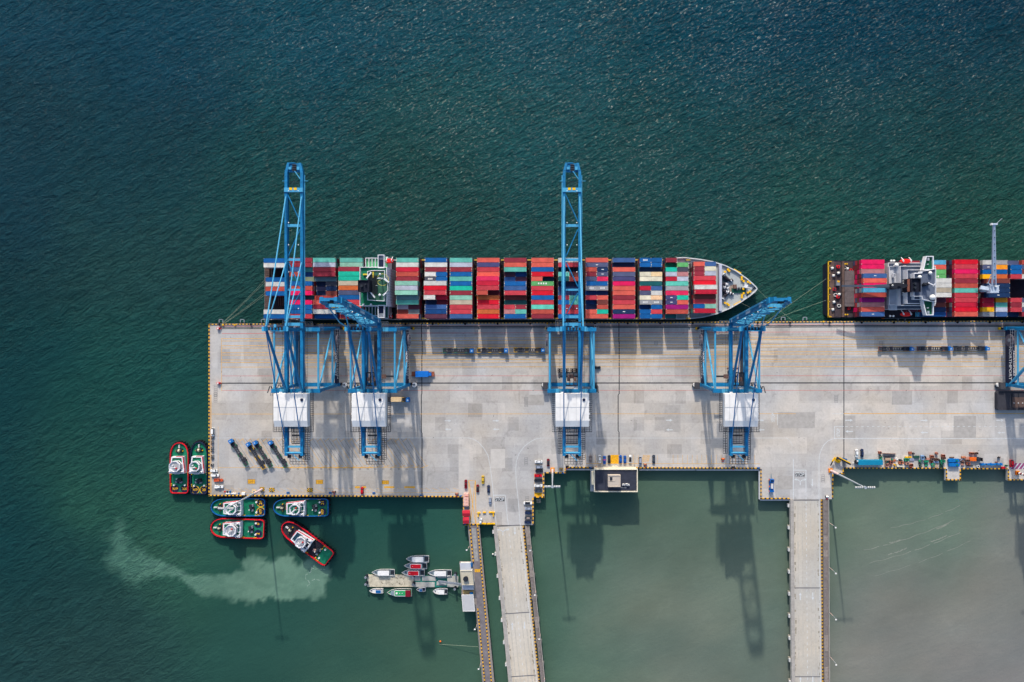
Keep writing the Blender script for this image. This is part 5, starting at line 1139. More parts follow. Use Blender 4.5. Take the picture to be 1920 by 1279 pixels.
# lower side containers beside the deckhouse and hold floor
b = MB(); b.box(X2(1895), 272, yS2+.6, yN2-.6, zd, zd+.2); obj('deck', b.xf(i2), mat('hold_dark', (34,30,44), .8, 0, .3, .5), s2)
b = MB(); b.box(X2(1603), X2(1895), yS2+.6, yN2-.6, zd, zd+.4); obj('deck', b.xf(i2), DECKD, s2)
xa, xb_, xc = A_(1707.5,12), A_(1702,12), A_(1722,10)
DZ = 0.0
container(xa, SY2-PIT2*.5-.1, 2.1, True, 'ma', 'maroon container tucked beneath the seaward bridge wing of the right ship', 'containers on the right ship')
container(xb_, SY2-PIT2*10.5, 2.1, True, 'pl', 'plum container beneath the quayside bridge wing of the right ship', 'containers on the right ship')
container(xc, SY2-PIT2*11.5, 1.0, True, 'lb', 'light blue container under the quayside bridge wing of the right ship', 'containers on the right ship')

# mooring lines
def rope(a, c, label, za=-1., zc=.6, sag=1.):
    A = W3(*a, za); C = W3(*c, zc); b = MB(); n = 8; P = [A+(C-A)*k/n-Vector((0,0,sag*4*(k/n)*(1-k/n))) for k in range(n+1)]; o = A.copy()
    for k in range(n): b.tube(P[k]-o, P[k+1]-o, .06, 0, 5)
    q = obj('mooring_line', b, ROPE); q.location = o; tag(q, label, 'rope', 'mooring lines of the two ships')
rope((497.5,523.5),(412,610.5),'mooring line from the long ship stern to the quay corner, outermost one')
rope((497.8,527.5),(412.5,611),'mooring line from the long ship stern, running just inside the outermost one')
rope((497.8,548),(413,611),'steep lower mooring line from the long ship stern to the quay corner')
rope((497.8,552),(413.5,611.5),'lowest mooring line at the long ship stern, closest to the quay edge')
rope((1420,542),(1486,602),'mooring line from the very tip of the grey ship bow',1)
rope((1549,523),(1436,604),'upper mooring line from the dark stern of the right ship', -1.5)
rope((1549,563),(1438,603.5),'lower mooring line from the dark stern of the right ship', -1.5)
rope((1388,567),(1425,585),'short mooring line hanging from the quay side of the grey bow',1)
# ================= vehicles =================
def rrect(L_, Wd, r=.35, taper=0.):
    p = []
    for sx, sy, a0 in ((1,1,0),(-1,1,90),(-1,-1,180),(1,-1,270)):
        for a in (0, 45, 90):
            t_ = R(a0+a); p.append((sx*(L_/2-r)+r*math.cos(t_), sy*(Wd/2-r-(taper if sx > 0 else 0))+r*math.sin(t_)))
    return p
def sc(P, kx, ky, dx=0): return [(x*kx+dx, y*ky) for x, y in P]
def car(px, py, hd, body, label, group='cars parked on the quay', L_=4.3, Wd=1.68, roof=None, kind='car'):
    x, y = W(px, py, .8); t = thing('parked_'+('van' if kind == 'van' else ('pickup_truck' if kind == 'pickup' else 'car')), label, {'car':'car','van':'van','pickup':'pickup truck'}[kind], (x, y, .004), R(hd), group)
    P = rrect(L_, Wd, .4, .08); key = (kind, L_, Wd)
    def fb():
        b = MB(); b.prism(P, .28, .62, 0, bot=sc(P, .98, .96)); 
        if kind == 'van': b.prism(sc(P, .985, .95), .62, 1.05, 0, bot=P)
        else: b.prism(sc(P, .97, .93), .62, .9, 0, bot=P)
        if kind == 'pickup':
            x0 = -L_*.46; b.box(x0, x0+L_*.4, -Wd*.44, -Wd*.38, .85, 1.1); b.box(x0, x0+L_*.4, Wd*.38, Wd*.44, .85, 1.1); b.box(x0, x0+.1, -Wd*.44, Wd*.44, .85, 1.1)
        return b
    obj('body', fb, body, t, ('cb',)+key)
    def gb():
        b = MB(); k, d = {'car': (.60,-.18), 'van': (.80,-.28), 'pickup': (.36,.28)}[kind]; zt_ = 1.85 if kind == 'van' else 1.42
        b.prism(sc(P, k*.78, .72, d), 1.04 if kind == 'van' else .88, zt_, 0, bot=sc(P, k, .88, d)); return b
    obj('window', gb, GLASS, t, ('cg',)+key)
    def rb():
        b = MB(); k, d = {'car': (.60,-.18), 'van': (.80,-.28), 'pickup': (.36,.28)}[kind]; zt_ = 1.85 if kind == 'van' else 1.42
        b.prism(sc(P, k*.72, .70, d-.05), zt_, zt_+.05); return b
    obj('roof', rb, roof or body, t, ('cr',)+key)
    def wb():
        b = MB(); b.tube((0,-.11,0), (0,.11,0), .31, 0, 12); return b
    for sx in (-1, 1):
        for sy in (-1, 1): obj('wheel', wb, BLACK, t, ('wheel',), (sx*L_*.31, sy*(Wd/2-.12), .31))
    return t
CW = mat('car_white', (240,240,240), .25, 0, .03); CS = mat('car_silver', (176,184,200), .25, .3, .05); CK = mat('car_black', (34,38,46), .2, 0, .05); CR = mat('car_red', (214,18,36), .25, 0, .05)
CM_ = mat('car_dark_red', (130,22,40), .25, 0, .05); CB = mat('car_blue', (16,90,180), .25, 0, .05); CD = mat('car_dark_blue', (36,50,84), .25, 0, .05); CY = mat('taxi_yellow', (220,178,50), .3, 0, .05)
CG = mat('car_dark_grey', (70,78,90), .25, .2, .05); CBG = mat('car_beige', (158,140,132), .25, .2, .05); CO = mat('car_orange', (206,88,52), .3, 0, .1); CTR = mat('roof_black', (40,44,54), .3)
# (px, py, heading deg: 0=+x(right), 90=up, colour, label ...)
G1 = 'cars parked on the quay'
car(873.4,908,90,CM_,'dark red pickup truck parked alone left of the yellow painted box', L_=5.0, kind='pickup')
car(905.5,899.5,-90,CY,'yellow taxi with black window band parked beside the left white curve', L_=4.6, roof=CY)
car(895.6,916,90,CM_,'dark red car with black roof parked right of the yellow painted box', roof=CTR)
car(916,917,90,CD,'dark blue car parked close to the left white curve')
car(919,939,-90,CS,'silver hatchback parked left of the left STOP marking', L_=3.9)
car(901.3,977.3,78,CW,'small white car by the yellow blocks at the head of the jetty', L_=3.3, Wd=1.5)
for a in ((1009.7,865.6,180,CW,'white car topmost in the column of cars left of the stepped quay corner',{}),
          (1011,875.6,0,CS,'silver car second from the top in the column beside the stepped quay corner',{'kind':'van','L_':4.0}),
          (1011,883.2,0,CK,'black car third from the top, just above the bright red car',{}),
          (1009,892,0,CR,'bright red car in the column beside the stepped quay corner',{}),
          (1009.4,901,180,CK,'black car with pale bonnet just below the bright red car',{'L_':4.7}),
          (1009.4,910.6,0,CW,'white car with white roof between two dark cars below the red car',{'roof':CW,'L_':4.6}),
          (1009.4,919.3,180,CG,'dark grey car lowest of the upper column, above the yellow hatching',{'L_':4.5}),
          (989.8,943.4,0,CW,'long white car with black roof, topmost of the lower column by the bridge',{'roof':CTR,'L_':4.9}),
          (990.6,953.4,180,CS,'small silver car second from the top of the lower column',{'L_':3.8}),
          (990.8,961.5,180,CD,'dark blue car third from the top of the lower column',{'L_':4.0}),
          (991.2,971,0,CG,'dark car with beige roof, fourth from the top of the lower column',{'roof':CBG,'L_':4.4}),
          (989.8,979.2,180,CD,'slate blue car at the bottom of the lower column',{'L_':4.0})):
    car(*a[:5], **a[5])
car(1027.9,867.5,90,CM_,'dark red car parked alone right of the column of cars', roof=CTR)
car(1107.2,861.2,-90,CBG,'beige brown car left end of the row above the office building')
car(1124.7,861,-90,CW,'white car left of the blue car with a red stripe', L_=4.6)
t = car(1133.4,862.7,-90,CB,'blue car with red and dark roof band above the office building', L_=4.6); obj('roof_band', lambda: (lambda b: (b.box(-.5,.0,-.62,.62,1.48,1.5), b)[1])(MB()), CR, t, 'rband')
car(1142.2,861.2,90,CK,'black car immediately left of the solid yellow patch', L_=4.5)
car(1163.4,861.2,90,CB,'bright blue car immediately right of the solid yellow patch', L_=4.5)
car(1171.8,861.8,90,CB,'bright blue car between another blue car and a white car', L_=4.4)
car(1181.7,861,90,CW,'white car with black roof, right of the two bright blue cars', L_=4.7, roof=CTR)
car(1200.4,864.2,-90,CS,'silver van beside the yellow hatched square', L_=4.7, kind='van')
car(1225.8,861,90,CG,'dark grey car farthest right in the row above the office building', L_=4.8)
car(399,810,-90,CW,'white van parked upright at the left edge of the quay', L_=4.8, kind='van')
car(401,882.6,180,CW,'shorter white car in the left corner column, uppermost', L_=3.9)
car(403,891.2,0,CW,'white car with dark windows second in the left corner column', L_=4.6)
car(409.2,900.6,0,CO,'orange pickup truck in the left corner of the quay', L_=5.2, kind='pickup')
car(410,912.8,0,CW,'white pickup truck lowest in the left corner of the quay', L_=5.2, kind='pickup')
car(678.8,920,90,CR,'small red car at the southern quay edge below the trailer bays', L_=4.0)
car(1606.4,850,-90,CW,'white car with black rear window above the teal trailer', L_=4.5)
car(1616.6,849.5,90,CD,'dark blue car next to the white car above the teal trailer', L_=4.6)
car(1896.8,869,-90,CM_ if False else CR,'red van standing on the pink and white crossing', L_=4.1, Wd=2.0, kind='van')
def bike(px, py, i, lab):
    x, y = W(px, py); t = thing('parked_motorcycle', lab, 'motorcycle', (x, y, .004), R(180+random.uniform(-12,12)), 'motorcycles at the left quay edge')
    def wb():
        b = MB(); b.tube((0,-.06,0), (0,.06,0), .3, 0, 12); return b
    for sx in (-.62, .62): obj('wheel', wb, BLACK, t, ('bw',), (sx, 0, .3))
    obj('frame', lambda: (lambda b: (b.beam((-.5,0,.5),(.55,0,.62),.26,.36), b.beam((.55,0,.3),(.42,0,1.0),.09), b.tube((.42,-.33,1.0),(.42,.33,1.0),.04,0,6), b)[3])(MB()), (CM_, CK, CK, CD)[i % 4], t, ('bf',))
    obj('seat', lambda: (lambda b: (b.box(-.65,.1,-.14,.14,.72,.84), b)[1])(MB()), BLACK, t, ('bs',))
for i, y in enumerate((819,822,828,832,838,842,846)): bike(398.7, y, i, 'motorcycle %s from the top in the upper group under the white van' % ORD[i])
for i, y in enumerate((853.5,857.5,860)): bike(398.9, y, i+1, 'motorcycle %s from the top in the middle group on the left quay edge' % ORD[i])
for i, y in enumerate((870,873)): bike(398.3, y, i+2, '%s motorcycle of the lower pair above the white car' % ('upper', 'lower')[i])
TCAB = mat('tractor_cab_blue', (20,110,190), .4, 0, .08); TCH = mat('chassis_dark', (58,60,68), .7, 0, .25, 1.); TG = mat('trailer_green', (40,130,90), .6); 
def truck(px, py, hd, label, trim, group, ln=17.2, load=None):
    x, y = W(px, py, 1); t = thing('terminal_truck', label, 'truck', (x, y, .004), R(hd), group); x1 = ln/2
    def cab():
        b = MB(); b.box(x1-2.0, x1, -1.15, .75, 1.0, 3.0); b.box(x1-1.4, x1-.6, -.55, .15, 3.0, 3.12, 1); b.box(x1, x1+.03, -1.0, .6, 1.8, 2.8, 2); b.box(x1-1.7, x1-.4, .75, .78, 1.9, 2.8, 2); b.box(x1-1.9, x1-.1, .8, 1.2, .7, 1.3); return b
    obj('cab', cab, [TCAB, mat('cab_roof_plate', (180,205,225), .5), GLASS], t, ('tc', ln))
    def ch():
        b = MB(); b.box(x1-5.6, x1-1.9, -.6, .6, .75, 1.15); b.box(x1-3.6, x1-2.1, -1.15, 1.15, .8, 1.8); b.cyl(x1-4.5, 0, 1.15, 1.4, .55, 0, 10); return b
    obj('tractor_chassis', ch, mat('tractor_dark', (34,38,50), .6, 0, .2), t, ('tch', ln))
    def tl():
        b = MB(); a = -x1
        for s in (-.7, .7): b.box(a, x1-3.6, s-.2, s+.2, 1.1, 1.5)
        for k in range(11): b.box(a+.2+k*1.25, a+.75+k*1.25, -.6, .6, 1.15, 1.45)
        for xx in (a+.1, a+6.2, x1-5.0):
            b.box(xx, xx+1.9, -1.25, 1.25, 1.35, 1.52, 0); 
            for s in (-1.22, 1.04): b.box(xx, xx+1.9, s, s+.18, 1.5, 1.75, 1)
        b.box(a+2.6, a+4.6, -1.2, 1.2, .7, 1.3, 0); b.box(a, a+.15, -1.25, 1.25, 1.3, 1.7, 1); return b
    obj('trailer', tl, [TCH, trim], t, ('tt', ln))
    def wb():
        b = MB(); b.tube((0,-.28,0), (0,.28,0), .5, 0, 12); return b
    for xx in (x1-1.1, x1-4.4, -x1+2.9, -x1+4.2):
        for s in (-1, 1): obj('wheel', wb, BLACK, t, ('tw',), (xx, s*.92, .5))
    return t
GQ = 'terminal trucks on the quay lanes'
truck(859.5,657.3,0,'terminal truck with green trailer corners, leftmost of the middle lane trucks',TG,GQ)
truck(923.5,657,0,'terminal truck with yellow trailer corners between two others in the middle lanes',YEL,GQ)
truck(992.5,656.3,0,'terminal truck with yellow corners nearest the central crane',YEL,GQ)
truck(1678.5,654,0,'terminal truck with brown trailer, leftmost of three at the right lanes',RUST,GQ,19.2)
truck(1750.5,653.5,0,'terminal truck in the middle of three at the right lanes',RUST,GQ,19.2)
truck(1819.5,653.2,0,'terminal truck with dark trailer, rightmost of three at the right lanes',DARK,GQ,19.2)
a_ = math.degrees(math.atan2(47, -31)); GP = 'trucks parked in the diagonal bays'
truck(448,848.5,a_,'terminal truck with green trim, leftmost in the diagonal bays',TG,GP)
truck(480.7,854.5,a_,'terminal truck with yellow trailer in the diagonal bays',YEL,GP)
truck(493.5,851.5,a_,'terminal truck with green trim right beside the yellow trailer one',TG,GP)
truck(522,851.5,a_,'terminal truck with green trim at the rear platform of the leftmost crane',TG,GP)
t = truck(744,749.3,0,'blue cab truck carrying a cream container beside the white crane house',YEL,GQ,15.)
o = obj('shipping_container', box_mesh(6.06, None), [CM['pe'], CAST, WHITE], None, ('c', True, None, 0)); p = W(732.3, 749.3, 4); o.location = (p[0], p[1], 1.56); tag(o, 'pale peach container riding on the truck beside the second crane', 'container')
t = thing('flatbed_platform', 'brown flatbed rack under the blue equipment housing on the quay', 'trailer', (*W(793.5,701.3,.5), .0))
b = MB()
for s in (-1.2, 1.2): b.box(-6.3, 6.3, s-.12, s+.12, .5, .9)
for k in range(9): b.box(-6.3+k*1.55, -6.1+k*1.55, -1.3, 1.3, .5, .85)
b.box(-6.35, -4.4, -1.35, 1.35, .86, .95); b.box(4.6, 6.35, -1.35, 1.35, .86, .95); obj('frame', b, RUST, t)
for xx in (-4.5,-3.2,3.6,4.8):
    for s in (-1, 1): obj('wheel', lambda: (lambda b: (b.tube((0,-.15,0), (0,.15,0), .42, 0, 10), b)[1])(MB()), BLACK, t, ('fw',), (xx, s*1.1, .42))
b = MB(); b.box(-4.3, 2.9, -1.65, 1.6, 1.0, 3.0); b.box(2.9, 4.4, -1.0, .7, 1.0, 2.5); b.box(2.6, 2.9, -1.4, 1.4, 3.0, 3.1, 0)
for k in range(6): b.box(-4.0+k*1.2, -3.95+k*1.2, -1.6, 1.55, 3.0, 3.04)
o = obj('equipment_housing', b, mat('housing_blue', (20,116,210), .45, 0, .1)); p = W(793.5,701.3,2.5); o.location = (p[0], p[1], .0); tag(o, 'bright blue equipment housing standing on the brown flatbed rack', 'machine')
def reach(px, py, hd, label):
    x, y = W(px, py, 1); t = thing('reach_stacker', label, 'reach stacker', (x, y, .004), R(hd), 'lifting vehicles under the cranes')
    b = MB(); b.box(-3.6, 3.4, -1.5, 1.5, .8, 1.9); b.box(-3.8, -1.8, -1.6, 1.6, 1.0, 2.3); obj('body', b, DARK, t)
    b = MB(); b.box(-1.0, .8, -.75, .75, 1.9, 3.5); obj('cab', b, [mat('cab_grey', (176,176,182), .4)], t)
    b = MB(); b.beam((-3.2,1.05,3.0), (4.6,.2,4.4), .7, .7); b.box(3.8, 4.8, -3.1, 3.1, 3.6, 4.2); b.box(-2.9,-.9,-1.2,.4,2.3,2.6); obj('boom', b, BROWN, t)
    for xx, s in ((-2.4,-1.3),(-2.4,1.3),(2.2,-1.4),(2.2,1.4)): obj('wheel', lambda: (lambda b: (b.tube((0,-.4,0), (0,.4,0), .8, 0, 12), b)[1])(MB()), BLACK, t, ('rw',), (xx, s, .8))
reach(709,704,90,'dark reach stacker working under the second crane'); reach(1371,705,90,'dark reach stacker working under the crane beside the ship bow')
def rack(px, py, wd_, label):
    x, y = W(px, py, 1); t = thing('spreader_stand', label, 'stand', (x, y, .004), 0, 'dark openwork stands under the central crane'); b = MB()
    for yy in (-1.2, 0, 1.2): b.box(-wd_/2, wd_/2, yy-.12, yy+.12, 1.2, 1.6)
    n = int(wd_/2); 
    for k in range(n+1): b.box(-wd_/2+wd_*k/n-.12, -wd_/2+wd_*k/n+.12, -1.3, 1.3, 1.2, 1.6)
    for k in range(n): b.box(-wd_/2+wd_*(k+.25)/n, -wd_/2+wd_*(k+.75)/n, .15, .95, 1.2, 1.45, 1); b.box(-wd_/2+wd_*(k+.25)/n, -wd_/2+wd_*(k+.75)/n, -.95, -.15, 1.2, 1.45, 1)
    obj('frame', b, [mat('stand_brown', (92,76,72), .8), BLACK], t)
    for sx in (-1, 1):
        for sy in (-1, 1): obj('leg', lambda: (lambda b: (b.box(-.1,.1,-.1,.1,0,1.2), b)[1])(MB()), DARK, t, ('sl',), (sx*(wd_/2-.2), sy*1.1, 0))
rack(1056,695,6.,'dark openwork stand at the left leg side of the central crane'); rack(1077,695,4.4,'shorter dark openwork stand right of its twin under the central crane')
# wreath: small dark vehicle east of the central crane
car(1120,689.3,0,CK,'black car parked just right of the central crane leg', L_=3.8, Wd=1.6)
# blue towing truck
t = thing('tow_truck', 'blue truck with white tank and orange corners near the right STOP marking', 'truck', (*W(1446.3,910,1), .004), R(90))
b = MB(); b.box(-3.6, 3.6, -1.15, 1.15, .6, 1.3); b.box(-3.6, -2.6, -1.2, 1.2, 1.3, 2.0); b.box(2.0, 3.6, -1.1, 1.1, 1.3, 2.6); obj('body', b, mat('truck_blue', (12,100,180), .4), t)
b = MB(); b.box(-1.6, 1.2, -.55, .55, 1.3, 2.5); obj('tank', b, OFFW, t); b = MB(); b.box(2.3, 3.2, -.8, .8, 2.6, 2.65); obj('window', b, GLASS, t)
b = MB(); b.tube((3.6,0,.9), (6.4,.1,.9), .12); obj('tow_bar', b, mat('bar_teal', (70,130,150), .5), t)
b = MB(); 
for xx, s in ((-3.2,1.2),(3.2,1.25),(3.2,-1.25),(-.6,1.2)): b.box(xx-.35, xx+.35, s-.2, s+.2, .9, 1.5)
obj('marker_panel', b, ORANGE, t)
for xx in (-2.4, 2.4):
    for s in (-1, 1): obj('wheel', lambda: (lambda b: (b.tube((0,-.2,0), (0,.2,0), .5, 0, 12), b)[1])(MB()), BLACK, t, ('tw2',), (xx, s*1.0, .5))
# articulated yellow lift
t = thing('boom_lift', 'yellow and black articulated machine beside the leaning mast at the right quay corner', 'machine', (*W(1571,862.5,1), .004))
def L3(px, py, z): p = W(px, py, z); return Vector((p[0], p[1], z))-Vector(t.location)
b = MB(); b.cyl(0, 0, .4, 1.6, 1.6, 0, 12); b.tube((-1.4,.6,1.8), (1,1.6,1.8), .3, 1, 8); obj('turntable', b, [YEL, DARK], t)
b = MB(); b.beam(L3(1557.5,873,1), L3(1561,865,2.4), .5, .5, 1); b.beam(L3(1561,865,2.4), L3(1566,857.5,3), .75, .6, 0); obj('outrigger', b, [YEL, DARK], t)
b = MB(); b.beam(L3(1569,858,3), L3(1595,871,2.2), 1.0, .8, 1); b.beam(L3(1574,858,3.3), L3(1594,868,2.6), .5, .5, 0); obj('arm', b, [YEL, DARK], t)
b = MB(); p = L3(1586,862.5,3); b.ob(p.x, p.y, .5, 2.4, 2.0, 1.4, R(-20)); obj('engine_cover', b, BOATBLUE, t)
# long teal trailer
t = thing('covered_trailer', 'long teal covered trailer parked along the right quay edge', 'trailer', (*W(1629,866.5,2), .004)); 
b = MB(); b.box(-6.6, 6.8, -1.3, 1.3, 1.0, 3.9); b.prism([(6.8,-1.3),(7.1,-1.0),(7.1,1.0),(6.8,1.3)], 1.0, 3.7); obj('tarpaulin', b, mat('tarpaulin_teal', (8,128,166), .5, 0, .1, .3), t)
b = MB(); b.box(-7.6, 7, -.5, .5, .7, 1.0); b.box(-7.4,-6.7,-1.1,1.1,.8,3.2); obj('chassis', b, DARK, t)
b = MB(); b.cyl(-6.9, .8, 3.2, 3.7, .4, 0, 8); b.box(-8.9,-7.4,-.4,-.2,.8,1.0); obj('air_tank', b, WHITE, t)
for xx in (-5.6, 4.2, 5.4):
    for s in (-1, 1): obj('wheel', lambda: (lambda b: (b.tube((0,-.2,0), (0,.2,0), .5, 0, 12), b)[1])(MB()), BLACK, t, ('tw3',), (xx, s*1.05, .5))
# orange forklift, blue bars etc.
t = thing('forklift', 'orange and black forklift between rusty crates and the blue beam', 'forklift', (*W(1828.8+0,861,1), .004), R(180)); 
b = MB(); b.box(-.4, 3.2, -1.0, 1.0, .5, 1.5); obj('body', b, ORANGE, t); b = MB(); b.box(-2.6,-.4,-.9,.9,.5,1.7); b.box(-1.6,-.2,-.8,.8,1.7,2.4); obj('cab', b, DARK, t)
b = MB(); b.box(-3.0,-2.7,-.9,.9,.3,3.0); b.box(-4.3,-3.0,-.6,-.4,.2,.35); b.box(-4.3,-3.0,.4,.6,.2,.35); obj('mast', b, BLACK, t)
for xx in (-1.9, 2.2):
    for s in (-1, 1): obj('wheel', lambda: (lambda b: (b.tube((0,-.18,0), (0,.18,0), .42, 0, 12), b)[1])(MB()), BLACK, t, ('fw3',), (xx, s*.9, .42))
def simple(name, label, cat, px, py, z0, f, mats, rz=0, group=None):
    p = W(px, py, 1); b = MB(); f(b); o = obj(name, b, mats); o.location = (p[0], p[1], z0); o.rotation_euler.z = rz; return tag(o, label, cat, group)
BB = mat('equipment_blue', (10,112,186), .45, 0, .1)
def fblue(b):
    b.prism(rrect(6., 2.0, .3), .5, 1.6); b.prism(rrect(5.6, 1.6, .3), 1.6, 1.75); b.box(-3, 3, -.15, .15, .0, .5); b.box(-2.4,-1.9,-.9,.9,0,.5); b.box(1.9,2.4,-.9,.9,0,.5)
    for k in range(7): b.box(-2.5+k*.75, -2.4+k*.75, -.85, .85, 1.75, 1.85)
    b.box(.9, 1.9, -.4, .4, 1.75, 1.95, 1)
simple('spreader_unit','blue spreader unit with green lid, upper of two beside the square jetty','equipment',1787.6,863.5,0,fblue,[BB,GREEN],0,'blue spreader units')
simple('spreader_unit','blue spreader unit with green lid, lower of two beside the square jetty','equipment',1788.5,871.5,0,fblue,[BB,GREEN],0,'blue spreader units')
def fbar(b):
    b.box(-5.8, 5.8, -.45, .45, .6, 1.4)
    for x in (-5.6,-.1,5.5): b.box(x-.5, x+.5, -.65, .65, .5, 1.6)
    for x in (-2.9, 2.9): b.cyl(x, 0, 1.4, 1.5, .3, 1, 8)
    for x in (-4,4): b.box(x-.2,x+.2,-.6,.6,0,.6)
simple('lifting_beam','long bright blue lifting beam lying along the quay edge at the right','beam',1858.5,870.5,0,fbar,[BB,DARK])
# stored gear between the teal trailer and the blue units
def crate(b, w, h, d, r):  # open box with divider
    t_ = .12; b.box(-w/2, w/2, -d/2, d/2, 0, .15); b.box(-w/2, w/2, -d/2, -d/2+t_, .15, h); b.box(-w/2, w/2, d/2-t_, d/2, .15, h); b.box(-w/2, -w/2+t_, -d/2+t_, d/2-t_, .15, h); b.box(w/2-t_, w/2, -d/2+t_, d/2-t_, .15, h)
    b.box(-.06, .06, -d/2+t_, d/2-t_, .15, h-.1); b.box(-w/2+t_, -.06, -d/2+t_, d/2-t_, .15, h*.55, 1); b.box(.06, w/2-t_, -d/2+t_, d/2-t_, .15, h*.4, 2)
def flat(b, w, h, d, r):
    b.box(-w/2, w/2, -d/2, d/2, .12, h); 
    for k in (-.4, 0, .4): b.box(-w/2, w/2, d*k-.08, d*k+.08, 0, .12, 1); 
    n = max(2, int(w/.5))
    for k in range(n): b.box(-w/2+w*(k+.15)/n, -w/2+w*(k+.5)/n, -d/2+.06, d/2-.06, h, h+.05)
def drum(b, w, h, d, r):
    q = min(w, d)/2; b.cyl(0, 0, .1, h, q, 0, 14); b.cyl(0, 0, h, h+.06, q*.5, 2, 10); b.box(-q, q, -.1, .1, 0, .1, 1)
def scrap(b, w, h, d, r):
    for k in range(7):
        x = r.uniform(-w/2, w/2)*.7; y = r.uniform(-d/2, d/2)*.7; a = r.uniform(0, 3.1); l = r.uniform(.5, .9)*min(w, d*1.6); b.beam((x-l/2*math.cos(a), y-l/2*math.sin(a), .2+k*h/9), (x+l/2*math.cos(a), y+l/2*math.sin(a), .25+k*h/9), .28, .3, k % 3)
    b.ob(0, 0, 0, h*.5, w*.7, d*.6, r.uniform(-.2,.2), 0)
def pit(b, w, h, d, r):
    b.box(-w/2, w/2, -d/2, d/2, 0, h); b.cyl(0, 0, h, h+.25, min(w, d)*.32, 1, 10); b.rim([(-w/2,-d/2),(w/2,-d/2),(w/2,d/2),(-w/2,d/2)], .12, h, h+.2, 0)
def torus(b, w, h, d, r):
    q = min(w, d)/2*.7
    for k in range(14):
        a0, a1 = k*math.pi/7, (k+1)*math.pi/7; b.tube((q*math.cos(a0), q*math.sin(a0), .3), (q*math.cos(a1), q*math.sin(a1), .3), .26, 0, 8)
PR = mat('pink_rust', (200,146,130), .8, 0, .3, 1.5); OR_ = mat('orange_rust', (192,116,80), .85, 0, .35, 1.5); GG = mat('gear_green', (30,140,104), .6, 0, .25, 1.2); GD = mat('gear_dark_green', (34,82,72), .7, 0, .3, 1.2); LBm = mat('pale_blue_gear', (132,166,206), .6); TAN = mat('timber_tan', (188,160,136), .85, 0, .25, 2.); CRm = mat('cream_gear', (226,216,196), .7, 0, .15, 1.5); LILm = mat('lilac_gear', (150,156,180), .6)
MC = {'r': ('rusty', RUST), 'p': ('pink rusted', PR), 'o': ('orange rusted', OR_), 'g': ('green', GG), 'd': ('dark green', GD), 'b': ('pale blue', LBm), 't': ('tan', TAN), 'c': ('cream', CRm), 'l': ('lilac grey', LILm), 'k': ('black', DARK), 'y': ('yellow', YEL), 'w': ('white', WHITE), 'n': ('brown', BROWN), 'R': ('red', CR)}
KIND = {'C': (crate, 'open_crate', 'crate', 'open crate'), 'F': (flat, 'pallet_stack', 'pallet', 'flat slatted stack'), 'D': (drum, 'cable_drum', 'drum', 'round drum'), 'S': (scrap, 'machine_scrap', 'machinery', 'heap of machine parts'), 'P': (pit, 'steel_box', 'box', 'steel box with round cap'), 'T': (torus, 'rubber_ring', 'tyre', 'rubber ring')}
GEAR = [ (480,85,50,40,'r','P'),(498,160,50,70,'g','S'),(497,232,40,55,'g','P'),(655,108,230,10,'n','F'),(655,152,200,14,'k','F'),(625,205,100,42,'t','F'),(610,250,70,50,'d','S'),(605,308,60,50,'p','C'),(681,308,55,45,'p','F'),(681,260,52,48,'r','P'),
 (740,230,64,36,'o','F'),(702,214,34,28,'g','D'),(795,205,44,44,'w','T'),(850,222,55,52,'k','S'),(858,266,80,40,'o','P'),(842,325,112,34,'c','F'),(752,310,44,44,'y','S'),(1030,92,58,46,'r','F'),(1085,102,36,44,'k','D'),(965,170,52,22,'y','F'),
 (1030,168,50,22,'y','F'),(1142,165,104,44,'d','F'),(960,212,80,42,'g','P'),(1062,210,88,42,'l','F'),(972,276,70,40,'p','P'),(975,302,60,22,'d','F'),(1045,312,58,54,'r','C'),(1045,358,30,16,'R','F'),(1243,170,52,72,'b','P'),(1302,168,34,50,'k','S'),
 (1352,200,58,40,'p','F'),(1417,155,60,42,'r','C'),(1414,202,56,46,'n','P'),(1410,252,58,36,'r','F'),(1502,98,66,46,'r','D'),(1495,206,50,42,'n','C'),(1545,212,30,40,'k','S'),(1619,140,58,42,'r','C'),(1627,182,66,36,'n','C'),(1605,238,86,40,'g','P'),
 (1203,238,52,40,'g','D'),(1210,288,58,46,'d','S'),(1214,330,56,40,'d','D'),(1320,245,78,32,'g','F'),(1322,284,54,26,'d','F'),(1322,318,56,26,'g','F'),(1436,305,68,62,'g','D'),(1497,256,84,20,'b','F'),(1502,334,58,46,'t','F'),(1592,292,66,42,'g','S'),(1586,332,50,36,'d','P'),(1785,174,80,18,'n','F')]
G8 = [(720,235,86,42,'r','C'),(816,235,78,42,'n','C'),(548,322,86,36,'o','F'),(652,342,96,56,'p','F'),(498,372,60,50,'l','S'),(535,412,70,60,'n','S'),(642,390,112,34,'n','C'),(640,458,80,52,'r','P'),(530,470,80,46,'p','S'),(852,515,54,46,'w','P'),(1276,430,56,14,'r','F'),(1325,326,74,26,'k','S'),(1482,502,52,36,'g','S'),(1414,550,82,36,'R','F'),(700,508,130,10,'k','F')]
items = [(1600+a/9.6, 840+b_/9.6, w_/9.6/3.35, h_/9.6/3.35, c_, k_) for a, b_, w_, h_, c_, k_ in GEAR]+[(1760+a/11.625, 830+b_/11.625, w_/11.625/3.35, h_/11.625/3.35, c_, k_) for a, b_, w_, h_, c_, k_ in G8]
from collections import defaultdict
byk = defaultdict(list)
for it in items: byk[(it[4], it[5])].append(it)
rg = random.Random(5)
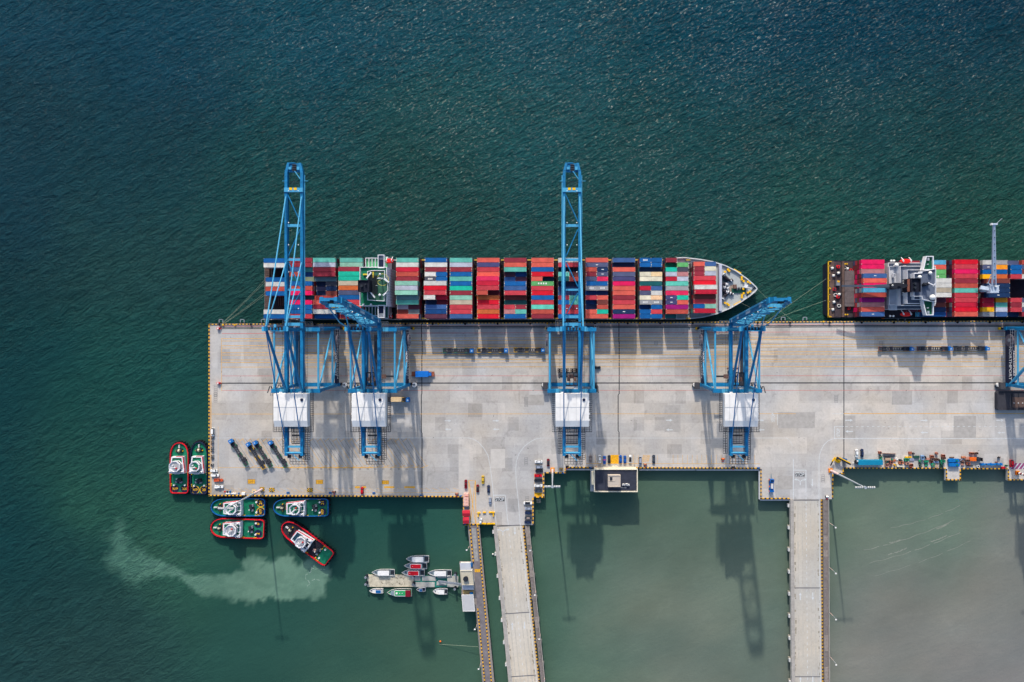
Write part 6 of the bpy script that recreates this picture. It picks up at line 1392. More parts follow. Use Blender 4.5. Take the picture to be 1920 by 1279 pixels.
for it in items:
    px, py, w_, h_, c_, k_ = it; fn, nm, cat, word = KIND[k_]; L2 = sorted(byk[(c_, k_)]); n = len(L2); i = L2.index(it)
    lab = '%s %s among the gear on the right quay edge' % (MC[c_][0], word)
    if n > 1: lab = '%s %s, %s such from the left, right quay edge' % (MC[c_][0], word, ORD[i])
    b = MB(); hgt = {'C': 1.5, 'F': rg.uniform(.5, 1.1), 'D': 1.3, 'S': 1.6, 'P': 1.4, 'T': .5}[k_]; fn(b, w_, hgt, h_, rg)
    o = obj(nm, b, [MC[c_][1], DARK, BROWN]); x, y = W(px, py, 1); o.location = (x, y, .01); o.rotation_euler.z = rg.uniform(-.06, .06); tag(o, lab, cat, 'stored gear on the right quay edge')
# big dark hatch cover under the right crane
t = thing('steel_hatch_cover', 'big dark steel hatch cover with lighter recess cut off by the right edge', 'hatch cover', (*W(1912,751.5,2), .01)); 
b = MB(); P = rrect(25.6, 10.4, .9); b.prism(P, 0, 2.4); b.rim(P, .35, 2.4, 2.75); obj('cover', b, mat('hatch_charcoal', (62,62,70), .8, 0, .2, .4), t)
b = MB(); b.box(-4.8, 4.4, -3.8, 2.0, 2.4, 2.5); b.box(-4.9,-4.6,-3.8,3.9,2.5,2.8,1); b.box(-1.2,-.9,2,4.2,2.4,2.7,1); b.box(2.2,2.5,2,4.2,2.4,2.7,1)
for x in (-3.6,-1.2,1.2,3.2): b.cyl(x, -1.2, 2.5, 2.75, .3, 2, 8)
obj('recess', b, [mat('recess_brown', (104,84,78), .8), DARK, OFFW], t)
# crane rail stops, bollards, fenders
for px, py, l_ in ((409,616,'red rail stop with white cap at the seaward rail end'), (409,718.6,'red rail stop with white cap at the landward rail end')):
    simple('rail_stop', l_, 'rail stop', px, py, 0, lambda b: (b.box(-.8,.8,-.5,.5,0,1.2,0), b.box(-.4,.4,-.35,.35,1.2,1.5,1), b.beam((1.6,0,.2),(.6,0,1.2),.3,.3,0)), [CR, WHITE], 0, 'rail stops')
bx = [411,470]+[811+61*k for k in range(12)]+[1556,1616,1676.6,1736,1796,1856.6,1918]+[530,590,650,710,760]
for i, x in enumerate(sorted(bx)):
    yy = 608.8-(x-400)*.0031
    simple('bollard', 'dark mooring bollard, %s from the left along the seaward quay edge' % (ORD[i] if i < 20 else ['twenty first','twenty second','twenty third','twenty fourth','twenty fifth','twenty sixth','twenty seventh'][i-20]), 'bollard', x, yy, 0, lambda b: (b.cyl(0,0,0,.7,.35,0,10), b.cyl(0,0,.7,.95,.6,0,12)), BLACK, 0, 'bollards on the seaward quay edge')
for i, (x, y) in enumerate(((417.6,609.4),(439.5,609.5),(822,607.5),(1200,606.5),(1258,606.3),(1441,605.5),(1544.5,603.2),(1705.6,604.8),(1026,607))):
    simple('marker_block', 'yellow marker block, %s from the left on the seaward quay edge' % ORD[i], 'marker', x, y, 0, lambda b: (b.box(-.4,.4,-.4,.4,0,.7), b.box(-.25,.25,-.25,.25,.7,.85)), YEL, 0, 'yellow marker blocks on the seaward quay edge')
for i, (x, y) in enumerate(((412,602.5),(452,602.5),(491.5,602.5),(1470,598.3),(1511,598.3))):
    simple('dock_fender', 'square framed dock fender on the sea side of the quay, %s from the left' % ORD[i], 'fender', x, y, -.6, lambda b: (b.box(-1.15,1.15,-1.1,-.6,-2.6,.4,1), b.box(-1.2,-.9,-1.0,1.2,-.1,.3,0), b.box(.9,1.2,-1.0,1.2,-.1,.3,0), b.box(-1.2,1.2,.9,1.2,-.1,.3,0)), [LSTEEL, BLACK], 0, 'dock fenders')
for i, (x, y) in enumerate(((539,924.6),(618.3,924.8),(700.3,925.2),(789,929.8),(863.8,931),(1055.5,887.6),(1108,877.5),(1423.5,878.3),(871.5,983.5))):
    simple('ladder_plate', 'blue plate, southern quay edge, %s' % ('inside row, '+ORD[i]+' from the left' if i < 3 else ('right of the trailer bays','beside the office container','at the stepped corner','left of the office building','at the right inner corner','below the red roofed hut')[i-3]), 'plate', x, y, 0, lambda b: (b.box(-.8,.8,-.45,.45,0,.3), b.box(-.6,.6,-.3,.3,.3,.38)), BOATBLUE, 0, 'blue plates on the southern quay edge')
# huts
t = thing('site_office', 'pink roofed office cabin above the red huts on the quay corner', 'cabin', (*W(874,937,2), .004)); b = MB(); b.box(-1.35,1.35,-3.4,3.4,0,2.6); obj('wall', b, PINK, t); b = MB(); b.box(-1.4,1.4,-3.45,3.45,2.6,2.75); 
for k in range(4): b.box(-1.2,1.2,-3.0+k*1.7,-2.9+k*1.7,2.75,2.85)
b.box(-.4,1.1,2.0,2.3,2.75,2.95,1); b.box(-.7,-.55,-2.5,1.4,2.75,2.8,2); obj('roof', b, [mat('cabin_roof_pink', (232,180,164), .7, 0, .1, .6), mat('cabin_orange', (214,116,84), .7), WHITE], t)
for (px, py, w_, h_, l_) in ((874.3,961.8,3.7,2.95,'larger red roofed hut just under the pink cabin'), (874,975.2,3.0,3.4,'smaller red roofed hut at the bottom of the quay corner')):
    t = thing('red_hut', l_, 'hut', (*W(px, py, 2), .004), 0, 'red huts'); b = MB(); b.box(-w_/2,w_/2,-h_/2,h_/2,0,2.4); obj('wall', b, PINK, t)
    b = MB(); b.add([(-w_/2-.2,-h_/2-.2,2.4),(w_/2+.2,-h_/2-.2,2.4),(w_/2+.2,h_/2+.2,2.4),(-w_/2-.2,h_/2+.2,2.4),(-w_/2-.2,0,2.9),(w_/2+.2,0,2.9)], [(0,1,5,4),(2,3,4,5),(0,4,3),(1,2,5),(0,3,2,1)]); obj('roof', b, mat('hut_red', (196,36,58), .6, 0, .12, .6), t)
simple('equipment_deck', 'dark grey low deck between the pink cabin and the red hut', 'platform', 874.5, 953, 0, lambda b: (b.box(-1.3,1.3,-1.3,1.3,.2,.6), b.box(-1.2,-1,-1.2,-1,0,.2), b.box(1,1.2,1,1.2,0,.2), b.rim([(-1.3,-1.3),(1.3,-1.3),(1.3,1.3),(-1.3,1.3)], .1, .6, .8)), STEEL)
for i, (x, y, r) in enumerate(((897.5,962.3,0),(896.3,967,90),(908,961.6,0),(919.3,961.3,0),(924.5,961.4,0),(924.8,966,90),(898.5,983,0),(904.5,982.3,0),(909,982.8,0),(916,982.8,0),(921,982.6,0),(925,982.8,0))):
    simple('concrete_barrier', 'yellow barrier block, %s from left in the %s jetty head row' % (ORD[i if i < 6 else i-6], 'upper' if i < 6 else 'lower'), 'barrier', x, y, 0, lambda b: (b.prism([(-.85,-.25),(.85,-.25),(.85,.25),(-.85,.25)], .35, .8, 0), b.box(-.9,.9,-.35,.35,0,.35,0)), YEL, R(r), 'yellow barrier blocks')
simple('rescue_raft', 'long cream capsule lying between the cars and the office building', 'raft', 1153, 875.6, 0, lambda b: (b.prism(rrect(3.6,1.3,.5), .3, 1.0), b.prism(rrect(3.2,1.0,.45), 1.0, 1.2), b.box(-1,-.8,-.5,.5,0,.3), b.box(.8,1,-.5,.5,0,.3)), CRm)
for i, (x, y, l_, m_) in enumerate(((1210,871.5,'rusty gate winch with red light near the hatched square',RUST),(625.8,922.8,'rusty winch with red buoy on the southern quay edge',RUST),(678,9999,'',RUST),(856.4,926.5,'rusty winch right of the trailer bays at the quay edge',RUST),(1356,861,'orange and black hose cart left of the rear crane platform',ORANGE),(1375,876,'dark valve set behind the right hand crane at the quay edge',DARK),(1063.5,874.5,'dark valve set behind the central crane at the quay edge',DARK),(1551.5,931.5,'small white cabinet with dark side at the head of the straight bridge',WHITE))):
    if y > 2000: continue
    simple('edge_winch', l_, 'winch', x, y, 0, lambda b: (b.tube((-.8,0,.7),(.8,0,.7),.45,0,10), b.box(-.9,-.7,-.5,.5,0,.9,1), b.box(.7,.9,-.5,.5,0,.9,1), b.cyl(0,-1.3,0,.5,.35,2,8)), [m_, DARK, RED], 0, 'quay edge winches')
for i, (x, y, w_, l_) in enumerate(((475.3,922,1.3,'chequered white and yellow base plate left of the leaning mast'),(508.5,919,1.5,'chequered yellow and dark base plate right of the leaning mast'),(580,919.5,1.5,'chequered yellow base plate below the leftmost crane shadow'),(1052,880.5,1.0,'small white and black block beside the stepped corner kerb'))):
    def ff(b, w_=w_):
        for a in range(5):
            for c in range(4): b.box(-w_+a*w_*.4, -w_+(a+1)*w_*.4-.01, -w_*.7+c*w_*.35, -w_*.7+(c+1)*w_*.35-.01, 0, .25, (a+c) % 2)
        b.cyl(0, 0, .25, .9, .35, 2, 8)
    simple('base_plate', l_, 'base plate', x, y, 0, ff, [YEL, DARK if i else OFFW, STEEL])
simple('floating_hose', 'white plastic bundle beside blue drums at the left quay corner', 'bundle', 432, 926, 0, lambda b: (b.box(-2.9,2.9,-.35,.35,0,.5,0), b.cyl(-.4,1.1,0,.9,.55,1,10), b.cyl(-3.4,1.1,0,.8,.4,2,8), b.cyl(-2,1.0,0,.7,.45,3,8), b.cyl(4.4,.2,0,.7,.4,1,8), b.box(6.2,8.0,-.7,.7,0,1.0,0)), [WHITE, BOATBLUE, RED, DARK])

# ---------------- lamps and masts ----------------
def mast(px, py, h, tilt, label, rings=3, stripes=False, head='ring', hw=3.6):
    x, y = W(px, py); t = thing('high_mast', label, 'light mast', (x, y, .004), 0, 'tall floodlight masts')
    b = MB(); b.box(-1.1, 1.1, -1.1, 1.1, 0, .7, 0)
    for k in range(4): b.box(-1.15+k*.6, -.85+k*.6, -1.15, 1.15, .05, .75, 1)
    obj('base', b, [YEL if not stripes else YEL, DARK if px > 480 and px < 1000 else ORANGE], t)
    b = MB(); n = 12
    for k in range(n):
        z0, z1 = .7+(h-.7)*k/n, .7+(h-.7)*(k+1)/n; r0 = .62-.38*k/n; r1 = .62-.38*(k+1)/n
        m_ = (k % 2) if stripes else (1 if k < 3 else 0); b.tube((0,0,z0), (0,0,z1), r0, m_, 12, r1)
    if stripes:
        b = MB(); n = 30
        for k in range(n): z0, z1 = .7+(h-.7)*k/n, .7+(h-.7)*(k+1)/n; b.tube((0,0,z0), (0,0,z1), .75-.4*k/n, 1 if k % 2 else 2, 12, .75-.4*(k+1)/n)
    obj('pole', b, [LSTEEL, mat('mast_pale_pink', (226,196,196), .5) if not stripes else WHITE, CM_], t)
    b = MB(); b.cyl(0, 0, h-.6, h+.5, .7, 0, 10)
    for sx in (-1, 1):
        b.tube((0, 0, h), (sx*hw, .2, h), .1, 0, 6)
    obj('head_frame', b, LSTEEL, t)
    for sx in (-1, 1):
        for k in range(4):
            def lf():
                q = MB(); q.box(-.3,.3,-.25,.45,-.25,.25); q.tube((0,0,0),(0,-.7,-.3),.28,1,8); return q
            o = obj('floodlight', lf, [OFFW, LSTEEL], t, ('fl',), (sx*(hw*.34+k*hw*.22), .1, h)); 
    return t
mast(492,917,43,0,'tall mast at the bottom left quay corner leaning across the upper tug in view')
mast(1036,880.5,43,0,'tall mast with a wide lamp bar at the stepped corner left of the office building')
mast(1557,882,43,0,'tall mast at the inner corner beside the yellow boom lift', hw=4.6)
mast(1907,886.5,40,0,'red and white striped mast at the bottom right quay edge', stripes=True)
def lamp(px, py, label, h=10, arm=-2.2, thin=False, g='street lamps along the bridges'):
    x, y = W(px, py); t = thing('street_lamp', label, 'street lamp', (x, y, .05), 0, g)
    b = MB(); b.tube((0,0,0), (0,0,h*.55), .11, 1, 8, .09); b.tube((0,0,h*.55), (0,0,h), .09, 0, 8, .07); obj('pole', b, [LSTEEL, mat('lamp_pole_pink', (220,190,180), .5)], t)
    b = MB(); b.tube((0,0,h), (-.5,0,h+.1), .06, 0, 6); b.box(-.9,-.1,-.3,.3,h-.05,h+.2); obj('lamp_head', b, WHITE, t)
for i, y in enumerate((979,1062.5,1146.5,1229)): lamp(1553.3+i*.3, y, 'lamp on the right side of the straight bridge, %s from the quay' % ORD[i], 11)
for i, (x, y) in enumerate(((996.3,1025),(1005,1107),(1013,1188),(1021,1270))): lamp(x, y, 'lamp on the right side of the slanting bridge, %s from the quay' % ORD[i], 7)
for i, (x, y) in enumerate(((879.5,1024),(894.5,1170),(901.5,1243))): lamp(x, y, 'lamp on the left edge of the narrow jetty, %s from the quay' % ORD[i], 7)
for i, y in enumerate((976.5,1018,1059,1100.5,1142,1183,1224)): pass

# ================= tugs =================
def pts_hull(L_, Wd, blunt=.62, aft=.10):
    p = []
    n = 12
    for k in range(n+1):
        a = math.pi/2-math.pi*k/n; ex = abs(math.cos(a))**blunt; p.append((L_*.14+L_*.36*math.copysign(ex, math.cos(a)) if True else 0, Wd/2*math.sin(a)))
    p = [(L_*.14+(x-L_*.14), y) for x, y in p]
    p += [(-L_*.44, -Wd/2*.98), (-L_*.485, -Wd/2*.88), (-L_*.5, -Wd/2*.7), (-L_*.5, Wd/2*.7), (-L_*.485, Wd/2*.88), (-L_*.44, Wd/2*.98)]
    return p
def tug(px, py, hd, Lp, Wp, label, bul, deck, discs, style, seed):
    z = WZ; x, y = W(px, py, -1); L_ = Lp/3.34; Wd = Wp/3.34; t = thing('tugboat', label, 'tugboat', (x, y, WZ), R(hd), 'tugboats around the quay corner'); rnd = random.Random(seed)
    P = pts_hull(L_, Wd); zd = 2.2
    b = MB(); b.prism(P, -1.2, zd, 0, bot=sc(P, .93, .86)); obj('hull', b, HULL, t)
    b = MB(); b.prism(sc(P, .97, .95), zd, zd+.05); obj('deck', b, deck, t)
    b = MB(); b.rim(sc(P, .975, .95), .42, zd, zd+1.0); obj('bulwark', b, bul, t)
    b = MB(); F_ = sc(P, 1.0, 1.0)
    for i in range(len(P)):
        a, c = Vector(F_[i]), Vector(F_[(i+1) % len(P)]); d = c-a; n = max(1, int(d.length/1.0))
        for k in range(n):
            q = a+d*(k+.5)/n
            if q.x > L_*.18 or k % 2 == 0:
                r_ = .5 if q.x > L_*.18 else .34
                def tf(): m_ = MB(); m_.cyl(0, 0, .6, zd+.5, r_, 0, 8); return m_
                obj('tyre_fender', tf, BLACK, t, ('tyf', r_), (q.x, q.y, 0))
    # deckhouse
    hx0, hx1 = -L_*.09, L_*.225; hw_ = Wd*.38; fw = Wd*.28
    H0 = [(hx0,-hw_),(hx1,-fw),(hx1,fw),(hx0,hw_)]
    b = MB(); b.prism(H0, zd, zd+2.7, 0); b.prism(sc(H0, .9, .86), zd+2.7, zd+2.75, 1); b.rim(H0, .6, zd+2.7, zd+3.2, 0)
    obj('deckhouse', b, [SHIPW, deck if style != 'dark' else mat('tug_dark_blue_deck', (24,62,84), .6)], t)
    b = MB(); yy = hw_ if math.sin(R(hd)) > .5 or True else -hw_; b.beam((hx0+.5, -hw_-.05, zd+2.9), (hx1, -fw-.05, zd+2.9), .5, .5); b.beam((hx1+.1,-fw,zd+2.9), (hx1+.1,fw*.2,zd+2.9), .4, .4); obj('fire_pipe', b, RED, t)
    # wheelhouse: octagon
    cx_ = L_*.055; r = Wd*.29; O = [(cx_+r*math.cos(R(22.5+45*k)), r*math.sin(R(22.5+45*k))) for k in range(8)]
    b = MB(); b.prism(O, zd+2.75, zd+4.0, 0); b.prism(O, zd+4.0, zd+4.8, 1, bot=O); b.prism(sc(O, 1, 1), zd+4.8, zd+5.3, 0); b.prism([(cx_+(x_-cx_)*.72, y_*.72) for x_, y_ in O], zd+5.3, zd+5.36, 2); 
    b.rim(O, .3, zd+5.3, zd+5.9, 0)
    obj('wheelhouse', b, [SHIPW, GLASS, mat('tug_roof_grey', (168,170,174), .6) if style in ('oct','dark') else deck], t)
    b = MB(); b.cyl(cx_-.3, 0, zd+5.3, zd+8.2, .28, 0, 8); b.tube((cx_-.3,-1.6,zd+7.2), (cx_-.3,1.6,zd+7.2), .14, 0, 6); b.tube((cx_-1.6,0,zd+5.4), (cx_-.3,0,zd+8), .12, 0, 6); b.cyl(cx_+.7, .9, zd+5.3, zd+6.3, .4, 0, 8); b.box(cx_-1.2,cx_-.6,-1.3,-.7,zd+5.3,zd+6.2,1)
    obj('mast', b, [SHIPW, RED], t)
    for s in (-1, 1):
        b = MB(); b.tube((hx0+1.2, s*hw_*.8, zd+2.7), (hx0+1.0, s*hw_*.8, zd+5.2), .62, 0, 10, .5); b.tube((hx0+1.0, s*hw_*.8, zd+5.2), (hx0+1.0, s*hw_*.8, zd+5.4), .35, 1, 8); b.box(hx0+.1, hx0+2.6, s*hw_*.8-.8, s*hw_*.8+.8, zd+2.7, zd+3.6); obj('funnel', b, [SHIPW, DARK], t)
    b = MB(); b.box(hx0-.2, hx0+2.6, -1.3, 1.3, zd+2.8, zd+2.86, 1); b.rim([(hx0-.3,-1.4),(hx0+2.7,-1.4),(hx0+2.7,1.4),(hx0-.3,1.4)], .18, zd+2.8, zd+3.5, 0); obj('aft_platform', b, [SHIPW, deck], t)
    # fore winch & gear
    b = MB(); wx = L_*.33; b.ob(wx, 0, zd, zd+.5, 2.4, 3.4, 0, 0); b.tube((wx,-1.5,zd+1), (wx,1.5,zd+1), .75, 0, 12); b.tube((wx,-.5,zd+1), (wx,.5,zd+1), .82, 1, 12); b.cyl(wx-.2, 1.9, zd, zd+.9, .25, 2, 8); b.cyl(wx-.2, -1.9, zd, zd+.9, .25, 2, 8); b.box(wx+1.4, wx+3.2, -.3, .3, zd, zd+1.0, 3)
    obj('bow_winch', b, [DARK, mat('rope_cream', (206,200,170), .9), YEL, OFFW], t)
    # aft winch
    b = MB(); wx = -L_*.24; b.ob(wx, 0, zd, zd+.6, 2.4, 3.0, .2, 0); b.tube((wx,-1.4,zd+1.1), (wx,1.0,zd+1.1), .8, 0, 12); b.ob(wx-.9, -1.1, zd, zd+1.3, 1.0, 1.3, .1, 1); b.ob(wx-.7, 1.6, zd, zd+1.2, 1.1, 1.1, .3, 1); b.cyl(wx+.9, 1.3, zd, zd+1.5, .3, 2, 8); b.cyl(wx-1.3, .3, zd, zd+.8, .5, 0, 8)
    obj('tow_winch', b, [DARK, STEEL, WHITE], t)
    b = MB()
    for sx, s in ((-.12,-1),(-.12,1),(-.34,-1),(-.34,1)): 
        for q_ in (0,.9): b.cyl(L_*sx+q_, s*Wd*.42, zd, zd+.8, .27, 0, 8)
    obj('bitt', b, YEL, t)
    b = MB()
    for s in (-1, 1): b.cyl(-L_*.33, s*Wd*.27, zd, zd+.9, .5, 0, 10)
    obj('vent', b, WHITE, t)
    # landing discs with lettering
    for k, (s, txt, ring, dx, rot) in enumerate(discs):
        c_ = (-L_*.415+dx, s*Wd*.235); b = MB(); rr = Wd*.20
        if ring: b.cyl(c_[0], c_[1], zd+.05, zd+.075, rr*1.13, 1, 28)
        b.cyl(c_[0], c_[1], zd+.05, zd+.1, rr*.96, 0, 28); obj('painted_disc', b, [NAVY, YEL], t)
        text('lettering', txt, rr*(.88 if len(txt) > 2 else 1.05), YEL, t, Vector((c_[0], c_[1], zd+.13)), 0, R(rot), .8 if len(txt) > 2 else 1.)
    return t
tug(336,877.5,90,98,37,'tug with bright red bulwark and XIX lettering, bow up, outermost left of the quay',RED,GREEN,[(1,'NTP',False,.3,-90),(-1,'XIX',False,.3,-90)],'oct',1)
tug(373,877.5,90,101,34,'navy railed tug with yellow rings reading NTP and 20 against the left quay side',NAVY,GREEN,[(1,'NTP',True,.1,-90),(-1,'20',True,.1,-90)],'plain',2)
tug(446,951.5,180,104,36,'blue sterned tug with yellow rings reading 24 and NTP, under the leaning mast',BOATBLUE,GREEN,[(-1,'24',True,.4,-90),(1,'NTP',True,.4,-90)],'plain',3)
tug(445,991,178,103,39,'red railed tug with octagonal grey wheelhouse roof moored below the blue sterned tug',RED,GREEN,[(-1,'0',False,1.6,-90),(1,'2',False,1.4,-90)],'oct',4)
tug(564,951.8,180,106,36,'blue railed tug with dark discs reading 21 moored along the southern quay edge',BOATBLUE,mat('tug_deep_green', (16,104,78), .6, 0, .25, .4),[(-1,'21',False,1.2,-90),(1,'NTP',False,1.2,-90)],'plain',5)
t6 = tug(574,1016.5,143,113,36,'red railed tug turning at an angle above the muddy plume, plain green aft deck',RED,mat('tug_dark_deck', (52,48,58), .75, 0, .3, .8),[],'dark',6)
b = MB(); L_ = 113/3.34; b.prism([(-L_*.47,-4.4),(-L_*.29,-4.6),(-L_*.29,4.6),(-L_*.47,4.4)], 2.27, 2.5); obj('aft_deck', b, GREEN, t6)
b = MB()
for k in range(9): b.box(-L_*.287, -L_*.27, -4.6+k*1.02, -3.75+k*1.02, 2.3, 2.8, k % 2)
obj('hazard_strip', b, [YEL, DARK], t6)
b = MB(); b.tube((-4.5,-1.5,2.9), (-4.5,.8,2.9), .8, 0, 10); b.ob(-6.5,.8,2.2,3.4,1.6,1.4,.3,1); b.ob(-2.6,-1.4,2.2,3.8,3.4,1.9,0,0); obj('deck_gear', b, [DARK, mat('gear_pinkish', (186,150,140), .7)], t6)

# ================= small craft =================
HG = mat('launch_hull_grey', (128,146,156), .5, 0, .08, .6)
def boat(px, py, Lp, Wp, label, hull, deck, top, topr=(-.28,.22), hd=180, stern=True, extra=None):
    x, y = W(px, py, WZ+1.5); L_ = Lp/3.32; Wd = Wp/3.32; t = thing('small_boat', label, 'boat', (x, y, WZ), R(hd), 'small boats around the pontoons')
    P = [(-L_/2,-Wd*.46),(-L_*.3,-Wd/2),(L_*.05,-Wd/2),(L_*.24,-Wd*.42),(L_*.38,-Wd*.25),(L_*.5,0),(L_*.38,Wd*.25),(L_*.24,Wd*.42),(L_*.05,Wd/2),(-L_*.3,Wd/2),(-L_/2,Wd*.46)]
    b = MB(); b.prism(P, -.3, 1.3, 0, bot=sc(P, .93, .75)); obj('hull', b, hull, t)
    b = MB(); b.prism(sc(P, .95, .86), 1.3, 1.36); obj('deck', b, deck, t); b = MB(); b.rim(P, .16, 1.3, 1.65); obj('gunwale', b, OFFW if hull != GREEN else hull, t)
    a, c = topr; T = [(L_*a, -Wd*.36), (L_*c*.8, -Wd*.36), (L_*c, -Wd*.24), (L_*c, Wd*.24), (L_*c*.8, Wd*.36), (L_*a, Wd*.36)]
    b = MB(); b.prism(T, 1.36, 2.5, 1); b.prism(sc(T, 1.0, 1.04), 2.5, 2.62, 0); b.box(L_*c*.5, L_*c*.5+.25, -.12, .12, 2.62, 2.85, 0); obj('cabin', b, [WHITE, GLASS], t)
    if top != WHITE: b = MB(); b.prism(sc(T, .90, .84), 2.62, 2.7); obj('roof_cover', b, top, t)
    b = MB(); b.cyl(L_*.32, 0, 1.36, 1.6, .3, 0, 8); obj('hatch', b, DARK, t)
    if stern:
        b = MB(); b.box(-L_*.48, -L_*.32, -Wd*.3, Wd*.3, 1.36, 1.5, 0)
        for s in (-.2, .2): b.ob(-L_*.45, Wd*s, 1.0, 2.0, .7, .4, 0, 0)
        obj('outboard_engine', b, DARK, t)
    return t
boat(782.7,1048,43,13.5,'grey launch with white canopy, uppermost of the three rafted boats',HG,HG,WHITE)
boat(779,1061,43,12.5,'grey launch with red canopy between a white canopied and another red one',HG,HG,RED)
boat(774.5,1073.8,43,12.5,'grey launch with red canopy touching the pontoon',HG,HG,RED)
boat(718.4,1073.5,43,12.5,'white canopied launch moored at the left pontoon',OFFW,HG,WHITE)
boat(824.3,1074.5,45,12.5,'white canopied launch moored at the right pontoon near the jetty building',OFFW,HG,WHITE)
boat(705.3,1108,26,9,'small white and blue speedboat below the left pontoon',WHITE,WHITE,BOATBLUE,(-.42,.0),stern=False)
boat(749,1111,46.5,15,'green boat with dark red aft awning below the left pontoon',mat('boat_green', (20,150,90), .5),mat('boat_green', (20,150,90), .5),mat('boat_green_roof', (40,160,96), .5),(-.45,.2),stern=False)
o = [q for q in bpy.data.objects if q.get('label', '').startswith('green boat')][0]
b = MB(); b.box(-6.5,-3.6,-1.7,1.9,2.7,2.85,0); b.prism([(2.9,-1.3),(4.6,-.9),(5,0),(4.6,.9),(2.9,1.3)], 1.5, 2.7, 1); b.box(.8,1.8,-.5,.5,2.7,2.95,2); b.box(-.6,-.2,-.2,.2,2.7,2.9,2); b.box(-2,-1.6,-.2,.2,2.7,2.9,2); obj('awning', b, [CM_, HG, WHITE], o)
boat(789.3,1105.3,17,7.5,'tiny dark blue dinghy between the two pontoons',BOATBLUE,NAVY,BOATBLUE,(-.2,.2),stern=False)
boat(825.2,1109,27.5,11.5,'small plain white motorboat below the right pontoon',WHITE,WHITE,WHITE,(-.3,.1))
t = thing('pontoon', 'weathered cream floating pontoon with dark stains, the left one', 'pontoon', (*W(733,1089.5,WZ+1), WZ), 0, 'floating pontoons')
b = MB(); b.box(-13.4,13.0,-3.3,3.3,-.3,.9); obj('float', b, mat('pontoon_cream', (206,196,174), .85, 0, .35, .5), t)
b = MB()
for k in range(34): rr = rnd_ = random.uniform(.1,.5); x_ = random.triangular(-10,12,6); y_ = random.uniform(-2.6,2.6); b.ribbon([(x_, y_), (x_+random.uniform(-.8,.8), y_+random.uniform(-.7,.7)), (x_+random.uniform(-1.2,1.2), y_+random.uniform(-1,1))], rr*.6, .905+k*.0004)
obj('stain', b, mat('pontoon_stain', (96,88,78), .9), t)
t2 = thing('pontoon', 'grey slabbed pontoon with teal strips nearest the jetty, the right one', 'pontoon', (*W(818,1090.5,WZ+1), WZ), 0, 'floating pontoons')
b = MB(); b.box(-12.6,12.6,-3.3,3.3,-.3,.8); obj('float', b, mat('pontoon_teal', (30,120,110), .7, 0, .2, .6), t2)
b = MB()
for a in ((-12.4,-9,.5,3.1),(-8,-.2,.4,3.1),(-12.4,-.9,-3.1,-.4),(.2,5.6,-2.1,.0),(6.2,12.4,-3.1,3.1),(.6,5.8,1.9,3.1)): b.box(a[0],a[1],a[2],a[3],.8,1.0)
obj('deck_slab', b, mat('pontoon_slab', (186,184,176), .85, 0, .2, .6), t2)
for i, (x, y) in enumerate(((684.5,1084),(684.5,1097),(773,1084),(773.5,1097.5),(852.5,1079.5),(852,1106))):
    simple('mooring_pile', 'dark capped mooring pile at the pontoons, %s' % ('upper left end','lower left end','upper one between the pontoons','lower one between the pontoons','upper right end','lower right end')[i], 'pile', x, y, WZ, lambda b: (b.cyl(0,0,-6,4.2,.55,0,12), b.cyl(0,0,4.2,4.35,.7,1,12), b.cyl(0,0,1.2,1.7,.9,0,12)), [DARK, STEEL], 0, 'mooring piles')
t = thing('gangway', 'long grey truss gangway sloping from the jetty building down to the right pontoon', 'gangway', (*W(843,1093,0), 0)); A = W3(822,1090,-2.2)-Vector(t.location); C = W3(865,1095.5,1)-Vector(t.location)
b = MB(); b.beam(A, C, 1.3, .15); obj('walkway', b, STEEL, t)
for s in (-.7, .7):
    b = MB(); o_ = Vector((0, s, 1)); b.beam(A+o_, C+o_, .12, .12)
    for k in range(11): q = A+(C-A)*k/10; b.beam(q+Vector((0,s,0)), q+o_, .08); 
    obj('handrail', b, LSTEEL, t)
def sign_ball(px, py, l_, m_): simple('mooring_buoy', l_, 'buoy', px, py, WZ, lambda b: (b.sphere((0,0,.3), .55, 0, 12, 8), b.cyl(0,0,.8,1.2,.12,1,6)), [m_, DARK], 0, 'mooring buoys')
sign_ball(823,1210,'small orange buoy floating left of the narrow jetty',ORANGE); sign_ball(922.8,1044.5,'small white buoy floating between the jetty and the slanting bridge',WHITE)
b = MB(); 
A = W3(824,1208,WZ+.1); C = W3(897,1213,-.5)
for k in range(8): b.tube(A+(C-A)*k/8-A, A+(C-A)*(k+1)/8-A, .07, 0, 5)
o = obj('mooring_line', b, ROPE); o.location = A; tag(o, 'thin line from the orange buoy to the narrow jetty', 'rope')
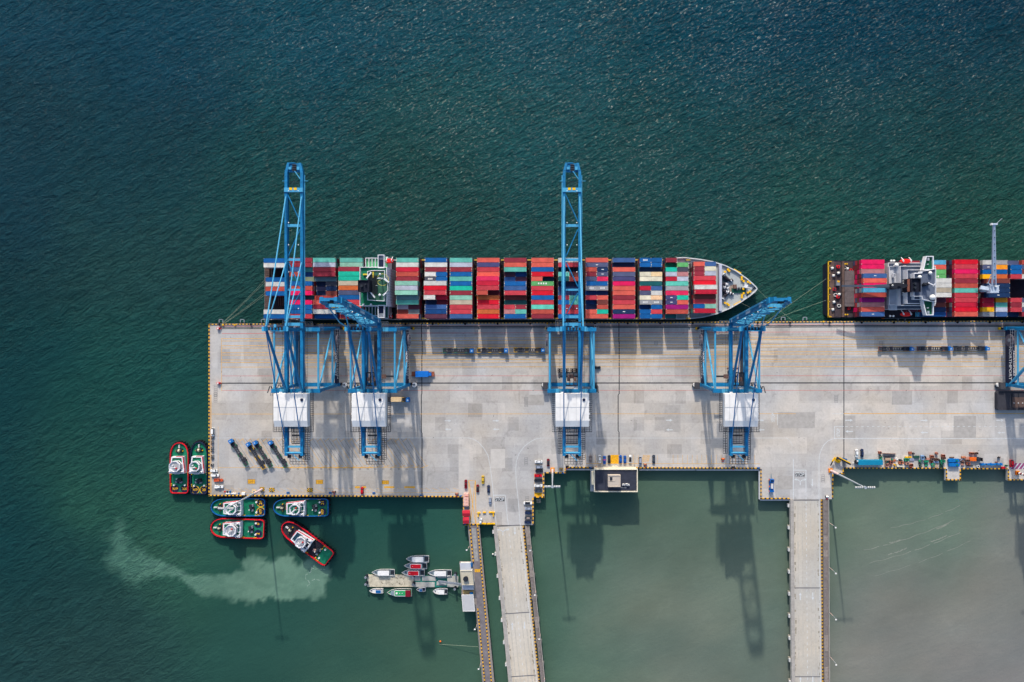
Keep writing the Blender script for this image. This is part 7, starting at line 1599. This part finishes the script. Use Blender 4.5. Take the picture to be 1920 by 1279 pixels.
# people by the office building
def person(px, py, shirt, label, rz):
    x, y = W(px, py); V = [(0,0,.95),(0,0,1.15),(0,0,1.4),(0,0,1.55),(0,.02,1.7),(.2,0,1.38),(.25,.03,1.12),(.24,.15,.9),(-.2,0,1.38),(-.26,-.02,1.12),(-.24,.08,.88),(.1,0,.9),(.12,.06,.5),(.12,0,.07),(.12,.16,.04),(-.1,0,.9),(-.12,-.08,.5),(-.12,-.15,.07),(-.12,0,.04)]
    E = [(0,1),(1,2),(2,3),(3,4),(2,5),(5,6),(6,7),(2,8),(8,9),(9,10),(0,11),(11,12),(12,13),(13,14),(0,15),(15,16),(16,17),(17,18)]
    RR = [.14,.14,.16,.06,.12,.07,.05,.04,.07,.05,.04,.09,.065,.045,.04,.09,.065,.045,.04]
    me = bpy.data.meshes.new('person'); me.from_pydata(V, E, []); o = bpy.data.objects.new('person', me); COL.objects.link(o)
    sk = o.modifiers.new('skin', 'SKIN'); ss = o.modifiers.new('smooth', 'SUBSURF'); ss.levels = ss.render_levels = 1
    if not me.skin_vertices: 
        bm_ = __import__('bmesh').new(); bm_.from_mesh(me); bm_.verts.layers.skin.verify(); bm_.to_mesh(me); bm_.free()
    for i, r in enumerate(RR): me.skin_vertices[0].data[i].radius = (r, r)
    me.skin_vertices[0].data[0].use_root = True
    me.materials.append(shirt); o.location = (x, y, .01); o.rotation_euler.z = R(rz); tag(o, label, 'person', 'people standing at the quay edge')
    b = MB(); b.sphere((0,.02,1.79), .14, 0, 10, 6, .7); b.box(-.1,.1,.1,.2,1.76,1.79); obj('helmet', b, WHITE if rz % 2 else YEL, o)
for a in ((1117.5,874,ORANGE,'person in an orange vest nearest the office building annex',20),(1122.6,874.5,CM_,'person in a dark red top, second from the left of the standing group',91),(1126.5,875,CD,'person in dark blue clothes, third from the left of the standing group',201),(1137.5,876,CK,'person in black clothes standing apart at the right of the group',275),(1115,866,CK,'person in dark clothes between the beige and the white car',45),(1189,866.5,CK,'person in black between the white car and the silver van',135)): person(*a)

# ---------------- nest the sub-parts under their parts ----------------
NEST = {'boom_tip':'boom','boom_brace':'boom','boom_cross_beam':'boom','floodlight':'boom','boom_marker':'boom','boom_rope':'boom','sign_plate':'boom','boom_lattice':'boom',
 'roof_vent':'machinery_house','roof_seam':'machinery_house','house_side_panel':'machinery_house','house_walkway':'machinery_house','air_conditioner':'machinery_house',
 'hoist_rope':'trolley','operator_cab':'trolley','window':'deckhouse','railing':'deckhouse','bridge_deck':'deckhouse','deck_marking':'wheelhouse','derrick':'wheelhouse','radome':'wheelhouse',
 'fire_pipe':'deckhouse','aft_platform':'deckhouse','roof_cover':'cabin','stain':'float','deck_slab':'float','hatch_cover':'hull','bulwark':'hull','tyre_fender':'hull','gunwale':'hull','handrail':'walkway'}
for t in [o for o in bpy.data.objects if o.parent is None and o.type == 'EMPTY']:
    kids = list(t.children); byn = {}
    for k in kids: byn.setdefault(k.name.split('.')[0], k)
    for k in kids:
        p = byn.get(NEST.get(k.name.split('.')[0], ''))
        if p is not None and p is not k: k.parent = p
        if k.name.split('.')[0] == 'lettering':
            c = [q for q in kids if q.name.split('.')[0] in ('painted_disc', 'tie_beam')]
            if c:
                bc = lambda o: sum((Vector(v) for v in o.bound_box), Vector())/8
                k.parent = min(c, key=lambda q: (bc(q)-bc(k)).length)
        if k.name.split('.')[0] == 'mast' and 'wheelhouse' in byn: k.parent = byn['wheelhouse']
